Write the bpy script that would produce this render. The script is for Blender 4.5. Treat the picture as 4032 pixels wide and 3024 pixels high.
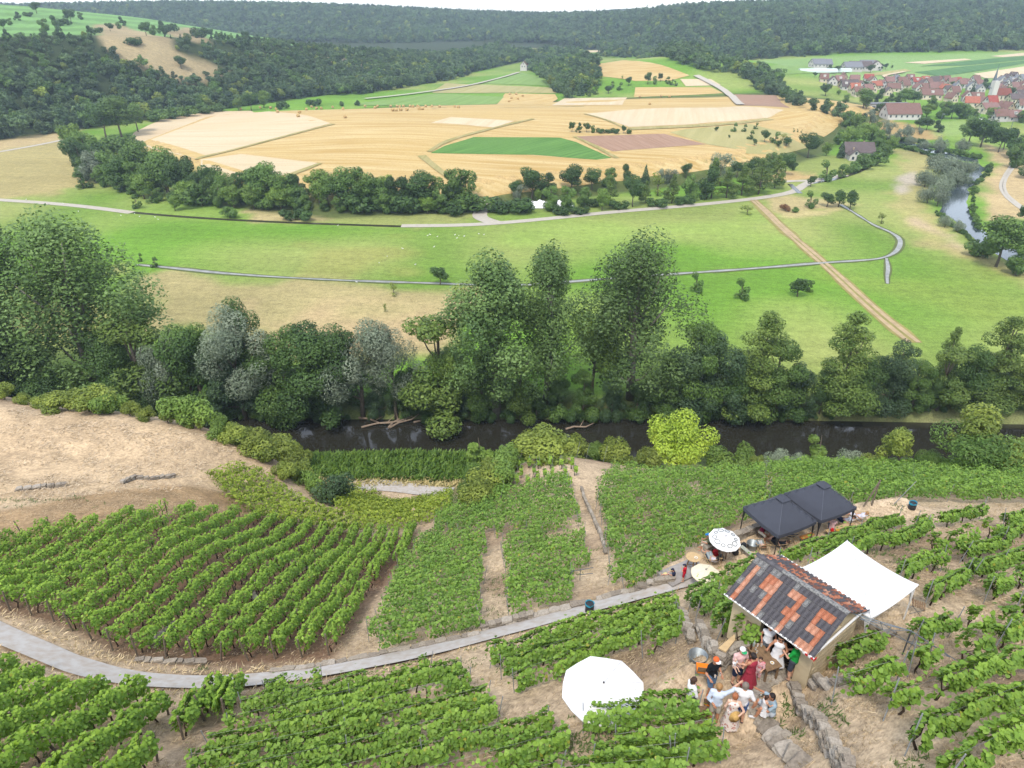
import bpy, bmesh, math, random
import numpy as np
from mathutils import Vector, Matrix, geometry
random.seed(7); RNG = np.random.default_rng(7)
sc = bpy.context.scene
for o in list(bpy.data.objects): bpy.data.objects.remove(o)
COL = sc.collection
R = math.radians

# ------------------------------------------------------------------ camera, sky, sun, exposure
CAMZ, PITCH, FPX, CX, CY = 65.0, 28.0, 2795.0, 2016.0, 1512.0
cam = bpy.data.cameras.new('camera'); cam_o = bpy.data.objects.new('camera', cam); COL.objects.link(cam_o)
cam_o.location = (0, 0, CAMZ); cam_o.rotation_euler = (R(90 - PITCH), 0, 0)
cam.sensor_width = 36; cam.lens = 36 * FPX / 4032; cam.clip_start = 0.5; cam.clip_end = 9000
sc.camera = cam_o
SUN_EL, SUN_AZ = 58, 200           # sun azimuth: degrees clockwise from +Y (behind the camera, a little left)
w = bpy.data.worlds.new('World'); sc.world = w; w.use_nodes = True
nt = w.node_tree; bg = nt.nodes['Background']
sky = nt.nodes.new('ShaderNodeTexSky'); sky.sky_type = 'NISHITA'; sky.sun_disc = False
sky.sun_elevation = R(SUN_EL); sky.sun_rotation = R(SUN_AZ); sky.dust_density = 1.0; sky.air_density = 1.0; sky.ozone_density = 1.0
hs = nt.nodes.new('ShaderNodeHueSaturation'); hs.inputs['Saturation'].default_value = 0.45; hs.inputs['Value'].default_value = 1.0
nt.links.new(sky.outputs[0], hs.inputs['Color']); nt.links.new(hs.outputs[0], bg.inputs[0]); bg.inputs[1].default_value = 0.15
sun = bpy.data.lights.new('sun', 'SUN'); sun.energy = 1.15; sun.angle = R(10); sun.color = (1.0, 0.93, 0.82)
sun_o = bpy.data.objects.new('sun', sun); COL.objects.link(sun_o)
_az, _el = R(SUN_AZ), R(SUN_EL)
_sd = Vector((math.sin(_az) * math.cos(_el), math.cos(_az) * math.cos(_el), math.sin(_el)))
sun_o.rotation_euler = _sd.to_track_quat('Z', 'Y').to_euler(); sun_o.location = (0, -20, 140)
sc.view_settings.view_transform = 'Standard'; sc.view_settings.look = 'None'
sc.view_settings.exposure = 1.6; sc.view_settings.gamma = 1.0; sc.view_settings.use_curve_mapping = False
sc.cycles.volume_bounces = 0; sc.cycles.max_bounces = 5; sc.cycles.diffuse_bounces = 3; sc.cycles.transparent_max_bounces = 8
sc.cycles.volume_step_rate = 5; sc.cycles.use_denoising = True

HAZE = .00016
# ------------------------------------------------------------------ helpers
def smooth(a, b, x):
    t = np.clip((np.asarray(x, float) - a) / (b - a), 0, 1); return t * t * (3 - 2 * t)
_cp, _sp = math.cos(R(PITCH)), math.sin(R(PITCH))
def ray(px, py):
    x = (px - CX) / FPX; y = -(py - CY) / FPX
    return np.array([x, y * _sp + _cp, y * _cp - _sp])
def at(px, py, z):
    d = ray(px, py); t = (z - CAMZ) / d[2]; return np.array([d[0] * t, d[1] * t, z])
def tag(o, label=None, cat=None, group=None, kind=None):
    if label: o['label'] = label
    if cat: o['category'] = cat
    if group: o['group'] = group
    if kind: o['kind'] = kind
    return o
def link(o, parent=None):
    COL.objects.link(o)
    if parent is not None: o.parent = parent
    return o
def empty(name, loc=(0, 0, 0), rz=0.0, s=1.0):
    o = bpy.data.objects.new(name, None); o.empty_display_size = .2; o.location = [float(c) for c in loc]
    o.rotation_euler = (0, 0, rz); o.scale = (s, s, s); return link(o)
def mesh_np(name, V, F, cols=None, smooth_sh=False):
    """V (n,3), F (m,k) array; cols (m,3) one colour a face"""
    V = np.asarray(V, np.float32); F = np.asarray(F, np.int32); m, k = F.shape
    me = bpy.data.meshes.new(name); me.vertices.add(len(V)); me.vertices.foreach_set('co', V.ravel())
    me.loops.add(m * k); me.loops.foreach_set('vertex_index', F.ravel())
    me.polygons.add(m); me.polygons.foreach_set('loop_start', np.arange(0, m * k, k, dtype=np.int32))
    if cols is not None:
        a = me.color_attributes.new('Col', 'FLOAT_COLOR', 'CORNER')
        c4 = np.ones((m, k, 4), np.float32); c4[:, :, :3] = np.asarray(cols, np.float32)[:, None, :]
        a.data.foreach_set('color', c4.ravel())
    if smooth_sh: me.polygons.foreach_set('use_smooth', np.ones(m, bool))
    me.update(calc_edges=True); me.validate(); return me
def mesh_py(name, V, F, smooth_sh=False):
    me = bpy.data.meshes.new(name); me.from_pydata([tuple(map(float, v)) for v in V], [], [tuple(f) for f in F])
    if smooth_sh: me.polygons.foreach_set('use_smooth', np.ones(len(me.polygons), bool))
    me.update(); return me
def obj(name, me, mat=None, parent=None, loc=None, rz=None):
    o = bpy.data.objects.new(name, me)
    if mat is not None and len(me.materials) == 0: me.materials.append(mat)
    if loc is not None: o.location = [float(c) for c in loc]
    if rz is not None: o.rotation_euler = (0, 0, rz)
    return link(o, parent)
def copy_tree(o, parent=None):
    c = o.copy(); COL.objects.link(c); c.parent = parent
    for ch in list(o.children): copy_tree(ch, c)
    return c
class MB:
    """collects boxes, tubes and so on into one mesh"""
    def __init__(s): s.V = []; s.F = []
    def add(s, V, F):
        n = len(s.V); s.V += [tuple(v) for v in V]; s.F += [tuple(i + n for i in f) for f in F]; return s
    def box(s, c, d, M=None, taper=1.0):
        x, y, z = d[0] / 2, d[1] / 2, d[2] / 2; t = taper
        V = [(-x, -y, -z), (x, -y, -z), (x, y, -z), (-x, y, -z), (-x * t, -y * t, z), (x * t, -y * t, z), (x * t, y * t, z), (-x * t, y * t, z)]
        V = [Vector(v) for v in V]
        if M is not None: V = [M @ v for v in V]
        V = [v + Vector(c) for v in V]
        return s.add(V, [(0, 3, 2, 1), (4, 5, 6, 7), (0, 1, 5, 4), (1, 2, 6, 5), (2, 3, 7, 6), (3, 0, 4, 7)])
    def tube(s, pts, r, n=6, cap=True):
        pts = [Vector([float(c) for c in p]) for p in pts]; rs = r if hasattr(r, '__len__') else [r] * len(pts)
        rings = []; V = []; F = []
        for i, p in enumerate(pts):
            d = (pts[min(i + 1, len(pts) - 1)] - pts[max(i - 1, 0)])
            d = d.normalized() if d.length > 1e-9 else Vector((0, 0, 1))
            u = d.cross(Vector((0, 0, 1)) if abs(d.z) < .9 else Vector((1, 0, 0))).normalized(); v = d.cross(u)
            for k in range(n):
                a = 2 * math.pi * k / n; V.append(p + (u * math.cos(a) + v * math.sin(a)) * rs[i])
        for i in range(len(pts) - 1):
            for k in range(n):
                F.append((i * n + k, i * n + (k + 1) % n, (i + 1) * n + (k + 1) % n, (i + 1) * n + k))
        if cap: F.append(tuple(range(n))[::-1]); F.append(tuple((len(pts) - 1) * n + k for k in range(n)))
        return s.add(V, F)
    def lathe(s, prof, n=12, c=(0, 0, 0), cap=True):
        V = []; F = []
        for (r, z) in prof:
            for k in range(n):
                a = 2 * math.pi * k / n; V.append((c[0] + r * math.cos(a), c[1] + r * math.sin(a), c[2] + z))
        for i in range(len(prof) - 1):
            for k in range(n): F.append((i * n + k, i * n + (k + 1) % n, (i + 1) * n + (k + 1) % n, (i + 1) * n + k))
        if cap: F.append(tuple(range(n))[::-1]); F.append(tuple((len(prof) - 1) * n + k for k in range(n)))
        return s.add(V, F)
    def ball(s, c, r, n=8, sz=1.0):
        m = max(4, n // 2); prof = [(r * math.sin(math.pi * (i + .02) / (m + .04)), -r * sz * math.cos(math.pi * (i + .02) / (m + .04))) for i in range(m + 1)]
        return s.lathe(prof, n, c)
    def build(s, name, mat, parent=None, loc=None, rz=None, sm=False):
        return obj(name, mesh_py(name, s.V, s.F, sm), mat, parent, loc, rz)

# ------------------------------------------------------------------ materials
MATS = {}
ALB = .60      # photo colours of sunlit things are brighter than their albedo
def lin(h):
    h = h.lstrip('#'); c = [int(h[i:i + 2], 16) / 255 for i in (0, 2, 4)]
    return tuple(ALB * (((x + .055) / 1.055) ** 2.4 if x > .04045 else x / 12.92) for x in c)
def nodes(name, rough=.8, spec=.3):
    m = bpy.data.materials.new(name); m.use_nodes = True; t = m.node_tree; b = t.nodes['Principled BSDF']
    b.inputs['Roughness'].default_value = rough; b.inputs['Specular IOR Level'].default_value = spec
    MATS[name] = m; return m, t, b
def _mix(t, a, b, f):
    n = t.nodes.new('ShaderNodeMix'); n.data_type = 'RGBA'
    for s, v in ((6, a), (7, b), (0, f)):
        if hasattr(v, 'links'): t.links.new(v, n.inputs[s])
        else: n.inputs[s].default_value = v if s == 0 else (*v[:3], 1)
    return n.outputs[2]
def _noise(t, scale, detail=4, coord='Object', stretch=None, rot=0.0, dist=0.0):
    tc = t.nodes.new('ShaderNodeTexCoord'); out = tc.outputs[coord]
    if stretch or rot:
        mp = t.nodes.new('ShaderNodeMapping'); mp.inputs['Rotation'].default_value = (0, 0, rot)
        if stretch: mp.inputs['Scale'].default_value = stretch
        if stretch and rot:
            mp.inputs['Scale'].default_value = (1, 1, 1); m2 = t.nodes.new('ShaderNodeMapping'); m2.inputs['Scale'].default_value = stretch
            t.links.new(out, mp.inputs[0]); t.links.new(mp.outputs[0], m2.inputs[0]); out = m2.outputs[0]
        else:
            t.links.new(out, mp.inputs[0]); out = mp.outputs[0]
    n = t.nodes.new('ShaderNodeTexNoise'); n.inputs['Scale'].default_value = scale; n.inputs['Detail'].default_value = detail
    n.inputs['Distortion'].default_value = dist
    t.links.new(out, n.inputs['Vector']); return n.outputs['Fac']
def _ramp(t, fac, lo, hi):
    r = t.nodes.new('ShaderNodeMapRange'); r.inputs[1].default_value = lo; r.inputs[2].default_value = hi
    t.links.new(fac, r.inputs[0]); return r.outputs[0]
def _bump(t, b, fac, strength=.4, dist=.02):
    n = t.nodes.new('ShaderNodeBump'); n.inputs['Strength'].default_value = strength; n.inputs['Distance'].default_value = dist
    t.links.new(fac, n.inputs['Height']); t.links.new(n.outputs[0], b.inputs['Normal'])
def plain(name, c, rough=.7, var=.25, scale=8, spec=.3, bump=0, metal=0, coord='Object', c2=None):
    if name in MATS: return MATS[name]
    m, t, b = nodes(name, rough, spec); c = lin(c) if isinstance(c, str) else c
    c2 = lin(c2) if isinstance(c2, str) else (c2 or tuple(x * (1 - var) for x in c))
    f = _noise(t, scale, 5, coord); t.links.new(_mix(t, c, c2, _ramp(t, f, .35, .7)), b.inputs['Base Color'])
    b.inputs['Metallic'].default_value = metal
    if bump: _bump(t, b, f, bump, .02)
    return m
def leafmat(name, bright=1.0, hue=(1, 1, 1), trans=.3, rnd=.25):
    m, t, b = nodes(name, .55, .25); a = t.nodes.new('ShaderNodeAttribute'); a.attribute_name = 'Col'
    oi = t.nodes.new('ShaderNodeObjectInfo'); r = _ramp(t, oi.outputs['Random'], 0, 1); t.nodes[-1].inputs[3].default_value = 1 - rnd; t.nodes[-1].inputs[4].default_value = 1 + rnd
    vm = t.nodes.new('ShaderNodeVectorMath'); vm.operation = 'MULTIPLY'; t.links.new(a.outputs['Color'], vm.inputs[0]); vm.inputs[1].default_value = [bright * h for h in hue]
    vs = t.nodes.new('ShaderNodeVectorMath'); vs.operation = 'SCALE'; t.links.new(vm.outputs[0], vs.inputs[0]); t.links.new(r, vs.inputs['Scale'])
    t.links.new(vs.outputs[0], b.inputs['Base Color'])
    tr = t.nodes.new('ShaderNodeBsdfTranslucent'); v3 = t.nodes.new('ShaderNodeVectorMath'); v3.operation = 'MULTIPLY'; v3.inputs[1].default_value = (1.25, 1.3, .6)
    t.links.new(vs.outputs[0], v3.inputs[0]); t.links.new(v3.outputs[0], tr.inputs[0])
    mx = t.nodes.new('ShaderNodeMixShader'); mx.inputs[0].default_value = trans
    t.links.new(b.outputs[0], mx.inputs[1]); t.links.new(tr.outputs[0], mx.inputs[2])
    t.links.new(mx.outputs[0], t.nodes['Material Output'].inputs['Surface']); return m
def field_mat(name, c1, c2, rot=0.0, width=2.0, big=.02, rough=.9, warp=.0, c3=None):
    """drilled or mown field: stripes along a direction, with large soft patches"""
    m, t, b = nodes(name, rough, .1); c1, c2 = lin(c1), lin(c2)
    f = _noise(t, 1.0 / width, 3, 'Object', (1, .03, 1), rot, warp); col = _mix(t, c1, c2, _ramp(t, f, .35, .65))
    g = _noise(t, big, 4); col = _mix(t, col, lin(c3) if c3 else tuple(x * .86 for x in c1), _ramp(t, g, .45, .75))
    h = _noise(t, 1.3, 6); col = _mix(t, col, tuple(x * .8 for x in c2), _ramp(t, h, .5, .9))
    t.links.new(col, b.inputs['Base Color']); return m

# ------------------------------------------------------------------ terrain
def sd_poly(P, x, y):
    """signed distance to a closed polygon, positive inside"""
    P = np.asarray(P, float)[:, :2]; x = np.asarray(x, float); y = np.asarray(y, float); d = np.full(x.shape, 1e18); ins = np.zeros(x.shape, bool)
    for i in range(len(P)):
        ax, ay = P[i]; bx, by = P[(i + 1) % len(P)]; ex, ey = bx - ax, by - ay; L = ex * ex + ey * ey + 1e-12
        t = np.clip(((x - ax) * ex + (y - ay) * ey) / L, 0, 1); dx, dy = x - ax - t * ex, y - ay - t * ey
        d = np.minimum(d, dx * dx + dy * dy)
        c = ((ay > y) != (by > y)) & (x < (bx - ax) * (y - ay) / ((by - ay) if abs(by - ay) > 1e-9 else 1e-9) + ax); ins ^= c
    return np.where(ins, 1, -1) * np.sqrt(d)
def pxpoly(P, z): return [at(px, py, z)[:2] for px, py in P]
# control points of the near slope: photo position and height above the river
NEAR = [(-150, 2440, 36), (0, 2490, 36), (300, 2615, 36), (600, 2690, 36), (900, 2705, 36), (1300, 2660, 36), (1700, 2575, 36), (2100, 2465, 36), (2400, 2385, 36.1), (2700, 2292, 36.2),
        (2850, 2225, 36.2), (3000, 2150, 36.2), (3200, 2120, 36.2), (3350, 2070, 36.1), (3500, 2015, 36), (3700, 2000, 35.8), (4032, 2010, 35.6), (4200, 2010, 35.5),
        (0, 3000, 42.3), (-200, 2800, 40), (500, 2900, 39.6), (1000, 3000, 39.9), (1500, 2980, 41), (1500, 2800, 39), (2000, 3010, 42.2), (2000, 2750, 40.2), (2400, 2740, 41.6), (2300, 2560, 39.2), (2500, 2500, 39.3),
        (2700, 2750, 44), (2850, 2700, 44), (3000, 2650, 44), (3150, 2690, 44.1), (2700, 2990, 44.2), (3000, 2960, 44.7), (2560, 2870, 43.4), (2700, 2600, 42.6), (2800, 2480, 41.6), (2700, 2430, 38.6),
        (3380, 2960, 46.9), (3330, 2780, 45.9), (3240, 2650, 44.9), (3600, 2600, 45.2), (3600, 2850, 47.2), (4000, 2800, 47.8), (4100, 3010, 49), (3500, 3020, 48), (4200, 2500, 44.6), (3573, 2410, 43.9), (3380, 2500, 43.9), (3800, 2400, 43.7), (4032, 2400, 43.6), (4032, 2200, 40.5), (3700, 2200, 40.2), (3400, 2200, 40.6), (3100, 2260, 39.6), (2950, 2290, 39.2), (3250, 2300, 42.6),
        (0, 2050, 29.5), (-200, 2050, 30), (0, 1800, 26), (-250, 1800, 27), (0, 1558, 23.5), (-300, 1535, 24), (500, 2010, 28), (450, 1800, 24.8), (500, 1622, 22.8), (800, 1682, 21), (800, 1900, 23), (1000, 1850, 20.2), (985, 1755, 20.6), (1085, 1850, 19.2), (1130, 1930, 18.2), (1050, 2000, 20.6), (700, 2200, 30.3), (300, 2250, 31.2),
        (1250, 2350, 28.3), (1480, 2110, 19), (1250, 2180, 21.5), (1300, 1985, 4.2), (1500, 2005, 5), (1700, 2010, 6), (1500, 1940, 2.4), (1350, 1915, 2.0), (1750, 1950, 2.4), (1500, 1880, 2), (1300, 1850, 1.6), (1700, 1860, 1.6),
        (1650, 2090, 19.5), (1700, 2250, 27.8), (1600, 2400, 31.6), (1950, 1960, 23.6), (2150, 1795, 22.0), (2000, 2150, 28.4), (2000, 2300, 31.6), (2300, 2000, 26.6), (2350, 2200, 31.6), (2400, 1850, 22.6), (2600, 2150, 31.5), (2650, 2000, 27.8), (2800, 2100, 31.6),
        (3000, 1850, 20.8), (2700, 1860, 20.5), (3000, 1950, 28.2), (3300, 1920, 29.5), (3400, 1850, 21.5), (3700, 1920, 30.5), (3800, 1850, 22), (4032, 1850, 22), (4200, 1900, 28)]
_np_xy = np.array([at(a, b, z) for a, b, z in NEAR])
_extra = [(x, y, z) for x in (-95, -70, -45, -20, 0, 20, 45, 70, 95) for y, z in ((92, 1.6), (108, 1.5), (118, 2.4))]
_extra += [(-60, 30, 38), (-60, 50, 30), (-75, 75, 22), (60, 30, 40), (60, 45, 31), (70, 65, 21), (-30, 5, 47), (0, 4, 49), (20, 2, 54), (30, 8, 50)]
_np_xy = np.vstack([_np_xy, np.array(_extra, float)])
def _phi(r2): return .5 * r2 * np.log(r2 + 1e-9)
_n = len(_np_xy); _d2 = ((_np_xy[:, None, :2] - _np_xy[None, :, :2]) ** 2).sum(-1)
_A = np.zeros((_n + 3, _n + 3)); _A[:_n, :_n] = _phi(_d2) + np.eye(_n) * .5
_A[:_n, _n] = 1; _A[:_n, _n + 1:] = _np_xy[:, :2]; _A[_n, :_n] = 1; _A[_n + 1:, :_n] = _np_xy[:, :2].T
_W = np.linalg.solve(_A, np.concatenate([_np_xy[:, 2], [0, 0, 0]]))
def near_h(x, y):
    sh = x.shape; x = x.ravel(); y = y.ravel(); out = np.empty(len(x))
    for i in range(0, len(x), 20000):
        xa, ya = x[i:i + 20000], y[i:i + 20000]
        d2 = (xa[:, None] - _np_xy[None, :, 0]) ** 2 + (ya[:, None] - _np_xy[None, :, 1]) ** 2
        out[i:i + 20000] = _phi(d2) @ _W[:_n] + _W[_n] + xa * _W[_n + 1] + ya * _W[_n + 2]
    return out.reshape(sh)
DOME = pxpoly([(455, 600), (640, 690), (900, 790), (1300, 835), (1900, 805), (2250, 760), (2600, 720), (3000, 665), (3230, 590), (3330, 500)], 4) + [np.array(p) for p in ((240, 470), (235, 520), (200, 545), (60, 550), (-60, 540), (-150, 500), (-190, 440))]
VSIDE = np.array([(-330, 250), (-285, 370), (-270, 391), (-215, 490), (-153, 600), (-43, 800), (60, 1050)], float)   # foot of the hillside across the valley
RC = np.array([(-120, 104.5), (-60, 104), (-30, 103), (0, 103), (40, 103), (80, 101.5), (130, 100)], float)
def river_y(x): return np.interp(x, RC[:, 0], RC[:, 1])
def vside_d(x, y):
    d = np.full(x.shape, 1e9); s = np.zeros(x.shape)
    L = 0.0
    for i in range(len(VSIDE) - 1):
        ax, ay = VSIDE[i]; bx, by = VSIDE[i + 1]; ex, ey = bx - ax, by - ay; l = math.hypot(ex, ey)
        t = np.clip(((x - ax) * ex + (y - ay) * ey) / l ** 2, 0, 1); dx, dy = x - ax - t * ex, y - ay - t * ey; dd = np.sqrt(dx * dx + dy * dy)
        side = np.sign(-(x - ax) * ey + (y - ay) * ex)
        m = dd < np.abs(d); d = np.where(m, dd * np.where(side == 0, 1, side), d); s = np.where(m, L + t * l, s); L += l
    return d, s
BASEX, BASEY = [-900, -300, -60, 150, 260, 420, 560, 900, 1400], [1150, 1200, 1330, 1100, 850, 830, 850, 950, 1050]      # foot of the far forest
def valley_h(x, y):
    z = np.full(x.shape, 2.5)
    sd = sd_poly(DOME, x, y)
    z = z + 6.5 * smooth(0, 16, sd) * (1 - .8 * smooth(430, 530, y)) + 6.0 * smooth(5, 120, sd) * (1 - smooth(395, 520, y))
    z = z + 23 * np.exp(-(((x - 150) / 120) ** 2 + ((y - 690) / 120) ** 2))             # second corn hill
    z = z + 19 * smooth(560, 950, y) * smooth(170, 420, x) + 2.5 * smooth(380, 470, y) * smooth(120, 200, x)
    z = z + 6 * smooth(700, 1100, y)
    d, s = vside_d(x, y)
    top = np.interp(s, [0, 250, 330, 420, 560, 760], [46, 46, 43, 37, 22, 5])
    z = z + top * smooth(2, 105, d) + 25 * smooth(98, 430, d) * smooth(800, 500, s)
    rp = np.interp(x, [-1400, -700, -480, -300, -100, 60, 200, 330, 700, 1000, 1500], [50, 62, 60, 54, 44, 40, 44, 58, 66, 68, 68])
    base = np.interp(x, BASEX, BASEY)
    far = smooth(0, 420, y - base)
    z = np.maximum(z, z * (1 - far) + rp * far)
    return z
YARD = pxpoly([(2600, 2800), (2690, 2650), (2800, 2590), (2930, 2520), (3050, 2400), (3330, 2430), (3300, 2560), (3140, 2690), (3120, 2760), (3060, 2860), (2900, 2900), (2700, 2860)], 44)
TERR = pxpoly([(2590, 2300), (2650, 2225), (2800, 2160), (2950, 2090), (3150, 2040), (3400, 1985), (3560, 1960), (3640, 2010), (3480, 2060), (3300, 2140), (3080, 2220), (2900, 2250), (2760, 2290)], 36.2)
PATCH = [(YARD, 44.0, 1.2), (TERR, 36.2, 1.3)]       # levelled ground: hut yard and sitting terrace
def H(x, y):
    x = np.asarray(x, float); y = np.asarray(y, float); x, y = np.broadcast_arrays(x, y)
    wv = smooth(100, 112, y); z = np.zeros(x.shape)
    a = wv < 1; b = wv > 0
    if a.any(): z[a] += (1 - wv[a]) * near_h(x[a], y[a])
    if b.any(): z[b] += wv[b] * valley_h(x[b], y[b])
    for P_, zt, bl in PATCH:
        m = (y < 60)
        if m.any():
            wt_ = smooth(-bl, 0, sd_poly(P_, x[m], y[m])); z[m] = z[m] * (1 - wt_) + zt * wt_
    q = np.abs(y - river_y(x)); ch = 1 - smooth(4.6, 7.6, q); k = np.abs(x) < 260
    return np.where(k, z * (1 - ch) + (-1.6) * ch, z)
def h1(x, y): return float(H(np.array([x]), np.array([y]))[0])
_T = np.concatenate([np.linspace(8, 140, 340), np.geomspace(141, 3200, 700)])
def hit(px, py, up=0.0):
    d = ray(px, py); X, Y, Z = d[0] * _T, d[1] * _T, CAMZ + d[2] * _T; g = Z - H(X, Y) - up
    i = np.argmax(g < 0)
    if g[i] >= 0: i = len(_T) - 1
    if i == 0: i = 1
    f = g[i - 1] / (g[i - 1] - g[i] + 1e-12); f = min(max(f, 0), 1); t = _T[i - 1] + f * (_T[i] - _T[i - 1])
    return np.array([d[0] * t, d[1] * t, CAMZ + d[2] * t - up])
def hits(P, up=0.0): return [hit(a, b, up) for a, b in P]
# the ground sheet: rows further apart with distance, to beyond the ridge
ys = np.concatenate([np.geomspace(4.5, 118, 250), np.geomspace(119.5, 2600, 230)]); us = np.linspace(-1, 1, 330)
GX = us[None, :] * (34 + .92 * ys[:, None]); GY = np.repeat(ys[:, None], len(us), 1); GZ = H(GX, GY)
def vnoise(x, y, s, seed=0):
    """cheap smooth value noise"""
    x = x / s; y = y / s; xi = np.floor(x).astype(int); yi = np.floor(y).astype(int); fx = x - xi; fy = y - yi
    fx = fx * fx * (3 - 2 * fx); fy = fy * fy * (3 - 2 * fy)
    def hsh(a, b):
        n = (a * 374761393 + b * 668265263 + seed * 974711) & 0x7fffffff; n = ((n ^ (n >> 13)) * 1274126177) & 0x7fffffff
        return ((n ^ (n >> 16)) & 0xffff) / 65535.0
    return (hsh(xi, yi) * (1 - fx) + hsh(xi + 1, yi) * fx) * (1 - fy) + (hsh(xi, yi + 1) * (1 - fx) + hsh(xi + 1, yi + 1) * fx) * fy
GZ = GZ + np.where(GY < 95, (vnoise(GX, GY, .9, 1) - .5) * .10 + (vnoise(GX, GY, 3.1, 2) - .5) * .16, 0) * smooth(200, 60, GY) * (1 - smooth(-1, .5, sd_poly(YARD, GX, GY))) * (1 - smooth(-1, .5, sd_poly(TERR, GX, GY)))
# ------------------------------------------------------------------ ground colours (what grows or lies there)
def soft(P, wd, z=None, nz=6.0):
    P2 = [hit(a, b)[:2] for a, b in P] if z is None else pxpoly(P, z)
    s = sd_poly(P2, GX, GY) + (vnoise(GX, GY, nz, 5) - .5) * wd * 1.3
    return smooth(-wd / 2, wd / 2, s)[..., None]
def C(h): return np.array(lin(h))
straw, soil, grass, dry, wood = C('dcc3a2'), C('ae9276'), C('78a43a'), C('c0ad7c'), C('3d4a2c')
n1 = vnoise(GX, GY, 1.3, 3)[..., None]; n2 = vnoise(GX, GY, 5.0, 4)[..., None]; n3 = vnoise(GX, GY, 22, 6)[..., None]; n4 = vnoise(GX, GY, 60, 7)[..., None]
near = straw * (1 - .4 * n1 * n2) + (soil - straw) * np.clip(n2 * 1.2 - .5, 0, .5)
mead = grass * (.82 + .3 * n3) + (dry - grass) * np.clip(n4 * .9 + n3 * .5 - .65, 0, .5)
wv = smooth(104, 112, GY)[..., None]
GC = near * (1 - wv) + mead * wv
def paint(mask, col, amt=1.0):
    global GC; GC = GC * (1 - mask * amt) + col * mask * amt
# below the path: tilled, reddish soil under the left block; bare straw spur; green strip at the river road
LBLOCK = [(-300, 2330), (0, 2400), (200, 2455), (430, 2575), (700, 2600), (1000, 2605), (1290, 2590), (1420, 2440), (1500, 2340), (1655, 2085), (1480, 2105), (1250, 2075), (1000, 2040), (700, 2020), (400, 2075), (250, 2085), (0, 2130), (-300, 2150)]
paint(soft(LBLOCK, 1.2), C('7a5a46') * (.75 + .5 * n1), .8)
BARE = [(-400, 1560), (0, 1590), (350, 1640), (750, 1700), (1000, 1760), (1080, 1850), (1060, 1880), (760, 1925), (700, 1945), (300, 1960), (0, 2000), (-400, 2010)]
paint(soft(BARE, 2.5), C('d8bd98') * (.8 + .35 * n1), .9)
paint(soft([(-400, 2010), (0, 2000), (300, 1960), (760, 1925), (960, 1960), (1000, 2040), (700, 2030), (300, 2090), (0, 2130), (-400, 2150)], 1.5), C('ab8d66') * (.75 + .4 * n1), .8)
paint(soft([(1130, 1760), (1950, 1790), (1950, 1920), (1780, 1912), (1330, 1885), (1150, 1850)], 3), C('6d9a3a') * (.7 + .5 * n1), .95)
paint(soft([(1250, 1885), (1330, 1880), (1800, 1915), (1850, 1940), (1780, 1932), (1300, 1902)], 1.5), C('c9ae72'), .8)
paint(smooth(84, 93, GY)[..., None] * (1 - wv), C('5a7a38') * (.6 + .6 * n1), .85)
paint((smooth(107, 110, GY) * (1 - smooth(113, 120, GY + 4 * vnoise(GX, GY, 5, 9))))[..., None], C('58603a') * (.6 + .7 * n1), .9)
# valley meadows: worn and mown patches
tan = dry * (.85 + .3 * n3)
paint(soft([(480, 1062), (900, 1092), (1300, 1118), (1860, 1135), (1880, 1230), (1760, 1420), (1300, 1400), (560, 1290)], 9, nz=9), C('b8a878') * (.85 + .35 * n3), .9)
paint(soft([(900, 1250), (1750, 1180), (1800, 1330), (1500, 1400), (1000, 1380)], 14, nz=9), C('cdb288'), .75)
paint(soft([(0, 1150), (250, 1180), (500, 1250), (400, 1400), (0, 1400)], 12, nz=9), C('b3a06c'), .6)
paint(soft([(-200, 530), (290, 505), (430, 600), (330, 735), (150, 775), (0, 790), (-200, 800)], 7, nz=9), C('b7a873') * (.9 + .2 * n3), .95)
paint(soft([(-200, 560), (290, 520), (300, 545), (0, 590), (-200, 610)], 5), C('cdb58a'), .7)
paint(soft([(900, 850), (1300, 845), (1700, 800), (1850, 850), (1870, 885), (1580, 893), (1000, 868)], 6), C('a5a866') * (.9 + .2 * n3), .8)
paint(soft([(930, 830), (1100, 825), (1290, 845), (1260, 872), (1000, 866)], 5), C('c6b283'), .85)
paint(soft([(3000, 790), (3090, 765), (3300, 790), (3390, 805), (3120, 840), (3060, 850)], 4), C('c3b080'), .9)
paint(soft([(3050, 845), (3300, 815), (3330, 830), (3080, 862)], 3), C('cdbb86'), .8)
paint(soft([(3060, 670), (3200, 680), (3230, 700), (3090, 718), (3030, 715)], 4), C('cfb07a'), .95)
paint(soft([(3140, 590), (3330, 610), (3400, 650), (3180, 690), (3130, 650)], 5), C('9aa25c'), .8)
paint(soft([(3520, 590), (3680, 600), (3700, 640), (3640, 680), (3640, 820), (3700, 900), (3830, 980), (4100, 1090), (4100, 1150), (3800, 1020), (3600, 900), (3520, 770), (3560, 670)], 8, nz=7), C('b2a86f') * (.8 + .4 * n3), .9)
paint(soft([(3530, 700), (3600, 680), (3610, 720), (3540, 760)], 4), C('c2b6a4'), .9)
paint(soft([(3600, 860), (3700, 900), (3790, 950), (3780, 980), (3640, 910)], 5), C('cdb595'), .8)
paint(soft([(3560, 940), (3700, 960), (3850, 1000), (3800, 1010), (3600, 960)], 5), C('bba878'), .6)
paint(soft([(3860, 560), (3960, 590), (4100, 600), (4100, 860), (3950, 870), (3870, 860), (3870, 740), (3930, 660)], 6, nz=8), C('cdb288') * (.85 + .3 * n3), .9)
paint(soft([(3400, 480), (3500, 470), (3700, 520), (3720, 545), (3600, 560), (3480, 520)], 6), C('c0a070'), .9)
paint(soft([(3640, 480), (3840, 470), (3830, 530), (3700, 540)], 5), C('9cb268'), .8)
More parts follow.
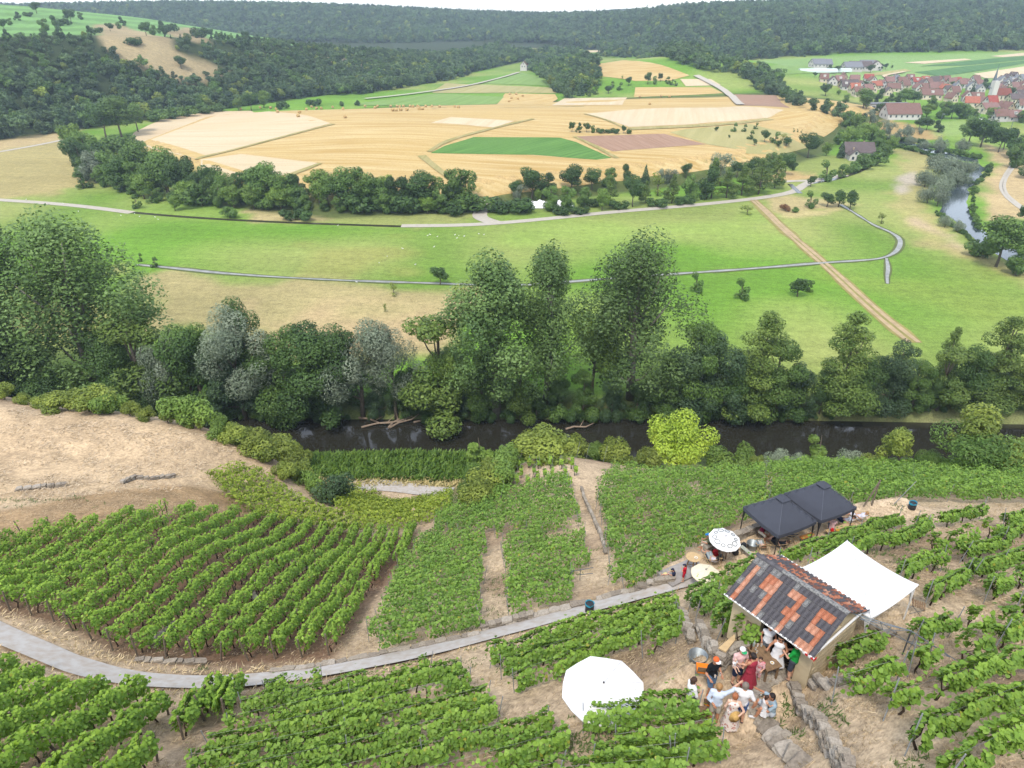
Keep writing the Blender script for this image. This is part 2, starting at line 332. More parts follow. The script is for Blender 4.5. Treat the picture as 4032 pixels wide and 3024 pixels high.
paint(soft([(3080, 1080), (3900, 1080), (4032, 1200), (4032, 1330), (3900, 1260), (3500, 1130)], 25, nz=14), C('9aa450') , .35)
paint(soft([(2000, 900), (2600, 860), (2950, 850), (3050, 930), (2500, 960), (2100, 960)], 20, nz=14), C('8eb84a'), .4)
paint(soft([(1200, 980), (1600, 960), (1560, 1060), (1250, 1060)], 16, nz=9), C('a3a05a'), .55)
# far ground
d_, s_ = vside_d(GX, GY)
paint(smooth(-4, 6, d_)[..., None], wood)
paint((smooth(96, 106, d_ + (vnoise(GX, GY, 14, 4) - .5) * 14) * (s_ < 800))[..., None], C('7aa45c') * (.85 + .3 * ((d_[..., None] // 26) % 2)))
base_ = np.interp(GX, BASEX, BASEY)
paint(smooth(0, 20, GY - base_)[..., None], wood)
SPUR = [(375, 95), (470, 100), (640, 165), (930, 290), (760, 318), (620, 300), (520, 250), (420, 190)]
BARESPUR = [(360, 100), (450, 92), (560, 125), (700, 195), (930, 290), (900, 312), (760, 325), (620, 305), (500, 250), (420, 190)]
_bs = [hit(a, b)[:2] for a, b in BARESPUR]
paint(smooth(-3, 3, sd_poly(_bs, GX, GY) + (vnoise(GX, GY, 12, 8) - .5) * 6)[..., None], C('ab9a74') * (.8 + .4 * n3))
_bs2 = [hit(a, b)[:2] for a, b in ((655, 125), (720, 108), (775, 112), (835, 172), (770, 170), (690, 148))]
paint(smooth(-3, 3, sd_poly(_bs2, GX, GY) + (vnoise(GX, GY, 12, 8) - .5) * 6)[..., None], C('a3926c') * (.8 + .4 * n3))
rightrise = (smooth(600, 640, GY) * smooth(230, 260, GX) * (1 - smooth(-20, 0, GY - base_)))[..., None]
paint(rightrise, C('8fae68') * (.9 + .2 * n4), .9)
_sdr = sd_poly(DOME, GX, GY); paint(smooth(4, 12, _sdr)[..., None], C('cdb078')); paint((smooth(-6, 0, _sdr) * (1 - smooth(4, 12, _sdr)))[..., None], C('5e6a3a'))

gm, gt, gb = nodes('ground', .95, .1)
_a = gt.nodes.new('ShaderNodeAttribute'); _a.attribute_name = 'Col'
_f1 = _noise(gt, 3.5, 8); _f2 = _noise(gt, .35, 5); _f3 = _noise(gt, 14.0, 4, 'Object', (1, .35, 1), .5)
_v = gt.nodes.new('ShaderNodeVectorMath'); _v.operation = 'SCALE'; gt.links.new(_a.outputs['Color'], _v.inputs[0])
_m1 = gt.nodes.new('ShaderNodeMath'); _m1.operation = 'MULTIPLY_ADD'; gt.links.new(_ramp(gt, _f1, .3, .7), _m1.inputs[0]); _m1.inputs[1].default_value = .5; gt.links.new(_ramp(gt, _f2, .3, .7), _m1.inputs[2]); gt.nodes[-1].inputs[3].default_value = .5; gt.nodes[-1].inputs[4].default_value = .7
_m2 = gt.nodes.new('ShaderNodeMath'); _m2.operation = 'MULTIPLY_ADD'; gt.links.new(_ramp(gt, _f3, .3, .75), _m2.inputs[0]); _m2.inputs[1].default_value = .5; gt.links.new(_m1.outputs[0], _m2.inputs[2])
_f4 = _noise(gt, .55, 3, 'Object', (.05, 1, 1), .12, .4); _f5 = _noise(gt, .9, 9)
_m3 = gt.nodes.new('ShaderNodeMath'); _m3.operation = 'MULTIPLY_ADD'; gt.links.new(_ramp(gt, _f4, .3, .7), _m3.inputs[0]); _m3.inputs[1].default_value = .16; gt.links.new(_m2.outputs[0], _m3.inputs[2])
_m4 = gt.nodes.new('ShaderNodeMath'); _m4.operation = 'MULTIPLY_ADD'; gt.links.new(_ramp(gt, _f5, .35, .65), _m4.inputs[0]); _m4.inputs[1].default_value = .22; gt.links.new(_m3.outputs[0], _m4.inputs[2]); _m5 = gt.nodes.new('ShaderNodeMath'); _m5.operation = 'SUBTRACT'; gt.links.new(_m4.outputs[0], _m5.inputs[0]); _m5.inputs[1].default_value = .29
gt.links.new(_m5.outputs[0], _v.inputs['Scale']); gt.links.new(_v.outputs[0], gb.inputs['Base Color']); _bump(gt, gb, _f3, .7, .05)
nr, nc = GX.shape; idx = np.arange(nr * nc).reshape(nr, nc)
F = np.stack([idx[:-1, :-1], idx[:-1, 1:], idx[1:, 1:], idx[1:, :-1]], -1).reshape(-1, 4)
gme = mesh_np('ground', np.stack([GX, GY, GZ], -1).reshape(-1, 3), F, None, True)
_ca = gme.color_attributes.new('Col', 'FLOAT_COLOR', 'POINT'); _c4 = np.ones((nr * nc, 4), np.float32); _c4[:, :3] = np.clip(GC, 0, 1).reshape(-1, 3); _ca.data.foreach_set('color', _c4.ravel())
ground = obj('ground', gme, gm); tag(ground, kind='structure')

# ------------------------------------------------------------------ draped sheets: fields, roads, water
def gz(x, y):
    """height of the ground sheet (H plus its small unevenness is under 0.13 m)"""
    return H(x, y)
def drape(name, P, mat, off=.15, step=6.0, world=False, flat=None, wob=0.0):
    P2 = [np.array(p[:2], float) for p in P] if world else [hit(a, b)[:2] for a, b in P]
    B = []
    for i in range(len(P2)):
        a, b = P2[i], P2[(i + 1) % len(P2)]; k = max(1, int(np.linalg.norm(b - a) / step)); B += [a + (b - a) * j / k for j in range(k)]
    if wob:
        for i, b in enumerate(B):
            B[i] = b + (np.array([float(vnoise(b[0], b[1], step * 2.2, 3)), float(vnoise(b[0], b[1], step * 2.2, 4))]) - .5) * wob
    Pn = np.array(B); x0, y0 = Pn.min(0); x1, y1 = Pn.max(0)
    gx, gy = np.meshgrid(np.arange(x0, x1, step), np.arange(y0, y1, step)); ins = sd_poly(Pn, gx, gy) > step * .4
    pts = [Vector((float(a), float(b))) for a, b in Pn] + [Vector((float(a), float(b))) for a, b in zip(gx[ins], gy[ins])]
    V, E, Fc, *_ = geometry.delaunay_2d_cdt(pts, [], [list(range(len(Pn)))], 1, 1e-4)
    va = np.array([(v.x, v.y) for v in V]); z = (np.full(len(va), flat) if flat is not None else gz(va[:, 0], va[:, 1]) + off)
    tri = []
    for f in Fc:
        a, b, c = [va[i] for i in f[:3]]
        tri.append(f if (b[0] - a[0]) * (c[1] - a[1]) - (b[1] - a[1]) * (c[0] - a[0]) > 0 else f[::-1])
    me = mesh_np(name, np.column_stack([va, z]), np.array([t[:3] for t in tri]), None, True)
    o = obj(name, me, mat); tag(o, kind='structure'); return o
def resample(P, step):
    P = np.asarray(P, float); d = np.r_[0, np.cumsum(np.linalg.norm(np.diff(P, axis=0), axis=1))]; n = max(2, int(d[-1] / step) + 1)
    s = np.linspace(0, d[-1], n); return np.column_stack([np.interp(s, d, P[:, k]) for k in range(P.shape[1])])
def chaikin(P, n=2):
    P = np.asarray(P, float)
    for _ in range(n): P = np.vstack([P[:1]] + [np.vstack([.75 * P[i] + .25 * P[i + 1], .25 * P[i] + .75 * P[i + 1]]) for i in range(len(P) - 1)] + [P[-1:]])
    return P
def ribbon(name, P, width, mat, off=.16, step=3.0, world=False, flat=None, n=3, kind='structure', rough=0.0):
    P2 = np.array([p[:2] for p in P], float) if world else np.array([hit(a, b)[:2] for a, b in P])
    L = resample(chaikin(P2), step); t = np.gradient(L, axis=0); t /= np.linalg.norm(t, axis=1)[:, None] + 1e-9; nn = np.column_stack([-t[:, 1], t[:, 0]])
    V = []; us = np.linspace(-.5, .5, n); wj = width * (1 + rough * (vnoise(L[:, 0], L[:, 1], step * 2.5, 12) - .5))
    for u in us: V.append(L + nn * (u * wj)[:, None])
    V = np.stack(V, 1); z = np.full(V.shape[:2], flat) if flat is not None else gz(V[..., 0], V[..., 1]) + off
    k = np.arange(len(L) * n).reshape(len(L), n)
    F = np.stack([k[:-1, 1:], k[:-1, :-1], k[1:, :-1], k[1:, 1:]], -1).reshape(-1, 4)
    F = F[:, ::-1] if False else F
    me = mesh_np(name, np.concatenate([V, z[..., None]], -1).reshape(-1, 3), F[:, ::-1], None, True)
    o = obj(name, me, mat); tag(o, kind=kind); return o
gold = field_mat('stubble_gold', 'dcc48e', 'c2a262', R(-82), 2.2, .012, c3='d2b678')
gold2 = field_mat('stubble_gold_right', 'e0c890', 'c4a25e', R(50), 1.6, .02, warp=1.5)
pale = field_mat('wheat_pale', 'e2d0ae', 'd6c29c', R(-80), 3.0, .015, c3='e2c49a')
pale2 = field_mat('wheat_pale_right', 'e4d2b0', 'd9c49e', R(12), 3.0, .015)
maize = field_mat('maize', '6f9a4a', '55813a', R(40), 1.2, .03)
brown = field_mat('bare_soil', 'b5957e', 'a5846c', R(-20), 1.2, .03)
gmead = field_mat('meadow_far', '8fae5e', '7c9c50', R(20), 4, .02)
gtan = field_mat('meadow_mown', 'bdb47c', 'a9a468', R(20), 4, .02)
gcrop = field_mat('green_crop', '638c54', '557c48', R(8), 3, .02)
gverge = field_mat('verge_grass', 'bcae78', 'a09a60', R(8), 2, .05)
F_OFF = [0.17]
def fld(P, mat, name='field', step=6, wob=1.2): F_OFF[0] += .005; return drape(name, P, mat, F_OFF[0], step, wob=wob)
# on the round hill in the middle
dome_in = [p for p in DOME]
_c = np.mean(np.array(dome_in), 0)
drape('stubble_field', [(q - _c) * .94 + _c for q in dome_in], gold, .12, 5, world=True, wob=2)
fld([(484, 573), (525, 525), (633, 472), (823, 440), (987, 437), (1304, 487), (769, 627), (600, 590)], pale)
fld([(791, 630), (949, 607), (1259, 645), (1133, 692), (900, 715), (791, 690)], pale)
ribbon('grass_strip', [(772, 630), (1040, 560), (1313, 490)], 2.6, gverge, .36, 3, rough=.6); ribbon('grass_strip', [(1130, 695), (1262, 645)], 2.4, gverge, .36, 3, rough=.6)
fld([(1697, 484), (1773, 462), (2026, 478), (1944, 503)], pale2)
fld([(1697, 604), (1754, 576), (1868, 541), (2203, 543), (2267, 560), (2412, 623), (2349, 630), (2096, 611)], maize)
fld([(2267, 538), (2615, 528), (2780, 570), (2412, 598)], brown)
fld([(2311, 449), (2700, 425), (2900, 420), (3090, 434), (3020, 466), (2700, 492), (2480, 502)], pale2)
fld([(2983, 487), (3086, 439), (3212, 439), (3297, 476), (3303, 500), (3242, 539), (3170, 518)], gold2)
fld([(2640, 522), (2700, 510), (2959, 490), (3122, 530), (3212, 585), (3060, 612), (2940, 606), (2784, 569)], gtan)
ribbon('grass_strip', [(2480, 510), (2700, 501), (2900, 488), (3030, 470)], 5, gverge, .38, 3, rough=.5)
fld([(2893, 373), (3055, 376), (3110, 426), (2917, 416)], brown)
ribbon('farm_track', [(1240, 492), (1700, 560)], 1, gverge, -.3, 5)
for P, wd in (([(1690, 600), (1750, 560), (1850, 530), (1990, 495), (2100, 470)], 4), ([(1660, 615), (1690, 640), (1790, 720)], 5), ([(2260, 540), (2330, 570), (2430, 625)], 3.5), ([(2300, 450), (2380, 470), (2460, 508)], 2.5), ([(1700, 430), (1850, 425), (2300, 420)], 2.5)):
    ribbon('grass_strip', P, wd * .6, gverge, .36, 3, rough=.7)
# beyond the hill
for P, m_ in (([(2305, 236), (2476, 240), (2602, 256), (2716, 297), (2640, 318), (2500, 320), (2350, 300)], gold), ([(2501, 345), (2800, 345), (2850, 368), (2495, 384)], gold), ([(2678, 312), (2800, 312), (2840, 336), (2700, 340)], pale2), ([(2191, 405), (2222, 388), (2469, 385), (2450, 414), (2170, 416)], pale2), ([(1988, 369), (2185, 372), (2194, 391), (2153, 414), (1951, 414)], gold2), ([(1438, 404), (1716, 369), (1985, 382), (1951, 412), (1400, 415)], gmead), ([(1754, 328), (2170, 346), (2191, 368), (1988, 366), (1700, 367)], gtan), ([(1870, 328), (1990, 307), (2060, 286), (2170, 340)], gmead), ([(2010, 207), (2100, 190), (2440, 188), (2430, 198), (2250, 212)], pale2), ([(1290, 226), (1500, 245), (1810, 268), (1800, 280), (1500, 280), (1300, 245)], pale2), ([(1480, 212), (1600, 205), (1880, 232), (1800, 252), (1500, 236)], gmead),
              ([(3833, 291), (4060, 258), (4100, 305), (3880, 309)], pale2), ([(3560, 247), (3800, 232), (3830, 236), (3640, 252)], pale2), ([(3440, 316), (3700, 312), (3690, 318), (3450, 326)], pale2), ([(3400, 290), (3560, 272), (3590, 280), (3420, 300)], gtan), ([(3000, 270), (3180, 252), (3350, 262), (3200, 290), (3050, 300)], gmead), ([(3600, 285), (3800, 262), (4040, 240), (4040, 250), (3830, 283), (3700, 302)], gcrop), ([(3620, 262), (3900, 232), (4040, 222), (4040, 236), (3800, 258)], gcrop), ([(3900, 222), (4060, 206), (4060, 218), (3950, 226)], pale2)):
    fld(P, m_, step=14)
# roads
asphalt = plain('vineyard_asphalt', 'd0cbc5', .9, .16, 2.2, .2, .3, c2='bfb3a6')
road_m = plain('field_road', 'cbc3b4', .9, .15, .8, .2); dirt = plain('dirt_track', 'c9b28c', .95, .25, .6, .1); dwater = plain('ditch_water', '4e4a36', .25, .3, .3, .5)
gravelw = plain('stream_bed', 'a9aaa4', .45, .3, .5, .4, c2='7f8078')
VPATH = [(-120, 2440), (0, 2500), (150, 2560), (300, 2625), (480, 2672), (700, 2690), (900, 2690), (1100, 2670), (1400, 2625), (1700, 2562), (2000, 2485), (2250, 2415), (2450, 2362), (2620, 2310), (2760, 2262)]
vp = np.array([hit(a, b)[:2] for a, b in VPATH])
ribbon('vineyard_path', vp, 1.5, asphalt, .13, .7, world=True, n=5, rough=.12)
ribbon('river_road', [(1180, 1880), (1330, 1903), (1560, 1918), (1780, 1940)], 3.0, asphalt, .14, 1.2, n=4)
ribbon('field_road', [(-60, 783), (0, 788), (160, 798), (330, 813), (520, 838)], 3.4, road_m, .1, 4); ribbon('field_road', [(1580, 890), (1760, 889), (1920, 883), (2160, 862), (2400, 836), (2700, 812), (2950, 786), (3060, 770), (3130, 755), (3165, 728), (3220, 705), (3330, 690)], 3.6, road_m, .1, 4)
ribbon('field_road', [(1960, 881), (1895, 862), (1885, 842), (1910, 822), (1935, 800)], 5, road_m, .12, 2); ribbon('field_road', [(3040, 720), (3120, 713), (3190, 712)], 3, road_m, .11, 3)
ribbon('field_road', [(1438, 392), (1560, 380), (1700, 362), (1850, 340), (1990, 305), (2045, 287)], 4.5, road_m, .9, 8); ribbon('field_road', [(-80, 610), (0, 598), (150, 572), (300, 540)], 3.4, road_m, .1, 6)
ribbon('field_road', [(2917, 416), (2890, 390), (2860, 362), (2800, 330), (2740, 300)], 5, road_m, .9, 8); ribbon('field_road', [(3560, 285), (3470, 300), (3500, 312)], 4, pale2, .9, 8)
for s in (-1, 1):
    ribbon('track_rut', [(2965 + 7 * s, 787), (3020 + 7 * s, 835), (3080 + 8 * s, 898), (3250 + 11 * s, 1042), (3440 + 15 * s, 1222), (3600 + 18 * s, 1350)], 1.1, dirt, .1, 3, rough=.5)
    ribbon('track_rut', [(4020 + 7 * s, 610), (3990 + 6 * s, 650), (3945 + 6 * s, 715), (3950 + 6 * s, 760), (4005 + 8 * s, 808), (4100 + 8 * s, 870)], 1.3, road_m, .1, 3, rough=.4)
ribbon('track_verge', [(2965, 787), (3080, 898), (3250, 1042), (3440, 1222), (3600, 1350)], 4.2, plain('verge_dry', 'a8a060', .95, .3, .4, .1), .06, 3, rough=.5)
# streams and ditches
for P, wd in (([(540, 1043), (700, 1058), (900, 1080), (1300, 1104), (1700, 1116), (1850, 1122), (2080, 1125), (2290, 1106), (2500, 1090), (2740, 1074), (3000, 1056), (3230, 1036), (3400, 1026), (3480, 1018), (3535, 990), (3550, 945), (3510, 915), (3440, 888), (3370, 842), (3310, 806)], 1.05), ([(3490, 1018), (3498, 1060), (3492, 1085), (3494, 1118)], .8)):
    ribbon('stream_bank', P, wd * 2.1, plain('stream_bank', '6f7a48', .95, .3, .3, .1), .07, 2.5, rough=.9); ribbon('stream', P, wd, gravelw, .11, 2.5, rough=.9)
ribbon('ditch', [(505, 836), (700, 853), (900, 866), (1200, 880), (1580, 892)], 2.0, dwater, .09, 4); ribbon('ditch', [(3190, 722), (3280, 708), (3350, 690), (3430, 655), (3480, 618)], 2.2, dwater, .09, 4, rough=.5)
ribbon('ditch', [(3110, 725), (3125, 740), (3150, 762)], 2.0, dwater, .12, 2)
# water
wm, wt, wb = nodes('river_water', .07, .5); wb.inputs['Base Color'].default_value = (.018, .017, .012, 1); _bump(wt, wb, _noise(wt, .9, 4, 'Object', (1, .4, 1)), .12, .05)
wm2, wt2, wb2 = nodes('river_water_open', .12, .5); wb2.inputs['Base Color'].default_value = (.035, .048, .055, 1); wb2.inputs['Specular IOR Level'].default_value = .22; _bump(wt2, wb2, _noise(wt2, .6, 4), .15, .05)
xs = np.linspace(-200, 200, 120); ribbon('river', np.column_stack([xs, river_y(xs)]), 13.6, wm, 0, 4, world=True, flat=0.0)
drape('river_bend', [(3852, 646), (3826, 660), (3785, 694), (3740, 735), (3712, 790), (3702, 835), (3755, 872), (3800, 908), (3845, 950), (3900, 985), (3990, 1040), (4120, 1100), (4160, 1050), (4000, 990), (3890, 925), (3840, 880), (3822, 850), (3805, 800), (3815, 745), (3858, 700), (3880, 662)], wm2, .09, 3, wob=1.5)
drape('river_bend', [(3480, 560), (3560, 572), (3640, 605), (3720, 625), (3850, 640), (3850, 628), (3740, 605), (3660, 585), (3600, 565), (3520, 548)], wm2, .08, 4, wob=1.5)
# ------------------------------------------------------------------ trees
LEAF = leafmat('leaves', 1.0, trans=.17, rnd=.2); LEAFF = leafmat('leaves_far', 1.0, trans=.12, rnd=.35)
BARK = plain('bark', '7d7364', .95, .4, 3, .1, .4); BARKP = plain('bark_pale', '9c978a', .95, .4, 2, .1, .4)
PAL = {'dark': ((.022, .050, .012), (.062, .115, .026)), 'mid': ((.040, .085, .016), (.098, .165, .034)), 'fresh': ((.075, .135, .022), (.15, .23, .04)), 'silver': ((.10, .135, .085), (.20, .235, .165)),
       'yellow': ((.14, .215, .018), (.30, .39, .042)), 'olive': ((.088, .128, .020), (.20, .245, .040)), 'poplar': ((.044, .086, .022), (.112, .178, .050)), 'blue': ((.024, .052, .020), (.058, .100, .038)), 'alder': ((.048, .088, .016), (.115, .165, .032)), 'far': ((.045, .082, .030), (.090, .14, .052)), 'rust': ((.16, .075, .035), (.22, .12, .06))}
def leaf_cards(P, N, size, cols, rng, ratio=.75):
    """P positions, N normals -> folded four-cornered leaf cards"""
    n = len(P); r = rng.normal(size=(n, 3)); t = r - N * (r * N).sum(1)[:, None]; t /= np.linalg.norm(t, axis=1)[:, None] + 1e-9; b = np.cross(N, t)
    s = (size * rng.uniform(.6, 1.35, n))[:, None]; k = rng.uniform(.5, 1.0, (n, 1)) * ratio
    V = np.stack([P - t * s * .55, P + b * s * .5 * k + t * s * .05 - N * s * .1, P + t * s * .6, P - b * s * .5 * k + t * s * .1 - N * s * .12], 1)
    return V.reshape(-1, 3), np.arange(n * 4).reshape(-1, 4), cols
def crown_mesh(name, lobes, n, leaf, pal, seed, up=.35, core=.55, rand=.8, lobevar=.22, ratio=.75):
    rng = np.random.default_rng(seed); L = np.array(lobes, float); wgt = (L[:, 3] * L[:, 4] + L[:, 4] * L[:, 5] + L[:, 3] * L[:, 5]); li = rng.choice(len(L), n, p=wgt / wgt.sum())
    d = rng.normal(size=(n, 3)); d /= np.linalg.norm(d, axis=1)[:, None]; rr = core + (1.06 - core) * rng.uniform(0, 1, n) ** .55
    P = L[li, :3] + d * rr[:, None] * L[li, 3:6]; Nn = d / L[li, 3:6]; Nn /= np.linalg.norm(Nn, axis=1)[:, None]
    Nn = Nn + rng.normal(size=(n, 3)) * rand * .6 + np.array([0, 0, up]); Nn /= np.linalg.norm(Nn, axis=1)[:, None]
    a, b = np.array(PAL[pal][0]), np.array(PAL[pal][1]); f = np.clip(.5 + (rng.beta(2, 2, n) - .5) * .75 + rng.normal(size=len(L))[li] * lobevar, 0, 1)[:, None]
    V, F, c = leaf_cards(P, Nn, leaf, a + (b - a) * f, rng, ratio); return mesh_np(name, V, F, c)
def lobes_for(shape, h, r, rng, k):
    L = []
    if shape == 'round':
        z0, z1 = h * .22, h; zc, rz = (z0 + z1) / 2, (z1 - z0) / 2
        for i in range(k):
            d = rng.normal(size=3); d /= np.linalg.norm(d); q = rng.uniform(.45, .78); s = rng.uniform(.28, .46)
            L.append((d[0] * r * q, d[1] * r * q, zc + d[2] * rz * q, r * s, r * s, rz * s * rng.uniform(.7, 1.0)))
        L.append((0, 0, zc, r * .55, r * .55, rz * .6))
    elif shape == 'poplar':
        for i in range(k):
            t = rng.uniform(0, 1); z = h * (.20 + .76 * t); w = r * (1 - .8 * max(0, t - .5) / .5) * (.55 + .45 * min(1, t * 2.5)) * rng.uniform(.15, .95); a = rng.uniform(0, 6.28); s = rng.uniform(.18, .36)
            L.append((math.cos(a) * w, math.sin(a) * w, z, r * s, r * s, r * s * rng.uniform(1.1, 1.8)))
    elif shape == 'pyramid':
        for i in range(k):
            t = min(1, max(0, i / (k - 1) + rng.normal() * .04)); z = h * (.12 + .84 * t); w = r * (1 - t) ** .6 * rng.uniform(.15, .9); a = rng.uniform(0, 6.28); s = (.40 - .20 * t) * rng.uniform(.6, 1.25)
            L.append((math.cos(a) * w, math.sin(a) * w, z, r * s, r * s, r * s * .62))
    elif shape == 'willow':
        for i in range(k):
            a = rng.uniform(0, 6.28); q = rng.uniform(.2, .85); z = h * (.93 - .30 * q * q - rng.uniform(0, .55)); s = rng.uniform(.22, .36)
            L.append((math.cos(a) * r * q, math.sin(a) * r * q, z, r * s, r * s, r * s * rng.uniform(1.0, 1.7)))
    elif shape == 'wild':
        for i in range(k):
            t = rng.uniform(0, 1); a = rng.uniform(0, 6.28); w = r * rng.uniform(.1, .8) * (1 - .5 * t * t); s = rng.uniform(.2, .42)
            L.append((math.cos(a) * w, math.sin(a) * w, h * (.06 + .84 * t), r * s, r * s, r * s * rng.uniform(.7, 1.2)))
    elif shape == 'bush':
        for i in range(k):
            a = rng.uniform(0, 6.28); q = rng.uniform(0, .75); s = rng.uniform(.25, .45); z = h * (.25 + .5 * rng.uniform(0, 1) * (1 - q * .6))
            L.append((math.cos(a) * r * q, math.sin(a) * r * q, z, r * s, r * s, h * rng.uniform(.2, .34)))
    elif shape == 'conifer':
        for i in range(k):
            t = i / (k - 1); L.append((rng.normal() * .03 * r, rng.normal() * .03 * r, h * (.10 + .86 * t), r * (1.02 - t) , r * (1.02 - t), h / k * .75))
    return L
def trunk_mesh(name, h, r, lobes, shape, rng, limbs=6):
    mb = MB(); top = h * (.55 if shape in ('round', 'bush', 'willow') else .85); b = rng.normal(size=4) * h * .012
    mb.tube([(0, 0, -.6), (b[0], b[1], top * .3), (b[0] + b[2], b[1] + b[3], top * .65), (b[2], b[3], top)], [r * 1.25, r, r * .7, r * .22], 7)
    for i in rng.choice(len(lobes), min(limbs, len(lobes)), replace=False):
        l = lobes[i]; z0 = min(l[2] * .62, top * .9); p0 = np.array([b[0] * .6, b[1] * .6, z0]); p1 = np.array(l[:3]); md = p0 * .5 + p1 * .5 + np.array([0, 0, -.04 * h])
        mb.tube([p0, md, p1], [r * .5, r * .32, r * .1], 5)
    return mesh_py(name, mb.V, mb.F, True)
PAL = {k: tuple(tuple(c * (1.04 if k not in ('yellow', 'silver', 'olive') else 1.0) for c in q) for q in v) for k, v in PAL.items()}
TREES = {}
LOOK = {}
def proto(key, look, shape, h, r, n, leaf, pal, k=12, seed=1, tr=.25, limbs=6, mat=None, **kw):
    rng = np.random.default_rng(seed * 97 + 13); L = lobes_for(shape, h, r, rng, k)
    TREES[key] = (h, crown_mesh('crown_' + key, L, n, leaf, pal, seed, **kw), trunk_mesh('trunk_' + key, h, tr, L, shape, rng, limbs), mat or LEAF, r); LOOK[key] = look
    TREES[key][1].materials.append(mat or LEAF); TREES[key][2].materials.append(BARKP if pal == 'poplar' else BARK)
# beside the river (unit: metres)
for i in range(3): proto(f'poplar{i}', 'tall grey-green poplar with pale trunk', 'poplar', 29, 8.8 - (i == 1) * 1.6, 21000, .40, 'poplar', 46, 3 + i, .5, 14, core=.35)
for i in range(3): proto(f'maple{i}', 'dark green dense maple', 'wild', 18, 6.8, 16000, .37, ('dark', 'blue', 'dark')[i], 20, 11 + i, .32, 8)
for i in range(2): proto(f'alder{i}', 'tall olive-green alder with a pointed top', 'pyramid', 21, 6.6, 17000, .36, 'alder', 46, 21 + i, .3, 10, up=.7)
for i in range(2): proto(f'swillow{i}', 'silvery white willow', 'willow', 17, 5.6, 15000, .36, 'silver', 20, 31 + i, .3, 10, ratio=.4)
proto('gwillow', 'light green willow', 'willow', 16, 5.2, 13000, .34, 'fresh', 18, 34, .3, 10, ratio=.4)
proto('acacia', 'fresh green feathery tree', 'pyramid', 16, 6.5, 15000, .34, 'mid', 38, 41, .3, 8, up=.8)
proto('ash', 'mid green spreading ash', 'wild', 18, 6.0, 14000, .36, 'mid', 20, 45, .3, 10)
proto('oliveash', 'olive green thin-crowned tree', 'wild', 15, 5.0, 9000, .34, 'alder', 16, 47, .25, 10)
proto('dbush', 'dark green bank shrub', 'bush', 4.5, 3.4, 3000, .40, 'dark', 9, 51, .12, 4)
proto('mbush', 'mid green bank shrub', 'bush', 4.0, 3.2, 3000, .38, 'mid', 9, 52, .12, 4)
# vineyard edge, nearer
proto('walnut', 'bright yellow-green walnut tree', 'round', 9, 4.6, 8500, .34, 'yellow', 16, 61, .2, 8, up=.6)
proto('obush', 'olive-yellow scrub bush', 'bush', 3.4, 2.7, 4200, .24, 'olive', 10, 62, .08, 5); proto('ybush', 'fresh green scrub bush', 'bush', 3.4, 2.5, 4200, .24, 'fresh', 10, 63, .08, 5)
proto('sbush', 'grey-green willow shrub', 'bush', 3.6, 2.4, 4200, .24, 'silver', 10, 64, .08, 5, ratio=.4); proto('gbush', 'dense dark green feathery bush', 'bush', 5.0, 4.2, 8500, .26, 'mid', 12, 65, .1, 5, ratio=.45)
proto('sapling', 'slender fresh green young tree', 'wild', 6.5, 1.9, 3200, .28, 'fresh', 10, 66, .08, 5); proto('otree', 'pale olive small tree', 'wild', 8, 3.6, 5000, .28, 'olive', 12, 67, .14, 8)
proto('jbush', 'dark grey-green juniper-like bush', 'bush', 4.2, 2.2, 3500, .22, 'blue', 8, 68, .1, 3)
# middle distance
for i, p_ in enumerate(('dark', 'mid', 'mid', 'dark', 'fresh')): proto(f'hedge{i}', ('dark round hedge tree', 'mid green hedge tree', 'broad green oak', 'uneven dark hedge tree', 'fresh green hedge tree')[i], ('round', 'wild', 'round', 'wild', 'round')[i], 12, 5.0, 4200, .54, p_, 14, 71 + i, .25, 5)
proto('linden', 'full green linden tree', 'pyramid', 14, 5.2, 3600, .56, 'alder', 30, 77, .25, 4, up=.7); proto('hwillow', 'silvery hedge willow', 'willow', 11, 4.8, 2600, .62, 'silver', 16, 78, .25, 5, ratio=.5)
proto('spruce', 'dark pointed spruce', 'conifer', 13, 3.2, 2200, .6, 'blue', 14, 79, .2, 1); proto('hbush', 'round green hedge shrub', 'bush', 4.5, 3.4, 1100, .6, 'mid', 8, 80, .12, 3); proto('hdbush', 'round dark hedge shrub', 'bush', 4.5, 3.4, 1100, .6, 'dark', 8, 81, .12, 3)
proto('fruit0', 'small round fruit tree', 'round', 5.5, 2.7, 1500, .42, 'dark', 10, 82, .16, 5); proto('fruit1', 'small spreading fruit tree', 'wild', 5.5, 2.6, 1100, .42, 'mid', 9, 83, .16, 6); proto('thin', 'sparse leaning young tree', 'wild', 4.6, 2.2, 330, .36, 'olive', 7, 84, .1, 7)
proto('rust', 'small rust-brown dead bush', 'bush', 3, 2.6, 900, .4, 'rust', 7, 85, .08, 4); proto('bwillow', 'round grey-green riverside willow', 'bush', 9, 5.6, 2600, .62, 'silver', 12, 86, .2, 3, ratio=.5, lobevar=.15)
ORD = ['first', 'second', 'third', 'fourth', 'fifth', 'sixth', 'seventh', 'eighth', 'ninth', 'tenth', 'eleventh', 'twelfth', 'thirteenth', 'fourteenth', 'fifteenth', 'sixteenth', 'seventeenth', 'eighteenth', 'nineteenth', 'twentieth']
def ordn(i):
    if i < 20: return ORD[i]
    t, u = divmod(i + 1, 10); base = ['', '', 'twenty', 'thirty', 'forty', 'fifty', 'sixty', 'seventy', 'eighty', 'ninety'][t]
    return f'{base}-{ORD[u - 1]}' if u else base[:-1] + 'ieth'
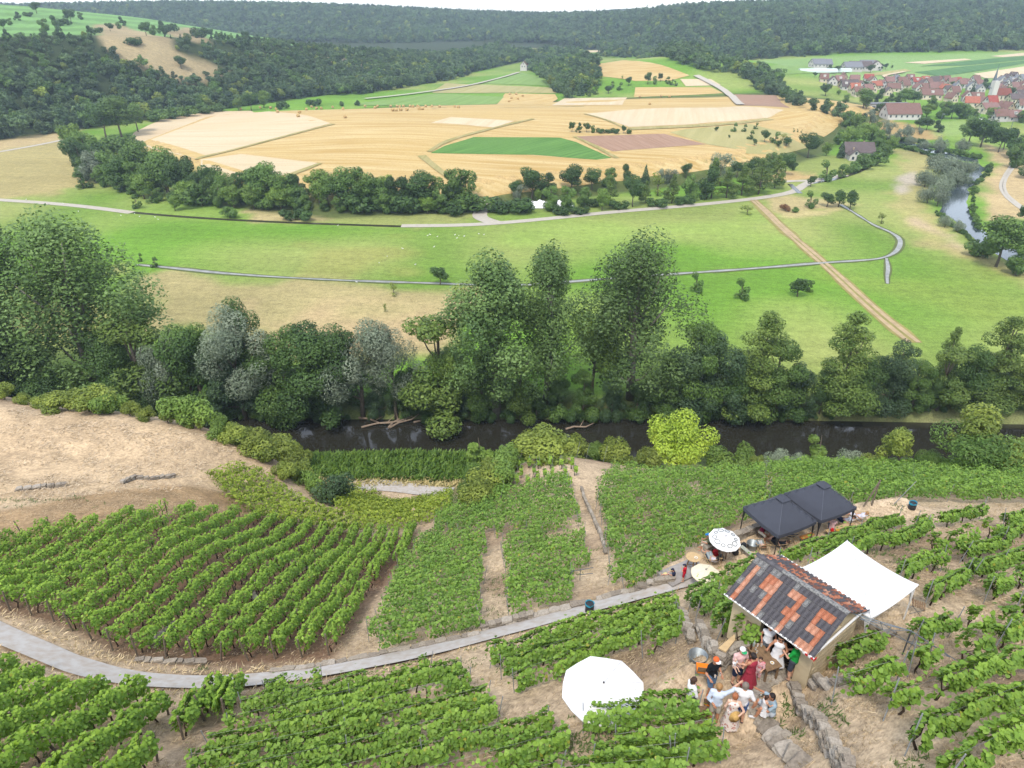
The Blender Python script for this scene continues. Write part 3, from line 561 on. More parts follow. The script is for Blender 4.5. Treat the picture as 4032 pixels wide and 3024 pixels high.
def plant_tree(key, loc, hgt, wid=1.0, label='', group=None, name=None, cat='tree'):
    h0, cm, tm, mt, r0 = TREES[key]; s = hgt / h0
    o = bpy.data.objects.new(name or ('shrub' if 'bush' in key or key in ('rust',) else 'tree'), None); o.location = [float(c) for c in loc]; o.rotation_euler = (0, 0, random.uniform(0, 6.28)); o.scale = (s * wid, s * wid, s); link(o)
    c = obj('crown', cm, None, o); obj('trunk', tm, None, o); c['kind'] = 'stuff'
    tag(o, label, cat, group); return o
def plant_set(items, where, group, bank=None):
    """items: (px, py_base, py_top, key[, width]); heights follow from the photo; labels count from the left"""
    L = []
    for it in items:
        px, pb, ptop, key = it[:4]; wid = it[4] if len(it) > 4 else 1.0; p = hit(px, pb) if bank is None else at(px, pb, 2.0)
        if bank is not None:
            yy = max(p[1], bank); p = np.array([p[0] * yy / p[1], yy, 0]); p[2] = max(.1, h1(p[0], p[1]))
        d = ray(px, ptop); z = CAMZ + d[2] * p[1] / d[1]
        L.append((px, p, max(1.2, z - p[2]), key, wid))
    L.sort(key=lambda a: a[0]); cnt = {}
    for i, (px, p, hh, key, wid) in enumerate(L):
        lk = LOOK[key]; n = cnt.get(lk, 0); cnt[lk] = n + 1
    seen = {}
    for i, (px, p, hh, key, wid) in enumerate(L):
        lk = LOOK[key]; n = seen.get(lk, 0); seen[lk] = n + 1
        lab = (f'{ordn(n)} ' if cnt[lk] > 1 else '') + f'{lk} {where}' + (', from the left' if cnt[lk] > 1 else '')
        h0, _, _, _, r0 = TREES[key]; sh = 'bush' in key
        plant_tree(key, p, hh, wid, lab, group, cat='shrub' if sh or key == 'rust' else 'tree')
# tree belt on the far bank of the river
plant_set([(110, 1575, 895, 'poplar0', 1.5), (395, 1560, 880, 'poplar2', 1.5), (40, 1630, 1255, 'maple1'), (215, 1640, 1330, 'maple0'), (330, 1640, 1420, 'gwillow', .9), (470, 1615, 1300, 'maple2'), (575, 1610, 1240, 'oliveash', 1.5), (640, 1650, 1400, 'maple0'),
           (700, 1640, 1290, 'swillow0', .85), (655, 1668, 1440, 'swillow1', 1.1), (770, 1600, 1225, 'ash', .9), (820, 1660, 1290, 'maple2', 1.0), (965, 1650, 1225, 'swillow1', 1.05), (1015, 1560, 1180, 'maple0', .8), (915, 1690, 1330, 'maple1', 1.1), (1085, 1690, 1480, 'acacia', .9), (1150, 1670, 1255, 'ash', 1.1), (1250, 1680, 1265, 'maple2', 1.1), (1345, 1680, 1275, 'maple0', 1.0), (1435, 1690, 1250, 'swillow0', 1.15), (1560, 1640, 1295, 'swillow1', 1.0), (1500, 1690, 1480, 'maple1', .9), (1610, 1690, 1440, 'maple2', .8), (1740, 1640, 1210, 'oliveash', 1.3), (1790, 1690, 1340, 'gwillow', .9), (1700, 1692, 1480, 'maple0', .9), (1830, 1695, 1520, 'maple1', 1.0),
           (1955, 1610, 1030, 'poplar1', 1.45), (2150, 1590, 1000, 'poplar0', 1.15), (1900, 1650, 1330, 'ash', .8), (2050, 1660, 1400, 'oliveash', 1.0), (2330, 1570, 1200, 'gwillow', .9), (2290, 1690, 1430, 'ash', .8), (2200, 1690, 1480, 'maple2', .9), (2110, 1695, 1520, 'maple0', .8), (2480, 1580, 965, 'poplar2', 1.4), (2400, 1690, 1450, 'maple1', .8), (2610, 1690, 1390, 'acacia', 1.15), (2500, 1695, 1500, 'maple2', .9), (2700, 1690, 1300, 'maple1', .9), (2790, 1690, 1300, 'maple1', 1.0), (2735, 1640, 1225, 'ash', .7),
           (2960, 1660, 1225, 'alder0', 1.05), (2920, 1690, 1460, 'oliveash', 1.1), (2860, 1690, 1400, 'maple2', .9), (3030, 1690, 1300, 'ash', 1.0), (3110, 1692, 1420, 'maple1', .9), (3280, 1670, 1220, 'alder1', 1.1), (3370, 1692, 1390, 'maple2', 1.0), (3465, 1690, 1335, 'maple1', 1.0), (3210, 1692, 1450, 'maple0', .8), (3560, 1690, 1400, 'ash', 1.0), (3660, 1690, 1350, 'oliveash', 1.3), (3690, 1560, 1285, 'alder0', .7), (3640, 1692, 1480, 'maple2', .9), (3770, 1690, 1360, 'maple0', 1.0), (3855, 1680, 1240, 'alder1', 1.1), (3960, 1680, 1300, 'alder0', 1.1), (3900, 1690, 1450, 'maple1', .9), (4050, 1680, 1350, 'maple2', 1.1), (4150, 1670, 1300, 'alder0', 1.1), (-80, 1600, 1150, 'maple0', 1.2), (-60, 1560, 960, 'poplar1', 1.2)],
          'on the far river bank', 'trees of the river belt', bank=109.0)
_r = np.random.default_rng(5)
plant_set([(float(px), 1712 + 8 * math.sin(px * .01) - (px > 3000) * 12, 1640 - float(_r.uniform(-10, 60)), ('dbush', 'mbush')[int(_r.uniform(0, 1.35))], float(_r.uniform(.8, 1.2))) for px in np.r_[np.arange(560, 1400, 58), np.arange(1480, 1760, 110), np.arange(1760, 4120, 62)]],
          'hanging over the river', 'shrubs along the water', bank=108.6)
# scrub on the lower edge of the vineyard and along the bare spur
plant_set([(2660, 1850, 1618, 'walnut'), (3770, 1870, 1612, 'otree', 1.3), (3800, 1885, 1690, 'gbush', 1.1), (3660, 1870, 1770, 'gbush', .7), (3520, 1862, 1700, 'otree', 1.2), (3980, 1885, 1720, 'obush', 1.2), (3200, 1845, 1688, 'sapling', 1.2), (3060, 1850, 1765, 'sbush'), (3140, 1850, 1780, 'sbush', .8), (3340, 1855, 1765, 'sbush', .9), (2910, 1845, 1750, 'ybush'), (2800, 1842, 1742, 'ybush'), (2990, 1850, 1790, 'obush'), (3440, 1862, 1790, 'obush'), (2540, 1835, 1755, 'obush'), (2430, 1822, 1715, 'obush', .9), (2170, 1795, 1685, 'obush', 1.5), (2090, 1800, 1690, 'obush', 1.3), (2270, 1800, 1715, 'obush', 1.2), (2350, 1812, 1740, 'ybush', 1.1), (1885, 1850, 1703, 'sapling', 1.4), (2010, 1860, 1745, 'ybush'), (1950, 1925, 1810, 'obush', 1.1), (1860, 1930, 1825, 'gbush', .7), (1990, 1910, 1800, 'ybush', 1.1), (1840, 1990, 1890, 'gbush', .6), (1900, 1985, 1880, 'obush', 1.0), (4090, 1890, 1740, 'gbush'), (1330, 1985, 1868, 'jbush', 1.3)],
          'below the vineyard', 'scrub below the vineyard')
def crest(px, y):
    while y < 2000 and hit(px, y)[1] > 95: y += 6
    return y + 8
plant_set([(x, crest(x, y - 60), crest(x, y - 60) - t - 6, k, s) for x, y, t, k, s in ((-60, 1595, 70, 'ybush', 1), (20, 1588, 60, 'obush', 1), (100, 1592, 40, 'obush', 1), (180, 1600, 45, 'obush', 1.1), (270, 1608, 75, 'obush', 1.3), (350, 1618, 90, 'obush', 1.4), (430, 1628, 80, 'ybush', 1.2), (510, 1640, 50, 'obush', 1), (590, 1648, 45, 'obush', 1.1), (660, 1660, 50, 'obush', 1), (730, 1668, 120, 'ybush', 1.1), (790, 1680, 60, 'obush', 1), (860, 1694, 75, 'ybush', 1), (920, 1708, 70, 'obush', 1.2), (980, 1726, 75, 'obush', 1.2), (1030, 1750, 80, 'obush', 1.2), (1070, 1785, 85, 'obush', 1.2), (1105, 1825, 90, 'obush', 1.2), (1135, 1865, 85, 'obush', 1.2), (1165, 1905, 80, 'obush', 1.2), (1195, 1945, 75, 'obush', 1.1), (1225, 1985, 70, 'ybush', 1.0), (1120, 1930, 60, 'obush', 1), (1060, 1850, 45, 'obush', .9))],
          'along the bare spur crest', 'scrub along the bare spur')
# single trees on the meadow
plant_set([(1733, 1122, 1048, 'fruit0', 1.05), (2740, 1150, 1075, 'fruit1', .9), (2918, 1178, 1100, 'fruit1', 1.0), (3140, 1168, 1095, 'fruit0', 1.1), (3185, 1150, 1105, 'fruit1', 1.0), (1552, 1166, 1108, 'thin', 1.0), (1516, 1228, 1188, 'thin', .7), (555, 1030, 998, 'fruit1', .8), (612, 1052, 1015, 'fruit1', 1.1), (2943, 845, 802, 'thin', 1.8), (3188, 818, 755, 'fruit1', 1.0), (3255, 815, 758, 'fruit0', 1.2), (3300, 815, 748, 'fruit0', 1.0), (3345, 825, 748, 'fruit0', .8), (3470, 880, 832, 'thin', 1.0), (3093, 830, 798, 'rust', 1.0), (3130, 835, 812, 'hbush', 1.2), (3250, 712, 635, 'fruit1', 1.1), (3310, 700, 650, 'fruit1', 1.0), (3192, 735, 690, 'fruit0', .9), (1850, 1240, 1110, 'thin', 1.2)],
          'on the green meadow', 'single trees on the meadow')
# hedge round the corn hill
_r = np.random.default_rng(11)
hed = []
_bx = [300, 480, 700, 900, 1100, 1300, 1500, 1700, 1850]; _by = [700, 768, 798, 815, 822, 828, 834, 836, 830]
for px in np.arange(320, 1860, 58):
    y0 = float(np.interp(px, _bx, _by)); k = ('hedge0', 'hedge1', 'hedge2', 'hedge3', 'hedge4', 'hedge1')[int(_r.integers(6))]
    hed.append((px + _r.uniform(-15, 15), y0 - 18, y0 - _r.uniform(110, 175) - 20, k, _r.uniform(.9, 1.3)))
    hed.append((px + 29 + _r.uniform(-15, 15), y0 + 6, y0 - _r.uniform(50, 105), ('hedge1', 'hbush', 'hdbush', 'hedge4')[int(_r.integers(4))], _r.uniform(1.0, 1.4)))
hed += [(1055, 800, 640, 'hedge2', 1.25), (1000, 795, 665, 'hedge0', 1.1), (1365, 810, 660, 'hedge2', 1.1), (1420, 812, 690, 'hedge4', 1.0), (1603, 800, 683, 'spruce', 1.0), (1480, 800, 685, 'hedge1', .8), (1530, 800, 680, 'hedge4', .8), (1650, 812, 735, 'hedge0'), (1770, 815, 720, 'hedge1'), (560, 740, 560, 'hedge2', 1.1), (660, 765, 580, 'hedge2', .9), (740, 770, 610, 'hedge3'), (845, 790, 640, 'hedge0', .8), (1140, 868, 812, 'hdbush', 1.0), (1206, 868, 815, 'hdbush', 1.0), (905, 858, 805, 'hbush', 1.0), (540, 820, 768, 'fruit1', 1.0), (600, 800, 745, 'fruit1', 1.2), (690, 830, 765, 'hedge4', 1.0)]
plant_set([(a, b, c, k, float(s)) for a, b, c, k, s in [(x + (1.0,) if len(x) == 4 else x) for x in hed]], 'below the stubble fields', 'hedgerow below the stubble fields')
lf = [(480, 540, 378, 'hedge2', 1.2), (420, 545, 400, 'hedge0', 1.1), (545, 520, 405, 'hedge2', 1.0), (310, 640, 475, 'hedge4', .9), (350, 660, 500, 'hedge1', 1.0), (400, 650, 530, 'hedge1', 1.0), (330, 700, 560, 'hedge3', 1.0), (380, 720, 590, 'hwillow', 1.0), (440, 700, 570, 'hedge4', .9), (330, 742, 675, 'fruit1', 1.3), (460, 745, 590, 'hedge1', .9), (620, 478, 420, 'hbush', 1.3), (680, 468, 415, 'hbush', 1.3), (740, 458, 408, 'hbush', 1.3), (800, 448, 400, 'hbush', 1.3), (860, 440, 400, 'hbush', 1.2), (940, 435, 385, 'hedge4', 1.2), (1040, 425, 350, 'hedge4', 1.1), (1110, 430, 390, 'hdbush', 1.0), (990, 436, 360, 'hedge0', 1.1), (1235, 418, 382, 'hdbush', 1.2), (1345, 418, 395, 'hbush', .9), (1410, 416, 390, 'hdbush', .9), (510, 600, 520, 'hbush', 1.2), (450, 600, 520, 'hbush', 1.2)]
plant_set(lf, 'at the wheat field rim', 'trees at the rim of the wheat field')
rt = [(1960, 830, 770, 'hdbush', 1.2), (2010, 835, 770, 'hdbush', 1.4), (2050, 805, 725, 'hwillow', .9), (2070, 838, 775, 'hdbush', 1.3), (2120, 800, 740, 'hedge4', .8), (2170, 830, 720, 'hedge1', 1.0), (2230, 830, 720, 'hedge1', 1.0), (2300, 815, 725, 'hedge1', 1.1), (2095, 790, 655, 'hedge0', 1.1), (2030, 780, 705, 'hedge0', 1.0), (2150, 775, 680, 'hedge3', 1.2), (2250, 760, 645, 'hedge0', 1.2), (2340, 815, 770, 'hdbush', 1.1), (2370, 830, 735, 'hedge4', .8), (2400, 810, 688, 'linden', 1.0), (2330, 750, 660, 'hedge0', 1.1), (2400, 740, 650, 'hedge1', 1.2), (2490, 815, 690, 'hedge0', .8), (2540, 800, 710, 'linden', 1.0), (2470, 730, 645, 'hedge3', 1), (2540, 720, 640, 'spruce', 1.0), (2645, 800, 685, 'linden', 1.0), (2590, 770, 670, 'thin', 1.0), (2600, 720, 665, 'hwillow', 1.0), (2640, 730, 665, 'hwillow', 1.2), (2715, 790, 680, 'hedge1', 1.0), (2780, 785, 650, 'hedge3', 1.0), (2800, 780, 620, 'linden', 1.0), (2860, 780, 660, 'linden', 1.1), (2830, 730, 600, 'hwillow', 1.0), (2920, 770, 640, 'linden', 1.0), (2985, 765, 620, 'linden', 1.2), (2900, 700, 630, 'hedge0', 1.1), (2960, 700, 615, 'hedge0', 1.1), (3050, 740, 610, 'linden', 1.1), (3090, 690, 600, 'hedge0', 1.0), (3030, 680, 590, 'hedge1', 1.0), (3120, 670, 615, 'hedge3', .9), (2700, 700, 640, 'hedge0', 1.0), (2200, 845, 800, 'hdbush', 1.3), (2280, 845, 805, 'hdbush', 1.3), (2430, 825, 780, 'hdbush', 1.2), (2590, 815, 770, 'hdbush', 1.2), (2690, 805, 760, 'hdbush', 1.2)]
plant_set(rt, 'beside the field road', 'trees beside the field road')
hs_ = [(3180, 622, 520, 'hedge0', 1.1), (3252, 615, 555, 'hedge4', .9), (3310, 622, 548, 'spruce', 1.0), (3345, 585, 490, 'hedge4', 1.2), (3400, 565, 475, 'hedge4', 1.2), (3450, 595, 500, 'hedge1', 1.1), (3300, 570, 500, 'hedge1', 1.0), (3480, 640, 560, 'hedge1', .9), (3510, 600, 530, 'hedge4', 1), (3430, 650, 590, 'hbush', 1.3), (3390, 668, 615, 'hbush', 1.3), (3350, 680, 630, 'hbush', 1.2), (3470, 610, 560, 'hbush', 1.2), (3440, 560, 470, 'hedge1', 1.0), (3540, 560, 505, 'hwillow', 1.0), (3500, 545, 480, 'hwillow', .9), (3370, 520, 440, 'hedge4', 1.1), (3420, 500, 430, 'hwillow', 1.0), (3330, 500, 430, 'hedge1', 1.0)]
plant_set(hs_, 'around the lone house', 'trees around the lone house')
bw = [(3640, 735, 655, 'bwillow', .9), (3700, 765, 675, 'bwillow', .9), (3735, 690, 605, 'bwillow', 1.0), (3680, 665, 590, 'bwillow', 1.0), (3770, 735, 655, 'bwillow', .9), (3815, 690, 620, 'bwillow', .9), (3650, 800, 720, 'bwillow', .9), (3705, 705, 595, 'bwillow', .95), (3660, 740, 680, 'bwillow', .8), (3690, 812, 715, 'bwillow', .75), (3760, 700, 610, 'bwillow', .8), (3790, 690, 620, 'bwillow', .8), (3740, 730, 650, 'bwillow', .7), (3720, 895, 838, 'bwillow', .9), (3770, 915, 858, 'bwillow', .9), (3690, 600, 530, 'bwillow', .9), (3780, 600, 535, 'bwillow', .9), (3640, 590, 545, 'bwillow', 1), (3580, 575, 525, 'bwillow', 1), (3570, 545, 478, 'bwillow', .8), (3620, 530, 495, 'bwillow', .8), (3520, 560, 515, 'bwillow', 1), (3860, 580, 458, 'hedge0', 1.2), (3810, 570, 460, 'hedge2', 1.1), (3930, 600, 495, 'hedge0', 1.1), (3980, 620, 505, 'hedge3', 1.1), (4030, 640, 530, 'hedge0', 1.2), (3990, 660, 555, 'hedge1', 1.1), (3950, 590, 500, 'hedge0', 1.1), (4060, 700, 560, 'hedge3', 1.1), (3920, 1050, 855, 'hedge2', 1.25), (4000, 1085, 950, 'hedge1', 1.1), (4060, 1000, 850, 'hedge0', 1.2), (3860, 1010, 930, 'hbush', 1), (4030, 880, 805, 'hedge0', 1.0), (3880, 560, 500, 'hedge3', 1)]
_rb = random.Random(6)
for P_ in ([(3895, 655), (3880, 690), (3835, 735), (3825, 790), (3830, 850), (3850, 900)], [(3835, 650), (3775, 690), (3725, 740)], [(3690, 840), (3740, 885), (3800, 930), (3860, 985)], [(3480, 552), (3600, 558), (3720, 598), (3850, 622)], [(3480, 570), (3600, 592), (3720, 635)]):
    for x_, y_ in resample(P_, 13): bw.append((x_ + _rb.uniform(-5, 5), y_ + _rb.uniform(-3, 5), y_ - _rb.uniform(12, 26), _rb.choice(('hbush', 'hbush', 'hdbush')), _rb.uniform(.9, 1.3)))
plant_set(bw, 'along the river bend', 'trees along the river bend')
orch = [(2820, 518, 497, 'fruit0', 1), (2870, 545, 530, 'fruit0', .9), (2890, 520, 485, 'fruit1', 1), (2930, 520, 490, 'fruit1', 1), (2955, 550, 515, 'fruit1', 1.1), (2970, 572, 545, 'fruit0', 1), (3010, 560, 510, 'hedge0', 1.0), (2975, 510, 483, 'fruit1', 1), (3050, 565, 520, 'fruit1', 1.2), (3080, 555, 520, 'thin', 1.2), (3065, 580, 552, 'fruit0', 1), (3095, 575, 540, 'fruit0', 1.3), (3110, 560, 540, 'fruit1', 1), (3125, 520, 505, 'fruit1', .7), (3140, 520, 507, 'fruit1', .7), (3155, 523, 510, 'fruit1', .7),
        (2550, 332, 282, 'hedge0', .9), (2578, 332, 295, 'hedge1', .9), (2600, 322, 285, 'hedge0', .8), (2630, 330, 302, 'fruit1', 1.3), (2645, 335, 312, 'fruit1', 1.2), (2660, 338, 318, 'fruit1', 1.2), (2475, 337, 300, 'hedge0', 1.1), (2410, 345, 320, 'fruit1', 1.2), (2440, 355, 325, 'fruit1', 1.2), (2345, 372, 340, 'fruit1', 1.3), (2395, 368, 335, 'fruit0', 1.3), (2320, 380, 355, 'fruit1', 1.3), (2450, 310, 295, 'thin', 1.5)]
plant_set(orch, 'in the upper orchards', 'orchard trees on the slope')
hl = [(x, y, t, k, s) for x, y, t, k, s in ((2252, 521, 477, 'hedge0', .8), (2280, 523, 482, 'hedge3', .9), (2310, 522, 482, 'hedge0', 1.0), (2335, 524, 490, 'hedge1', 1.0), (2365, 525, 500, 'hdbush', 1.1), (2395, 526, 503, 'hdbush', 1.1), (2425, 526, 500, 'hdbush', 1.1), (2455, 527, 492, 'hedge0', .9), (2478, 527, 505, 'hdbush', 1.0))]
plant_set(hl, 'between wheat and maize', 'hedge between wheat and maize')
fm = [(1620 + (i * 53) % 260, 216 + (i * 37) % 30, 206 + (i * 37) % 30 - 10, ('hedge0', 'hedge3')[i % 2], 1.2) for i in range(9)] + [(1555, 235, 212, 'hedge0', 1.1), (1575, 222, 206, 'hedge1', 1.1), (2185, 330, 306, 'hedge0', 1)]
plant_set(fm, 'on the far green meadow', 'trees on the far meadow')
# ------------------------------------------------------------------ woods that read as one mass: crowns set out on points
PROTO_F = []
for i, (p_, sh, hh, rr) in enumerate((('far', 'round', 14, 6.0), ('far', 'wild', 15, 5.4), ('mid', 'round', 13, 5.8), ('blue', 'wild', 16, 5.2), ('olive', 'round', 12, 5.2), ('blue', 'conifer', 17, 3.4))):
    rng = np.random.default_rng(300 + i); L = lobes_for(sh, hh, rr, rng, 10); me = crown_mesh(f'forest_crown_{i}', L, 640, 1.3, p_, 400 + i, core=.6, rand=.9); me.materials.append(LEAFF); PROTO_F.append(me)
def forest(name, X, Y, S, label, weights, keep=None):
    """one stuff object: real crowns instanced on the slope by geometry nodes"""
    rng = np.random.default_rng(len(X)); Z = H(X, Y) - .8
    me = bpy.data.meshes.new(name); me.vertices.add(len(X)); me.vertices.foreach_set('co', np.column_stack([X, Y, Z]).astype(np.float32).ravel())
    a = me.attributes.new('sc', 'FLOAT', 'POINT'); a.data.foreach_set('value', S.astype(np.float32))
    a = me.attributes.new('ix', 'INT', 'POINT'); a.data.foreach_set('value', rng.choice(len(PROTO_F), len(X), p=np.array(weights) / sum(weights)).astype(np.int32))
    a = me.attributes.new('rt', 'FLOAT', 'POINT'); a.data.foreach_set('value', rng.uniform(0, 6.28, len(X)).astype(np.float32))
    o = obj(name, me); tag(o, label, 'wood', kind='stuff')
    g = bpy.data.node_groups.new(name, 'GeometryNodeTree'); g.interface.new_socket('Geometry', in_out='INPUT', socket_type='NodeSocketGeometry'); g.interface.new_socket('Geometry', in_out='OUTPUT', socket_type='NodeSocketGeometry')
    N = g.nodes; gi = N.new('NodeGroupInput'); go = N.new('NodeGroupOutput'); ip = N.new('GeometryNodeInstanceOnPoints'); g.links.new(gi.outputs[0], ip.inputs['Points'])
    j = N.new('GeometryNodeGeometryToInstance')
    for pm in reversed(PROTO_F):
        oi = N.new('GeometryNodeObjectInfo'); oi.inputs['Object'].default_value = FP[pm.name]; oi.inputs['As Instance'].default_value = False; g.links.new(oi.outputs['Geometry'], j.inputs[0])
    g.links.new(j.outputs[0], ip.inputs['Instance']); ip.inputs['Pick Instance'].default_value = True
    for nm, ty, so in (('ix', 'INT', 'Instance Index'), ('sc', 'FLOAT', 'Scale')):
        na = N.new('GeometryNodeInputNamedAttribute'); na.data_type = ty; na.inputs[0].default_value = nm; g.links.new(na.outputs[0], ip.inputs[so])
    na = N.new('GeometryNodeInputNamedAttribute'); na.data_type = 'FLOAT'; na.inputs[0].default_value = 'rt'; cx = N.new('ShaderNodeCombineXYZ'); g.links.new(na.outputs[0], cx.inputs[2]); g.links.new(cx.outputs[0], ip.inputs['Rotation'])
    g.links.new(ip.outputs[0], go.inputs[0]); md = o.modifiers.new('woods', 'NODES'); md.node_group = g; return o
# the patterns themselves stand as real trees at the foot of the hillside
FP = {}
for i, pm in enumerate(PROTO_F):
    x, y = VSIDE[2] + (VSIDE[3] - VSIDE[2]) * (i + .5) / 6; o = obj('tree', pm, None, None, (x + 3, y, h1(x + 3, y) - .5)); FP[pm.name] = o
    tag(o, f'{ordn(i)} edge tree from the left at the foot of the wooded hillside', 'tree', 'edge trees of the wooded hillside')
def scatter(x0, x1, y0, y1, n, seed):
    r = np.random.default_rng(seed); return r.uniform(x0, x1, n), r.uniform(y0, y1, n), r
def visible(x, y): return np.abs(x) < .80 * y + 40
X, Y, r_ = scatter(-760, 60, 240, 1050, 34000, 1); d, s = vside_d(X, Y); k = visible(X, Y) & (d > 1) & (d < np.where(s < 330, 94, 108)) & (s > 0) & (s < 1010)
k &= sd_poly(_bs, X, Y) + r_.normal(size=len(X)) * 3 < -2; k &= sd_poly(_bs2, X, Y) + r_.normal(size=len(X)) * 3 < -2
forest('hillside_wood', X[k], Y[k], r_.uniform(.4, 1.0, k.sum()) * np.where(d[k] < 12, 1.05, np.where(d[k] > 62, .55, .85)), 'mixed wood covering the slope across the valley', (5, 5, 3, 3, 1.2, .5))
X, Y, r_ = scatter(-1500, 1500, 800, 2100, 66000, 2); base = np.interp(X, BASEX, BASEY); k = visible(X, Y) & (Y > base) & (Y < base + 700) & ((Y > 1250) | (X > -200))
forest('far_forest', X[k], Y[k], r_.uniform(.55, 1.25, k.sum()), 'blue-green forest covering the far ridge under the sky', (5, 5, 3, 4, 1, 1.2))
# smaller woods beyond the corn hill
wedge = [hit(a, b)[:2] for a, b in ((2075, 268), (2120, 240), (2200, 215), (2300, 222), (2345, 270), (2360, 330), (2330, 365), (2250, 390), (2200, 385), (2150, 330))]
belt = [hit(a, b)[:2] for a, b in ((1180, 375), (1400, 375), (1560, 352), (1800, 310), (1860, 290), (1840, 270), (1700, 270), (1500, 295), (1300, 305), (1150, 330))]
belt2 = [hit(a, b)[:2] for a, b in ((1800, 265), (1880, 240), (1990, 205), (2010, 195), (1960, 195), (1850, 225), (1700, 255))]
belt3 = [hit(a, b)[:2] for a, b in ((2350, 225), (2500, 228), (2640, 245), (2800, 290), (2900, 300), (2950, 320), (3000, 345), (3100, 340), (3000, 300), (2800, 255), (2600, 215), (2400, 205))]
belt4 = [hit(a, b)[:2] for a, b in ((2960, 330), (3080, 350), (3110, 400), (3170, 430), (3300, 440), (3420, 500), (3380, 520), (3290, 470), (3180, 440), (3060, 380), (2960, 350))]
for nm, P, lab, dens in (('wood', wedge, 'dark wedge-shaped wood between meadow and corn hill', 22), ('river_wood', belt, 'belt of tall trees along the river beyond the corn hill', 26), ('river_wood', belt2, 'far belt of trees leading to the forest foot', 30), ('wood', belt3, 'band of trees behind the second corn hill', 30), ('scrub', belt4, 'bushy slope between the corn hill and the village', 18)):
    Pn = np.array(P); x0, y0 = Pn.min(0); x1, y1 = Pn.max(0); n = int((x1 - x0) * (y1 - y0) / dens); X, Y, r_ = scatter(x0, x1, y0, y1, n, 9 + n); k = sd_poly(Pn, X, Y) > 0
    forest(nm, X[k], Y[k], r_.uniform(.6, 1.05, k.sum()) * (.75 if nm == 'scrub' else 1), lab, (4, 4, 4, 2, 2, .3))
# copse line and lone trees on the skyline plateau at the upper left
pl = []
for i in range(34):
    px = 10 + i * 34 + random.uniform(-12, 12); p = None
    x, y = at(px, 60, 40)[:2]
    Yp = 560 + (i % 5) * 40; xx = (px - CX) / FPX * (Yp * _cp + 5); pl.append((px, (xx, Yp, h1(xx, Yp) - .3), random.uniform(5, 11), ('hedge0', 'hedge1', 'hedge3', 'hdbush')[i % 4]))
for i, (px, p, hh, k) in enumerate(pl): plant_tree(k, p, hh, 1.2, f'{LOOK[k]} on the plateau skyline, {ordn(i)} plant from the left', 'trees on the plateau skyline', cat='shrub' if 'bush' in k else 'tree')
# ------------------------------------------------------------------ vines
VLEAF = leafmat('vine_leaves', 1.0, trans=.3, rnd=.06)
PAL.update({'vine': ((.075, .155, .022), (.205, .325, .048)), 'vineyel': ((.13, .20, .020), (.27, .33, .040)), 'vinedark': ((.070, .150, .026), (.190, .31, .052)), 'vinefresh': ((.095, .19, .020), (.24, .365, .045))})
WOODP = plain('post_wood', '8d8172', .95, .35, 9, .1, .3); STEEL = plain('post_steel', 'a9aeb0', .6, .2, 20, .4, metal=.2); VBARK = plain('vine_bark', '54463a', .95, .4, 14, .1, .5); WIRE = plain('trellis_wire', '8a8c8c', .5, .1, 9, .4, metal=.7)
def leaf_hex(P, N, size, cols, rng):
    """lobed six-cornered vine leaf, folded along its midrib"""
    n = len(P); r = rng.normal(size=(n, 3)) + np.array([0, 0, -.8]); t = r - N * (r * N).sum(1)[:, None]; t /= np.linalg.norm(t, axis=1)[:, None] + 1e-9; b = np.cross(N, t)
    s = (size * rng.uniform(.65, 1.25, n))[:, None]; pts = [(-.38, 0, .0), (-.30, .50, -.10), (.16, .46, -.12), (.58, 0, -.06), (.16, -.46, -.12), (-.30, -.50, -.10)]
    V = np.stack([P + (t * a + b * c + N * d) * s for a, c, d in pts], 1); return V.reshape(-1, 3), np.arange(n * 6).reshape(-1, 6), cols
def trunk_v(seed):
    r = np.random.default_rng(seed); mb = MB(); a = r.normal(size=6) * .05
    mb.tube([(0, 0, -.15), (a[0], a[1], .25), (a[2], a[3], .5), (a[4] * 1.5, a[5] * 1.5, .85)], [.045, .036, .03, .018], 6); mb.tube([(a[2], a[3], .5), (.22, a[1], .75), (.42, 0, .82)], [.024, .018, .012], 5)
    return mesh_py('vine_trunk', mb.V, mb.F, True)
TRK = [trunk_v(i) for i in range(5)]
for m_ in TRK: m_.materials.append(VBARK)
def post_mesh(r, h, n=6): mb = MB(); mb.tube([(0, 0, -.3), (0, 0, h * .5), (0, 0, h)], [r, r * .97, r * .93], n); return mesh_py('post', mb.V, mb.F)
PST = {'wood': post_mesh(.048, 1.55, 7), 'steel': post_mesh(.02, 1.6, 5)}; PST['wood'].materials.append(WOODP); PST['steel'].materials.append(STEEL)
NV = [0]
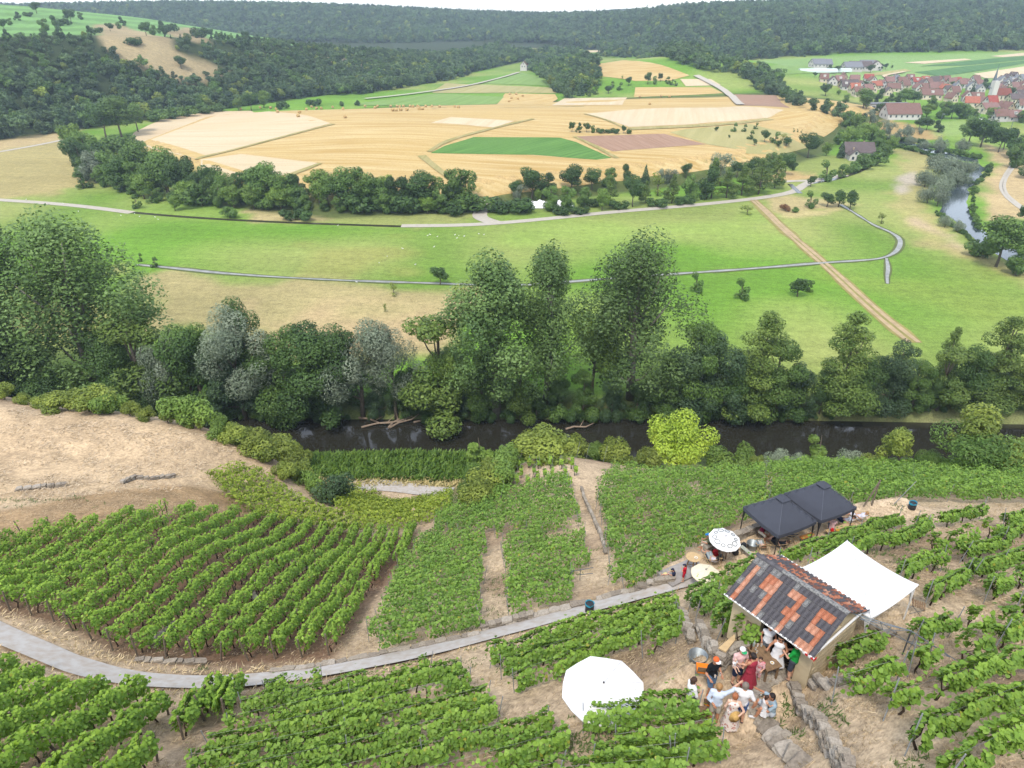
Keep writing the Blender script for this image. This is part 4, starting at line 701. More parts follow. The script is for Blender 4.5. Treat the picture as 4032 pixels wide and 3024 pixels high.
def vine_row(path, label, group, pal='vine', h=1.5, wd=.5, dens=200, leaf=.17, hexa=False, gap=.12, post=None, pstep=4.5, trunks=True, wire=False, name='vine_row', seed=None, hmin=.45):
    seed = seed if seed is not None else 1000 + NV[0]; NV[0] += 1; rng = np.random.default_rng(seed); P = resample(np.array([p[:2] for p in path], float), .25); L = .25 * (len(P) - 1)
    if len(P) < 3: P = resample(np.array([p[:2] for p in path], float), .05)
    Z = H(P[:, 0], P[:, 1]); root = np.array([P[0, 0], P[0, 1], Z[0]]); o = empty(name, root); tag(o, label, 'grapevines' if name == 'vine_row' else 'grapevine', group)
    n = max(60, int(dens * max(L, .5))); s = rng.uniform(0, 1, n) * (len(P) - 1); i = np.clip(s.astype(int), 0, len(P) - 2); f = (s - i)[:, None]; q = P[i] * (1 - f) + P[i + 1] * f; zz = Z[i] * (1 - f[:, 0]) + Z[i + 1] * f[:, 0]
    tn = P[i + 1] - P[i]; tn /= np.linalg.norm(tn, axis=1)[:, None] + 1e-9; nn = np.column_stack([-tn[:, 1], tn[:, 0]]); al = s * (L / (len(P) - 1))
    def ln(a, sc, sd): return vnoise(a, np.full(a.shape, seed * 1.37), sc, sd)
    top = h * (.74 + .30 * ln(al, .9, 3) + .26 * ln(al, .33, 4)); low = hmin + .35 * ln(al, .8, 5) - .1; g = ln(al, 1.15, 6); keep = (g > gap * 1.5) | (rng.uniform(0, 1, n) < .12)
    u = rng.uniform(0, 1, n) ** .82; z = low + (top - low) * u; wob = (ln(al, .7, 8) - .5) * .28; half = wd * .5 * (.55 + .75 * np.sin(np.pi * np.clip(u * .85 + .1, 0, 1))) * (.75 + .6 * ln(al, .45, 9)); sg = np.where(rng.uniform(0, 1, n) < .5, -1, 1); rr = rng.uniform(.35, 1.1, n) ** .7
    off = sg * half * rr + wob; shoot = rng.uniform(0, 1, n) < .03; off = np.where(shoot, off * 1.7, off); z = np.where(shoot, z + rng.uniform(-.25, .3, n), z)
    Pp = np.column_stack([q + nn * off[:, None] + tn * rng.normal(size=(n, 1)) * .03, zz + z]); N = np.column_stack([nn * (sg * (.85 - .3 * u))[:, None], .30 + .75 * u]) + rng.normal(size=(n, 3)) * .38; N /= np.linalg.norm(N, axis=1)[:, None]
    a, b = np.array(PAL[pal][0]), np.array(PAL[pal][1]); t = np.clip(rng.beta(2.2, 2.4, n) * .85 + .30 * (u > .86) + (ln(al, 2.3, 11) - .5) * .35, 0, 1.15)[:, None]; col = a + (b - a) * t; odd = rng.uniform(0, 1, n) < .012; col[odd] = np.array([.26, .27, .04])
    Pp, N, col = Pp[keep] - root, N[keep], col[keep]
    V, F, c = (leaf_hex if hexa else leaf_cards)(Pp, N, leaf, col, rng, *(() if hexa else (1.05,)))
    fo = obj('foliage', mesh_np('foliage', V, F, c), VLEAF, o); fo['kind'] = 'stuff'
    if trunks:
        st = 1.15; k = max(1, int(L / st))
        for j in range(k):
            ii = min(len(P) - 1, int((j + .5) / k * (len(P) - 1) + rng.uniform(-1, 1))); tr = bpy.data.objects.new('vine_trunk', TRK[int(rng.integers(5))]); tr.location = (float(P[ii, 0] - root[0]), float(P[ii, 1] - root[1]), float(Z[ii] - root[2])); tr.rotation_euler = (rng.normal() * .1, rng.normal() * .1, rng.uniform(0, 6.28)); link(tr, o)
    if post:
        k = max(1, int(round(L / pstep))); tops = []
        for j in range(k + 1):
            ii = min(len(P) - 1, int(j / k * (len(P) - 1))); po = bpy.data.objects.new('post', PST[post]); po.location = (float(P[ii, 0] - root[0]), float(P[ii, 1] - root[1]), float(Z[ii] - root[2])); e = (1.0 if j in (0, k) else .3)
            po.rotation_euler = (rng.normal() * .05, rng.normal() * .05, 0)
            if j in (0, k): po.rotation_euler = (-tn[min(i.max(), 0)][1] * .0 + rng.normal() * .06, rng.normal() * .08, 0)
            link(po, o); tops.append(Vector(po.location) + Vector((0, 0, 1.25)))
        if wire and len(tops) > 1:
            mb = MB(); mb.tube(tops, .0035, 3); mb.tube([v - Vector((0, 0, .55)) for v in tops], .0035, 3); mb.build('wire', WIRE, o)
    return o
def block(poly, dirv, spacing, phrase, group, order='left', off=0.0, minlen=1.6, world=False, jig=.12, **kw):
    P = np.array(poly if world else [hit(a, b)[:2] for a, b in poly]); d = np.array(dirv, float); d /= np.linalg.norm(d); nrm = np.array([d[1], -d[0]]); c = P @ nrm; al = P @ d; rows = []
    rng = np.random.default_rng(int(abs(c.sum()) * 100) % 9999)
    for v in np.arange(c.min() + off + spacing * .5, c.max(), spacing):
        t = np.arange(al.min(), al.max(), .4); wv_ = v + (vnoise(t, np.full(t.shape, v), 6, 3) - .5) * jig * 2; pts = d[None] * t[:, None] + nrm[None] * wv_[:, None]; ins = sd_poly(P, pts[:, 0], pts[:, 1]) > 0
        j = 0
        while j < len(t):
            if ins[j]:
                k = j
                while k + 1 < len(t) and ins[k + 1]: k += 1
                a, b = t[j] + rng.uniform(-.3, .3), t[k] + rng.uniform(-.3, .3)
                if b - a > minlen: rows.append(pts[j:k + 1])
                j = k + 1
            else: j += 1
    rows.sort(key=(lambda r: r[:, 0].mean()) if order == 'left' else (lambda r: -r[:, 1].mean() + .2 * r[:, 0].mean()))
    for i, r_ in enumerate(rows): vine_row(r_, f'{ordn(i)} vine row {phrase}, from the ' + ('left' if order == 'left' else 'far end'), group, **kw)
    return len(rows)
def w(px, py, up=0.0): return hit(px, py, up)[:2]
dpath = w(2400, 2385) - w(1300, 2660); dterr = w(2960, 2095) - w(2600, 2245)
NB = {}
NB['left'] = block(LBLOCK, (-.05, 1), 1.42, 'of the long left block', 'vine rows of the left block', dens=225, leaf=.155, post='wood', pstep=5, wd=.52, h=1.5, pal='vinefresh', gap=.10)
NB['flank'] = block([(830, 1885), (960, 1860), (1060, 1890), (1150, 1965), (1260, 2015), (1400, 2060), (1490, 2112), (1250, 2095), (1000, 2058), (890, 1985)], (.35, 1), 1.25, 'below the bare spur', 'yellowish vine rows below the spur', dens=120, leaf=.21, pal='vineyel', gap=0, wd=1.1, h=1.6, trunks=False)
NB['gully'] = block([(1285, 1975), (1330, 1928), (1480, 1938), (1785, 1962), (1800, 1995), (1700, 2070), (1500, 2100), (1400, 2060)], (1, .1), 1.7, 'in the gully beside the river road', 'vine rows in the gully', 'far', dens=110, leaf=.23, pal='vineyel', gap=0, wd=1.0, h=1.6, trunks=False)
kwC = dict(dens=225, leaf=.16, pal='vinedark', gap=.13, wd=.6, h=1.6, trunks=False, post='steel', pstep=6)
NB['c1'] = block([(1432, 2575), (1900, 2495), (1908, 2330), (1900, 2240), (1930, 2130), (1665, 2125), (1540, 2310)], dpath, 1.75, 'left of the weedy gap', 'vine rows below the path', 'far', **kwC)
NB['cu'] = block([(1700, 2120), (1720, 2050), (1800, 1990), (1950, 1950), (2080, 1940), (2240, 1905), (2270, 1960), (2290, 2080), (2200, 2120), (1960, 2125)], dpath, 1.85, 'on the low spur', 'vine rows on the low spur', 'far', **kwC)
NB['c2'] = block([(1990, 2455), (2250, 2405), (2255, 2290), (2322, 2235), (2300, 2090), (2200, 2125), (1950, 2130), (1975, 2250)], dpath, 1.75, 'left of the stone stairs', 'vine rows beside the stone steps', 'far', **kwC)
NB['c3'] = block([(2378, 2350), (2590, 2285), (2600, 2245), (2760, 2165), (2900, 2085), (3010, 2030), (3010, 1865), (2400, 1865), (2335, 1960), (2370, 2100), (2385, 2230)], dterr, 1.85, 'right of the stone stairs', 'vine rows below the terrace', 'far', **kwC)
NB['c4'] = block([(3010, 2015), (3200, 1990), (3400, 1985), (3560, 1960), (3700, 1985), (4120, 1990), (4120, 1858), (3010, 1858)], (1, .08), 1.85, 'below the terrace bin', 'vine rows at the right edge', 'far', **kwC)
kwF = dict(dens=360, leaf=.14, hexa=True, wire=True)
NB['fl'] = block([(-250, 2590), (40, 2640), (180, 2700), (300, 2740), (560, 2760), (640, 2760), (700, 2830), (640, 2950), (600, 3100), (560, 3400), (-400, 3400), (-300, 2700)], (-.05, 1), 1.62, 'above the path bend', 'vine rows uphill of the path bend', pal='vinefresh', h=1.55, wd=.62, post='wood', pstep=4.5, gap=.08, **kwF)
NB['fm'] = block([(680, 3150), (830, 2990), (880, 2890), (960, 2820), (1060, 2750), (1120, 2722), (1480, 2690), (1820, 2640), (1850, 2720), (1960, 2790), (1990, 2860), (2230, 2875), (2250, 3150)], dpath, 1.42, 'left of the white parasol', 'vine rows left of the big parasol', 'far', pal='vine', h=1.3, wd=.5, post='steel', pstep=6, gap=.22, **kwF)
NB['fr'] = block([(1890, 2625), (2000, 2585), (2280, 2500), (2580, 2410), (2650, 2400), (2690, 2480), (2660, 2560), (2560, 2610), (2480, 2600), (2250, 2700), (2140, 2710), (2020, 2770), (1960, 2710)], w(2280, 2500) - w(1890, 2625), 1.42, 'behind the white parasol', 'vine rows behind the big parasol', 'far', pal='vine', h=1.3, wd=.5, post='steel', pstep=6, gap=.2, **kwF)
def rows_px(L, phrase, group, order='photo', **kw):
    for i, P in enumerate(L): vine_row([w(a, b, .75) for a, b in P], f'{ordn(i)} vine row {phrase}', group, **kw)
rows_px([[(2300, 2835), (2480, 2815), (2745, 2790)], [(2430, 2930), (2600, 2900), (2800, 2870)], [(2330, 3000), (2500, 2985), (2660, 2965)], [(2660, 2985), (2850, 2945)], [(2200, 3060), (2700, 3020)]], 'in front of the big white parasol, from the top', 'vine rows in front of the big parasol', pal='vine', h=1.35, wd=.6, post='steel', pstep=6, gap=.05, **kwF)
rows_px([[(705, 2860), (800, 2740)], [(790, 2790), (870, 2690)], [(880, 2800), (930, 2690)]], 'on the bare corner above the path bend, from the left', 'short rows above the path bend', pal='vinefresh', h=1.4, wd=.6, post='wood', pstep=4, gap=.05, **kwF)
rows_px([[(3060, 2205), (3280, 2128), (3400, 2088), (3540, 2035)], [(3180, 2222), (3330, 2165), (3440, 2135), (3560, 2112), (3650, 2075)], [(3604, 2058), (3755, 2035), (3870, 2005)], [(3963, 2050), (4100, 2010)], [(3793, 2175), (3925, 2138), (4060, 2065)], [(3547, 2262), (3648, 2208), (3720, 2205)], [(3825, 2248), (3930, 2215), (4060, 2172)], [(3654, 2350), (3730, 2300), (3799, 2258)], [(3894, 2322), (3960, 2290), (4060, 2255)], [(3600, 2500), (3686, 2468), (3755, 2450)], [(3932, 2512), (4020, 2465)], [(3598, 2600), (3673, 2568)], [(3240, 2592), (3350, 2555), (3472, 2520)], [(3295, 2705), (3400, 2672), (3470, 2650), (3547, 2632)], [(3503, 2770), (3700, 2695), (3900, 2625), (4080, 2590)], [(3591, 2905), (3800, 2808), (4080, 2715)], [(3736, 3030), (3880, 2945), (4080, 2868)], [(4010, 2380), (4090, 2350)]],
        'on the sunburnt slope right of the hut, from the top', 'vine rows right of the hut', pal='vine', h=1.15, wd=.42, post='steel', pstep=4, gap=.16, **kwF)
rows_px([[(2715, 2375), (2840, 2298), (2990, 2228)], [(2745, 2400), (2830, 2345)], [(2830, 2475), (2900, 2410)]], 'between the path and the hut, from the path', 'vine rows beside the hut', pal='vinedark', h=1.5, wd=.6, post='steel', pstep=3, gap=.03, **kwF)
singles = [(2935, 2490, 'in front of the hut wall beside the table'), (3686, 2150, 'right of the white gazebo'), (3758, 2126, 'left of the rusty-leaved vine'), (3809, 2118, 'uphill of the blue bin'), (3903, 2086, 'at the end of the top row'), (3856, 2440, 'high on the bare slope'), (3837, 2548, 'beside the metal lattice frame'), (2860, 2440, 'left of the hut wall'), (4000, 2440, 'near the right edge')]
for px, py, wh in singles:
    a = w(px, py, .7); vine_row([a - np.array([.3, .05]), a + np.array([.3, .05])], f'single bushy grapevine {wh}', 'single grapevines', name='grapevine', pal='vine', h=1.25, wd=.75, gap=0, dens=330, leaf=.165, hexa=True, trunks=True)
_r = np.random.default_rng(4)     # young vines with their stakes on the bald top of the low spur
yv = [(2035 + 42 * i + 18 * (j % 2) + float(_r.uniform(-8, 8)), 1845 + 34 * j + float(_r.uniform(-6, 6))) for j in range(3) for i in range(6)]
for i, (px, py) in enumerate(sorted(yv)):
    a = w(px, py); o = vine_row([a - np.array([.15, 0]), a + np.array([.15, 0])], f'young staked vine on the bald spur top, {ordn(i)} from the left', 'young vines on the spur', name='grapevine', pal='vinefresh', h=1.3, wd=.6, gap=0, dens=160, leaf=.2, post='steel', pstep=9)
# ------------------------------------------------------------------ dry grass and weeds
def blades(name, X, Y, hgt, wid, lay, ca, cb, label, seed, curl=.3, mat=None):
    rng = np.random.default_rng(seed); n = len(X); Z = H(X, Y); a = rng.uniform(0, 6.28, n); la = np.abs(rng.normal(lay, .3, n)); L = hgt * rng.uniform(.5, 1.3, n)
    d = np.column_stack([np.cos(a) * np.sin(la), np.sin(a) * np.sin(la), np.cos(la)]); b = np.column_stack([-np.sin(a), np.cos(a), np.zeros(n)]) * (wid * rng.uniform(.6, 1.4, n))[:, None]
    p = np.column_stack([X, Y, Z]); V = np.stack([p - b, p + b, p + d * L[:, None] * .6 + b * .6, p + d * L[:, None] + np.column_stack([np.cos(a), np.sin(a), -np.ones(n)]) * (curl * L)[:, None] * .5], 1)
    t = rng.uniform(0, 1, n)[:, None]; me = mesh_np(name, V.reshape(-1, 3), np.arange(n * 4).reshape(-1, 4), np.array(ca) + (np.array(cb) - np.array(ca)) * t)
    o = obj(name, me, mat or LEAF); tag(o, label, 'grass', kind='stuff'); return o
r_ = np.random.default_rng(21); n = 260000; Yb = 8 + 46 * r_.uniform(0, 1, n) ** 1.4; Xb = r_.uniform(-1, 1, n) * (Yb * .78 + 14); cl = vnoise(Xb, Yb, .55, 31) * .6 + vnoise(Xb, Yb, 2.2, 32) * .4; dpt = np.full(n, 99.0); Lp = resample(chaikin(vp), .8)
for q in Lp: dpt = np.minimum(dpt, (Xb - q[0]) ** 2 + (Yb - q[1]) ** 2)
_lb = sd_poly([hit(a, b)[:2] for a, b in LBLOCK], Xb, Yb)
k = (cl > .44) & (dpt > 1.05) & ((_lb < 0) | (r_.uniform(0, 1, n) < .25))
DRYG = leafmat('dry_grass', 1.0, trans=.15, rnd=.0)
blades('dry_grass', Xb[k], Yb[k], .20, .009, 1.15, (.30, .225, .14), (.54, .43, .29), 'dry straw-coloured grass lying between the vines', 5, mat=DRYG)
k2 = (cl < .34) & (dpt > 1.2) & (vnoise(Xb, Yb, 3.2, 77) > .70); blades('green_weeds', Xb[k2], Yb[k2], .22, .02, .7, (.05, .09, .02), (.12, .16, .05), 'small green weeds between the vines', 6)
xq, yq, r2 = scatter(-70, -5, 42, 84, 60000, 8); kb = sd_poly([hit(a, b)[:2] for a, b in BARE], xq, yq) > .5; kb &= vnoise(xq, yq, 1.6, 35) > .42
blades('mown_straw', xq[kb], yq[kb], .42, .028, 1.35, (.34, .26, .18), (.52, .42, .30), 'cut straw lying on the bare spur', 7, mat=DRYG)
xq, yq, r2 = scatter(-45, 2, 87.5, 97.2, 15000, 9); blades('riverside_weeds', xq, yq, 1.15, .16, .45, (.06, .13, .02), (.16, .26, .04), 'tall green weeds between road and river', 8)
xq, yq, r2 = scatter(-40, 0, 85.8, 88.4, 3000, 10); blades('verge_grass', xq, yq, .7, .08, .6, (.32, .26, .12), (.5, .42, .2), 'dry tall grass on the river road verge', 9, mat=DRYG)
Lp2 = Lp + np.random.default_rng(3).normal(size=Lp.shape) * .0; xs_, ys_ = [], []
for q in range(len(Lp) - 1):
    t = Lp[q + 1] - Lp[q]; t = t / np.linalg.norm(t); nn = np.array([-t[1], t[0]])
    for s in (-1, 1):
        m = 26 if q < 22 else 12
        o_ = 1.0 + np.abs(r_.normal(size=m)) * (.5 if q < 22 else .22); g = Lp[q] + t * r_.uniform(0, .8, m)[:, None] + nn * (s * o_)[:, None]; xs_.append(g[:, 0]); ys_.append(g[:, 1])
blades('path_verge', np.concatenate(xs_), np.concatenate(ys_), .3, .016, .8, (.42, .32, .18), (.66, .54, .36), 'pale dry grass along both edges of the path', 11, mat=DRYG)
# ------------------------------------------------------------------ the hut
M_ = plain
stone_m = [M_('wall_stone_a', 'b3a898', .95, .4, 6, .1, .6), M_('wall_stone_b', 'a3988a', .95, .45, 5, .1, .6), M_('wall_stone_c', 'c2b8aa', .95, .35, 7, .1, .6)]
plast = M_('hut_plaster', 'd5c3a0', .9, .18, 3, .2, .2); darkin = M_('hut_inside', '4a4038', .95, .3, 4, .1); white_m = M_('white_paint', 'f4f4f2', .5, .06, 4, .4); white_c = M_('white_canvas', 'ffffff', .8, .03, 2, .2); wood_m = M_('table_wood', '9a7d5f', .8, .35, 7, .2, .2); wood_l = M_('light_wood', 'd8b98a', .75, .2, 9, .2); wood_d = M_('old_wood', '8b7a66', .9, .3, 9, .2)
orange_m = M_('orange_cushion', 'ff8a1e', .8, .1, 5, .2); zinc = M_('zinc', '9ba3a6', .45, .25, 6, .5, metal=.55); black_c = M_('black_canvas', '4a4e5a', .75, .12, 2.5, .3); black_m = M_('black_steel', '26272b', .5, .2, 9, .4); blackp = M_('black_plastic', '2c2e31', .5, .2, 5, .4); bluebag = M_('blue_liner', '2aa6c8', .4, .25, 9, .4)
sling_g = M_('sling_grey', '8d9188', .9, .15, 9, .1); sling_n = M_('sling_dark', '4d5058', .9, .15, 9, .1); sling_w = M_('sling_white', 'dfe0e4', .9, .1, 9, .1)
tile_d = M_('tile_slate', '6c6a6e', .85, .45, 5, .2, .3, c2='535156'); tile_d2 = M_('tile_slate_lichen', '9a9a98', .9, .4, 16, .2, .3, c2='5e5d60'); tile_o = M_('tile_orange', 'c98668', .85, .3, 9, .2, .3, c2='a86a50'); tile_o2 = M_('tile_orange_pale', 'd6a288', .85, .3, 9, .2, .3, c2='b57e64'); tile_m = M_('tile_weathered', '9a6350', .9, .4, 7, .2, .3, c2='6a5550')
concrete = M_('concrete', 'b3aeaa', .92, .2, 3, .15, .2, c2='9a948e'); steel_m = M_('frame_steel', '7f8a94', .4, .2, 10, .5, metal=.7)
HC = np.array([10.26, 18.92]); ha = np.array([-.6, .8]); hn = np.array([-.8, -.6]); HL, HW, ZR, ZE, ZF = 1.80, 1.66, 47.0, 46.05, 44.0
hrot = math.atan2(ha[1], ha[0])            # local x along the ridge (to the far end), local y = left of it -> front is +y
hut = empty('stone_hut', (HC[0], HC[1], ZF), hrot); tag(hut, 'small sand-coloured vineyard hut with patchwork grey and orange tile roof', 'hut')
wl, ww, wt_, eh = HL - .16, HW - .32, .22, ZE - ZF + .06      # wall half length, half width, thickness, eave height
rh = ZR - ZF
def wall(name, pts, th_axis, th, mat=plast, par=hut):
    """extrude a polygon given in local coordinates along an axis"""
    n = len(pts); d = Vector(th_axis) * th; V = [Vector(p) for p in pts] + [Vector(p) + d for p in pts]
    return obj(name, mesh_py(name, V, [tuple(range(n)), tuple(range(n, 2 * n))[::-1]] + [(i, n + i, n + (i + 1) % n, (i + 1) % n) for i in range(n)]), mat, par)
sl = (rh - eh) / ww * .94
# front wall (local +y) with the wide doorway; door from x=-1.35 (near end) to .25
wall('front_wall', [(.42, ww, -.3), (wl, ww, -.3), (wl, ww, eh), (.42, ww, eh)], (0, -1, 0), wt_); wall('front_wall', [(-wl, ww, -.3), (-1.12, ww, -.3), (-1.12, ww, eh), (-wl, ww, eh)], (0, -1, 0), wt_); wall('lintel', [(-1.12, ww - .003, eh - .16), (.42, ww - .003, eh - .16), (.42, ww - .003, eh - .003), (-1.12, ww - .003, eh - .003)], (0, -1, 0), wt_ - .01, wood_d)
wall('back_wall', [(-wl, -ww, -.3), (wl, -ww, -.3), (wl, -ww, eh), (-wl, -ww, eh)], (0, 1, 0), wt_)
zt_ = eh + ww * sl - .02
wall('gable_wall', [(wl - .003, ww - wt_, -.3), (wl - .003, -ww + wt_, -.3), (wl - .003, -ww + wt_, eh), (wl - .003, 0, zt_), (wl - .003, ww - wt_, eh)], (-1, 0, 0), wt_)
# near gable, with a slot under the ridge on the front side
wall('gable_wall', [(-wl + .003, ww - wt_, -.3), (-wl + .003, -ww + wt_, -.3), (-wl + .003, -ww + wt_, eh), (-wl + .003, -.16, zt_ - .16 * sl), (-wl + .003, -.16, eh - .02), (-wl + .003, ww - wt_, eh - .02)], (1, 0, 0), wt_)
wall('gable_infill', [(-wl + .006, ww - .3, eh - .02), (-wl + .006, .32, eh - .02), (-wl + .006, .32, zt_ - .36 * sl), ], (1, 0, 0), wt_ - .02); wall('slot_shade', [(-wl + .1, .30, eh - .02), (-wl + .1, -.15, eh - .02), (-wl + .1, -.15, zt_ - .2), (-wl + .1, .30, zt_ - .38)], (1, 0, 0), .06, darkin)  # dark sheet closes the open slot, its colour stands for the shade inside
wall('floor', [(-wl + wt_, ww, .012), (-wl + wt_, -ww + wt_, .012), (wl - wt_, -ww + wt_, .012), (wl - wt_, ww, .012)], (0, 0, -1), .25, darkin)
for i in range(7):      # rough joints of the near gable masonry, stones standing a little proud
    for j in range(9):
        y0 = -ww + .12 + j * .29 + (i % 2) * .14
        if y0 + .26 > ww - .1: continue
        MB().box((-wl - .004, y0 + .13, .12 + i * .24), (.028, .265, .215)).build('stone', plast, hut)
# rafters deck under the tiles
for s in (1, -1):
    L_ = math.hypot(HW, rh - (ZE - ZF)); deck = MB(); deck.add([(-HL + .03, 0, rh - .075), (HL - .03, 0, rh - .075), (HL - .03, s * HW, ZE - ZF - .055), (-HL + .03, s * HW, ZE - ZF - .055), (-HL + .03, 0, rh - .11), (HL - .03, 0, rh - .11), (HL - .03, s * HW, ZE - ZF - .095), (-HL + .03, s * HW, ZE - ZF - .095)], [(0, 1, 2, 3), (7, 6, 5, 4), (0, 4, 5, 1), (1, 5, 6, 2), (2, 6, 7, 3), (3, 7, 4, 0)]); deck.build('roof_deck', wood_d, hut)
NCt, NRt = 19, 6; tw = 2 * HL / NCt; L_ = math.hypot(HW, rh - (ZE - ZF)) + .05; tl = L_ / NRt
def tile_mesh(nm, mat):
    prof = [(-.5, .000), (-.34, .042), (-.18, .008), (.05, -.004), (.22, .010), (.36, .046), (.52, .012)]; V = []; F = []
    for k, (yy, lift) in enumerate(((-.06, -.004), (tl + .03, .046))):
        for x, z in prof: V.append((x * tw, yy, z + lift))
    for x, z in prof: V.append((x * tw, tl + .03, z + .008))
    n = len(prof)
    for i in range(n - 1): F += [(i, i + 1, n + i + 1, n + i), (n + i, n + i + 1, 2 * n + i + 1, 2 * n + i)]
    me = mesh_py(nm, V, F); me.materials.append(mat); return me
TM = {k: tile_mesh('tile_' + k, m) for k, m in (('d', tile_d), ('l', tile_d2), ('o', tile_o), ('p', tile_o2), ('m', tile_m))}
ORG = {(1, r) for r in range(1, 6)} | {(c, r) for c in (4, 5, 6) for r in (1, 2)} | {(6, 3), (6, 4), (6, 5)} | {(9, 1), (10, 1), (11, 1), (11, 2), (10, 3), (11, 3), (12, 3), (11, 4), (11, 5)} | {(15, 1), (16, 1), (17, 1), (15, 2), (15, 3), (16, 3), (17, 3), (17, 4), (15, 5), (16, 5), (17, 5)}      # orange tiles spell the year 1775
tr_ = random.Random(3)
for s in (1, -1):
    front = s == 1; ang = math.atan2(rh - (ZE - ZF), HW)
    for c in range(NCt):
        for r in range(NRt):
            x = HL - (c + .5) * tw              # column 0 at the far end
            if front: k = tr_.choice('op') if (c, r) in ORG else ('l' if (c < 7 and r < 4 and tr_.random() < .5) or tr_.random() < .12 else 'd')
            else: k = tr_.choice('oommpd') if (c * 5 + r * 3) % 7 > 1 else 'd'
            d0 = r * tl; o = bpy.data.objects.new('tile', TM[k]); o.location = (x, s * d0 * math.cos(ang), rh - .05 - d0 * math.sin(ang)); o.rotation_euler = (-s * ang if front else ang, 0, 0 if front else math.pi); o.rotation_euler = (-ang, tr_.uniform(-.02, .02), tr_.uniform(-.015, .015) + (0 if front else math.pi)); link(o, hut)
rdg = MB(); rp = [(math.cos(a) * .105, math.sin(a) * .085) for a in np.linspace(0, math.pi, 7)]
V = [(0, y, z) for y, z in rp] + [(.40, y * .9, z * .9 + .0) for y, z in rp]; rme = mesh_py('ridge_tile', V, [(i, i + 1, 8 + i, 7 + i) for i in range(6)] + [tuple(range(7))]); rme.materials.append(tile_d2); rme2 = rme.copy(); rme2.materials.clear(); rme2.materials.append(tile_d)
for i in range(10): o = bpy.data.objects.new('ridge_tile', (rme, rme2)[i > 6]); o.location = (-HL + .365 * i - .02, 0, rh - .045 + .004 * (i % 2)); link(o, hut)
for s in (1, -1): MB().tube([(-HL - .04, s * (HW + .075), ZE - ZF - .055), (HL + .03, s * (HW + .075), ZE - ZF - .045)], .032, 8).build('gutter', white_m, hut)
MB().tube([(-wl - .06, ww + .30, eh - .19), (-wl - .06, -ww - .1, eh - .02)], .045, 8).build('drain_pipe', white_m, hut)
redt = M_('tape_red', 'd8202a', .5, .1, 5); MB().box((-HL - .05, HW + .06, ZE - ZF - .06), (.02, .16, .10)).build('tape_end', redt, hut)
for i in range(4): MB().box((-HL + .03 + .1 * i, HW + .117, ZE - ZF - .06), (.085, .012, .08)).build('barrier_tape', redt if i % 2 == 0 else white_m, hut)
MB().box((.75, ww + .018, .95), (.42, .03, .5)).build('window_shutter', wood_d, hut)

# ------------------------------------------------------------------ dry stone walls, steps, path edging
def stone_mesh(seed):
    r = np.random.default_rng(seed); bm = bmesh.new(); bmesh.ops.create_cube(bm, size=1.0); bmesh.ops.subdivide_edges(bm, edges=bm.edges[:], cuts=1, use_grid_fill=True)
    for v in bm.verts:
        c = v.co; l = max(abs(c.x), abs(c.y), abs(c.z)); rr = c.length; c *= (1 - .30 * max(0, (rr - .5)))
        v.co = c + Vector(r.normal(size=3) * .045)
    me = bpy.data.meshes.new('stone'); bm.to_mesh(me); bm.free(); return me
STN = []
for i in range(9): me = stone_mesh(i); me.materials.append(stone_m[i % 3]); STN.append(me)
SR = random.Random(9)
def stone(par, loc, dim, rz, tilt=.05):
    o = bpy.data.objects.new('stone', STN[SR.randrange(9)]); o.location = [float(c) for c in loc]; o.scale = dim; o.rotation_euler = (SR.gauss(0, tilt), SR.gauss(0, tilt), rz + SR.gauss(0, tilt)); return link(o, par)
def dry_wall(P, h0, h1_, label, sl=.42, sh=.2, th=.34, px=True, zbase=None, name='dry_stone_wall'):
    W = np.array([hit(a, b)[:2] for a, b in P]) if px else np.array(P, float); L = resample(W, .05); n = len(L); root = np.array([L[0, 0], L[0, 1], h1(*L[0])]); o = empty(name, root); tag(o, label, 'wall'); tot = .05 * (n - 1)
    s = 0.0; rows_ = 0
    hh = lambda t: h0 + (h1_ - h0) * t
    z = -.08
    while z < max(h0, h1_):
        s = SR.uniform(0, .2)
        while s < tot:
            l = sl * SR.uniform(.6, 1.35); m = min(n - 1, int((s + l / 2) / .05)); t = m / n
            if z < hh(t):
                p = L[m]; q = L[min(n - 1, m + 4)] - L[max(0, m - 4)]; zb = h1(*p) if zbase is None else zbase(t)
                stone(o, (p[0] - root[0] + SR.gauss(0, .03), p[1] - root[1] + SR.gauss(0, .03), zb - root[2] + z + sh / 2), (l * 1.06, th * SR.uniform(.85, 1.2), sh * SR.uniform(.9, 1.25)), math.atan2(q[1], q[0]))
            s += l
        z += sh
    return o
dry_wall([(530, 2604), (660, 2612), (790, 2614)], .22, .22, 'short pale stone kerb beside the path at the lower left', .5, .17, .3)
dry_wall([(1060, 2650), (1200, 2638), (1400, 2602), (1650, 2552), (1890, 2500)], .24, .24, 'low whitish stone wall edging the path below the left vines', .5, .17, .3)
dry_wall([(1890, 2488), (2050, 2448), (2200, 2410), (2300, 2386)], .34, .30, 'taller end of the pale stone wall below the bin', .5, .2, .38)
dry_wall([(2350, 2368), (2450, 2340), (2560, 2312), (2640, 2296)], .26, .3, 'pale stone wall edging the path before the concrete slab', .5, .18, .32)
dry_wall([(2830, 2165), (2900, 2125), (2960, 2098), (3010, 2082)], .3, .35, 'grey stone wall at the terrace edge left of the black gazebos', .5, .2, .4)
dry_wall([(2650, 2395), (2690, 2430), (2700, 2480), (2720, 2530)], .4, .4, 'dark rough stone wall left of the vines beside the hut', .26, .13, .3)
dry_wall([(2745, 2480), (2775, 2520), (2800, 2560), (2812, 2590)], .45, .35, 'crumbling stone wall beside the zinc tub', .26, .13, .3)
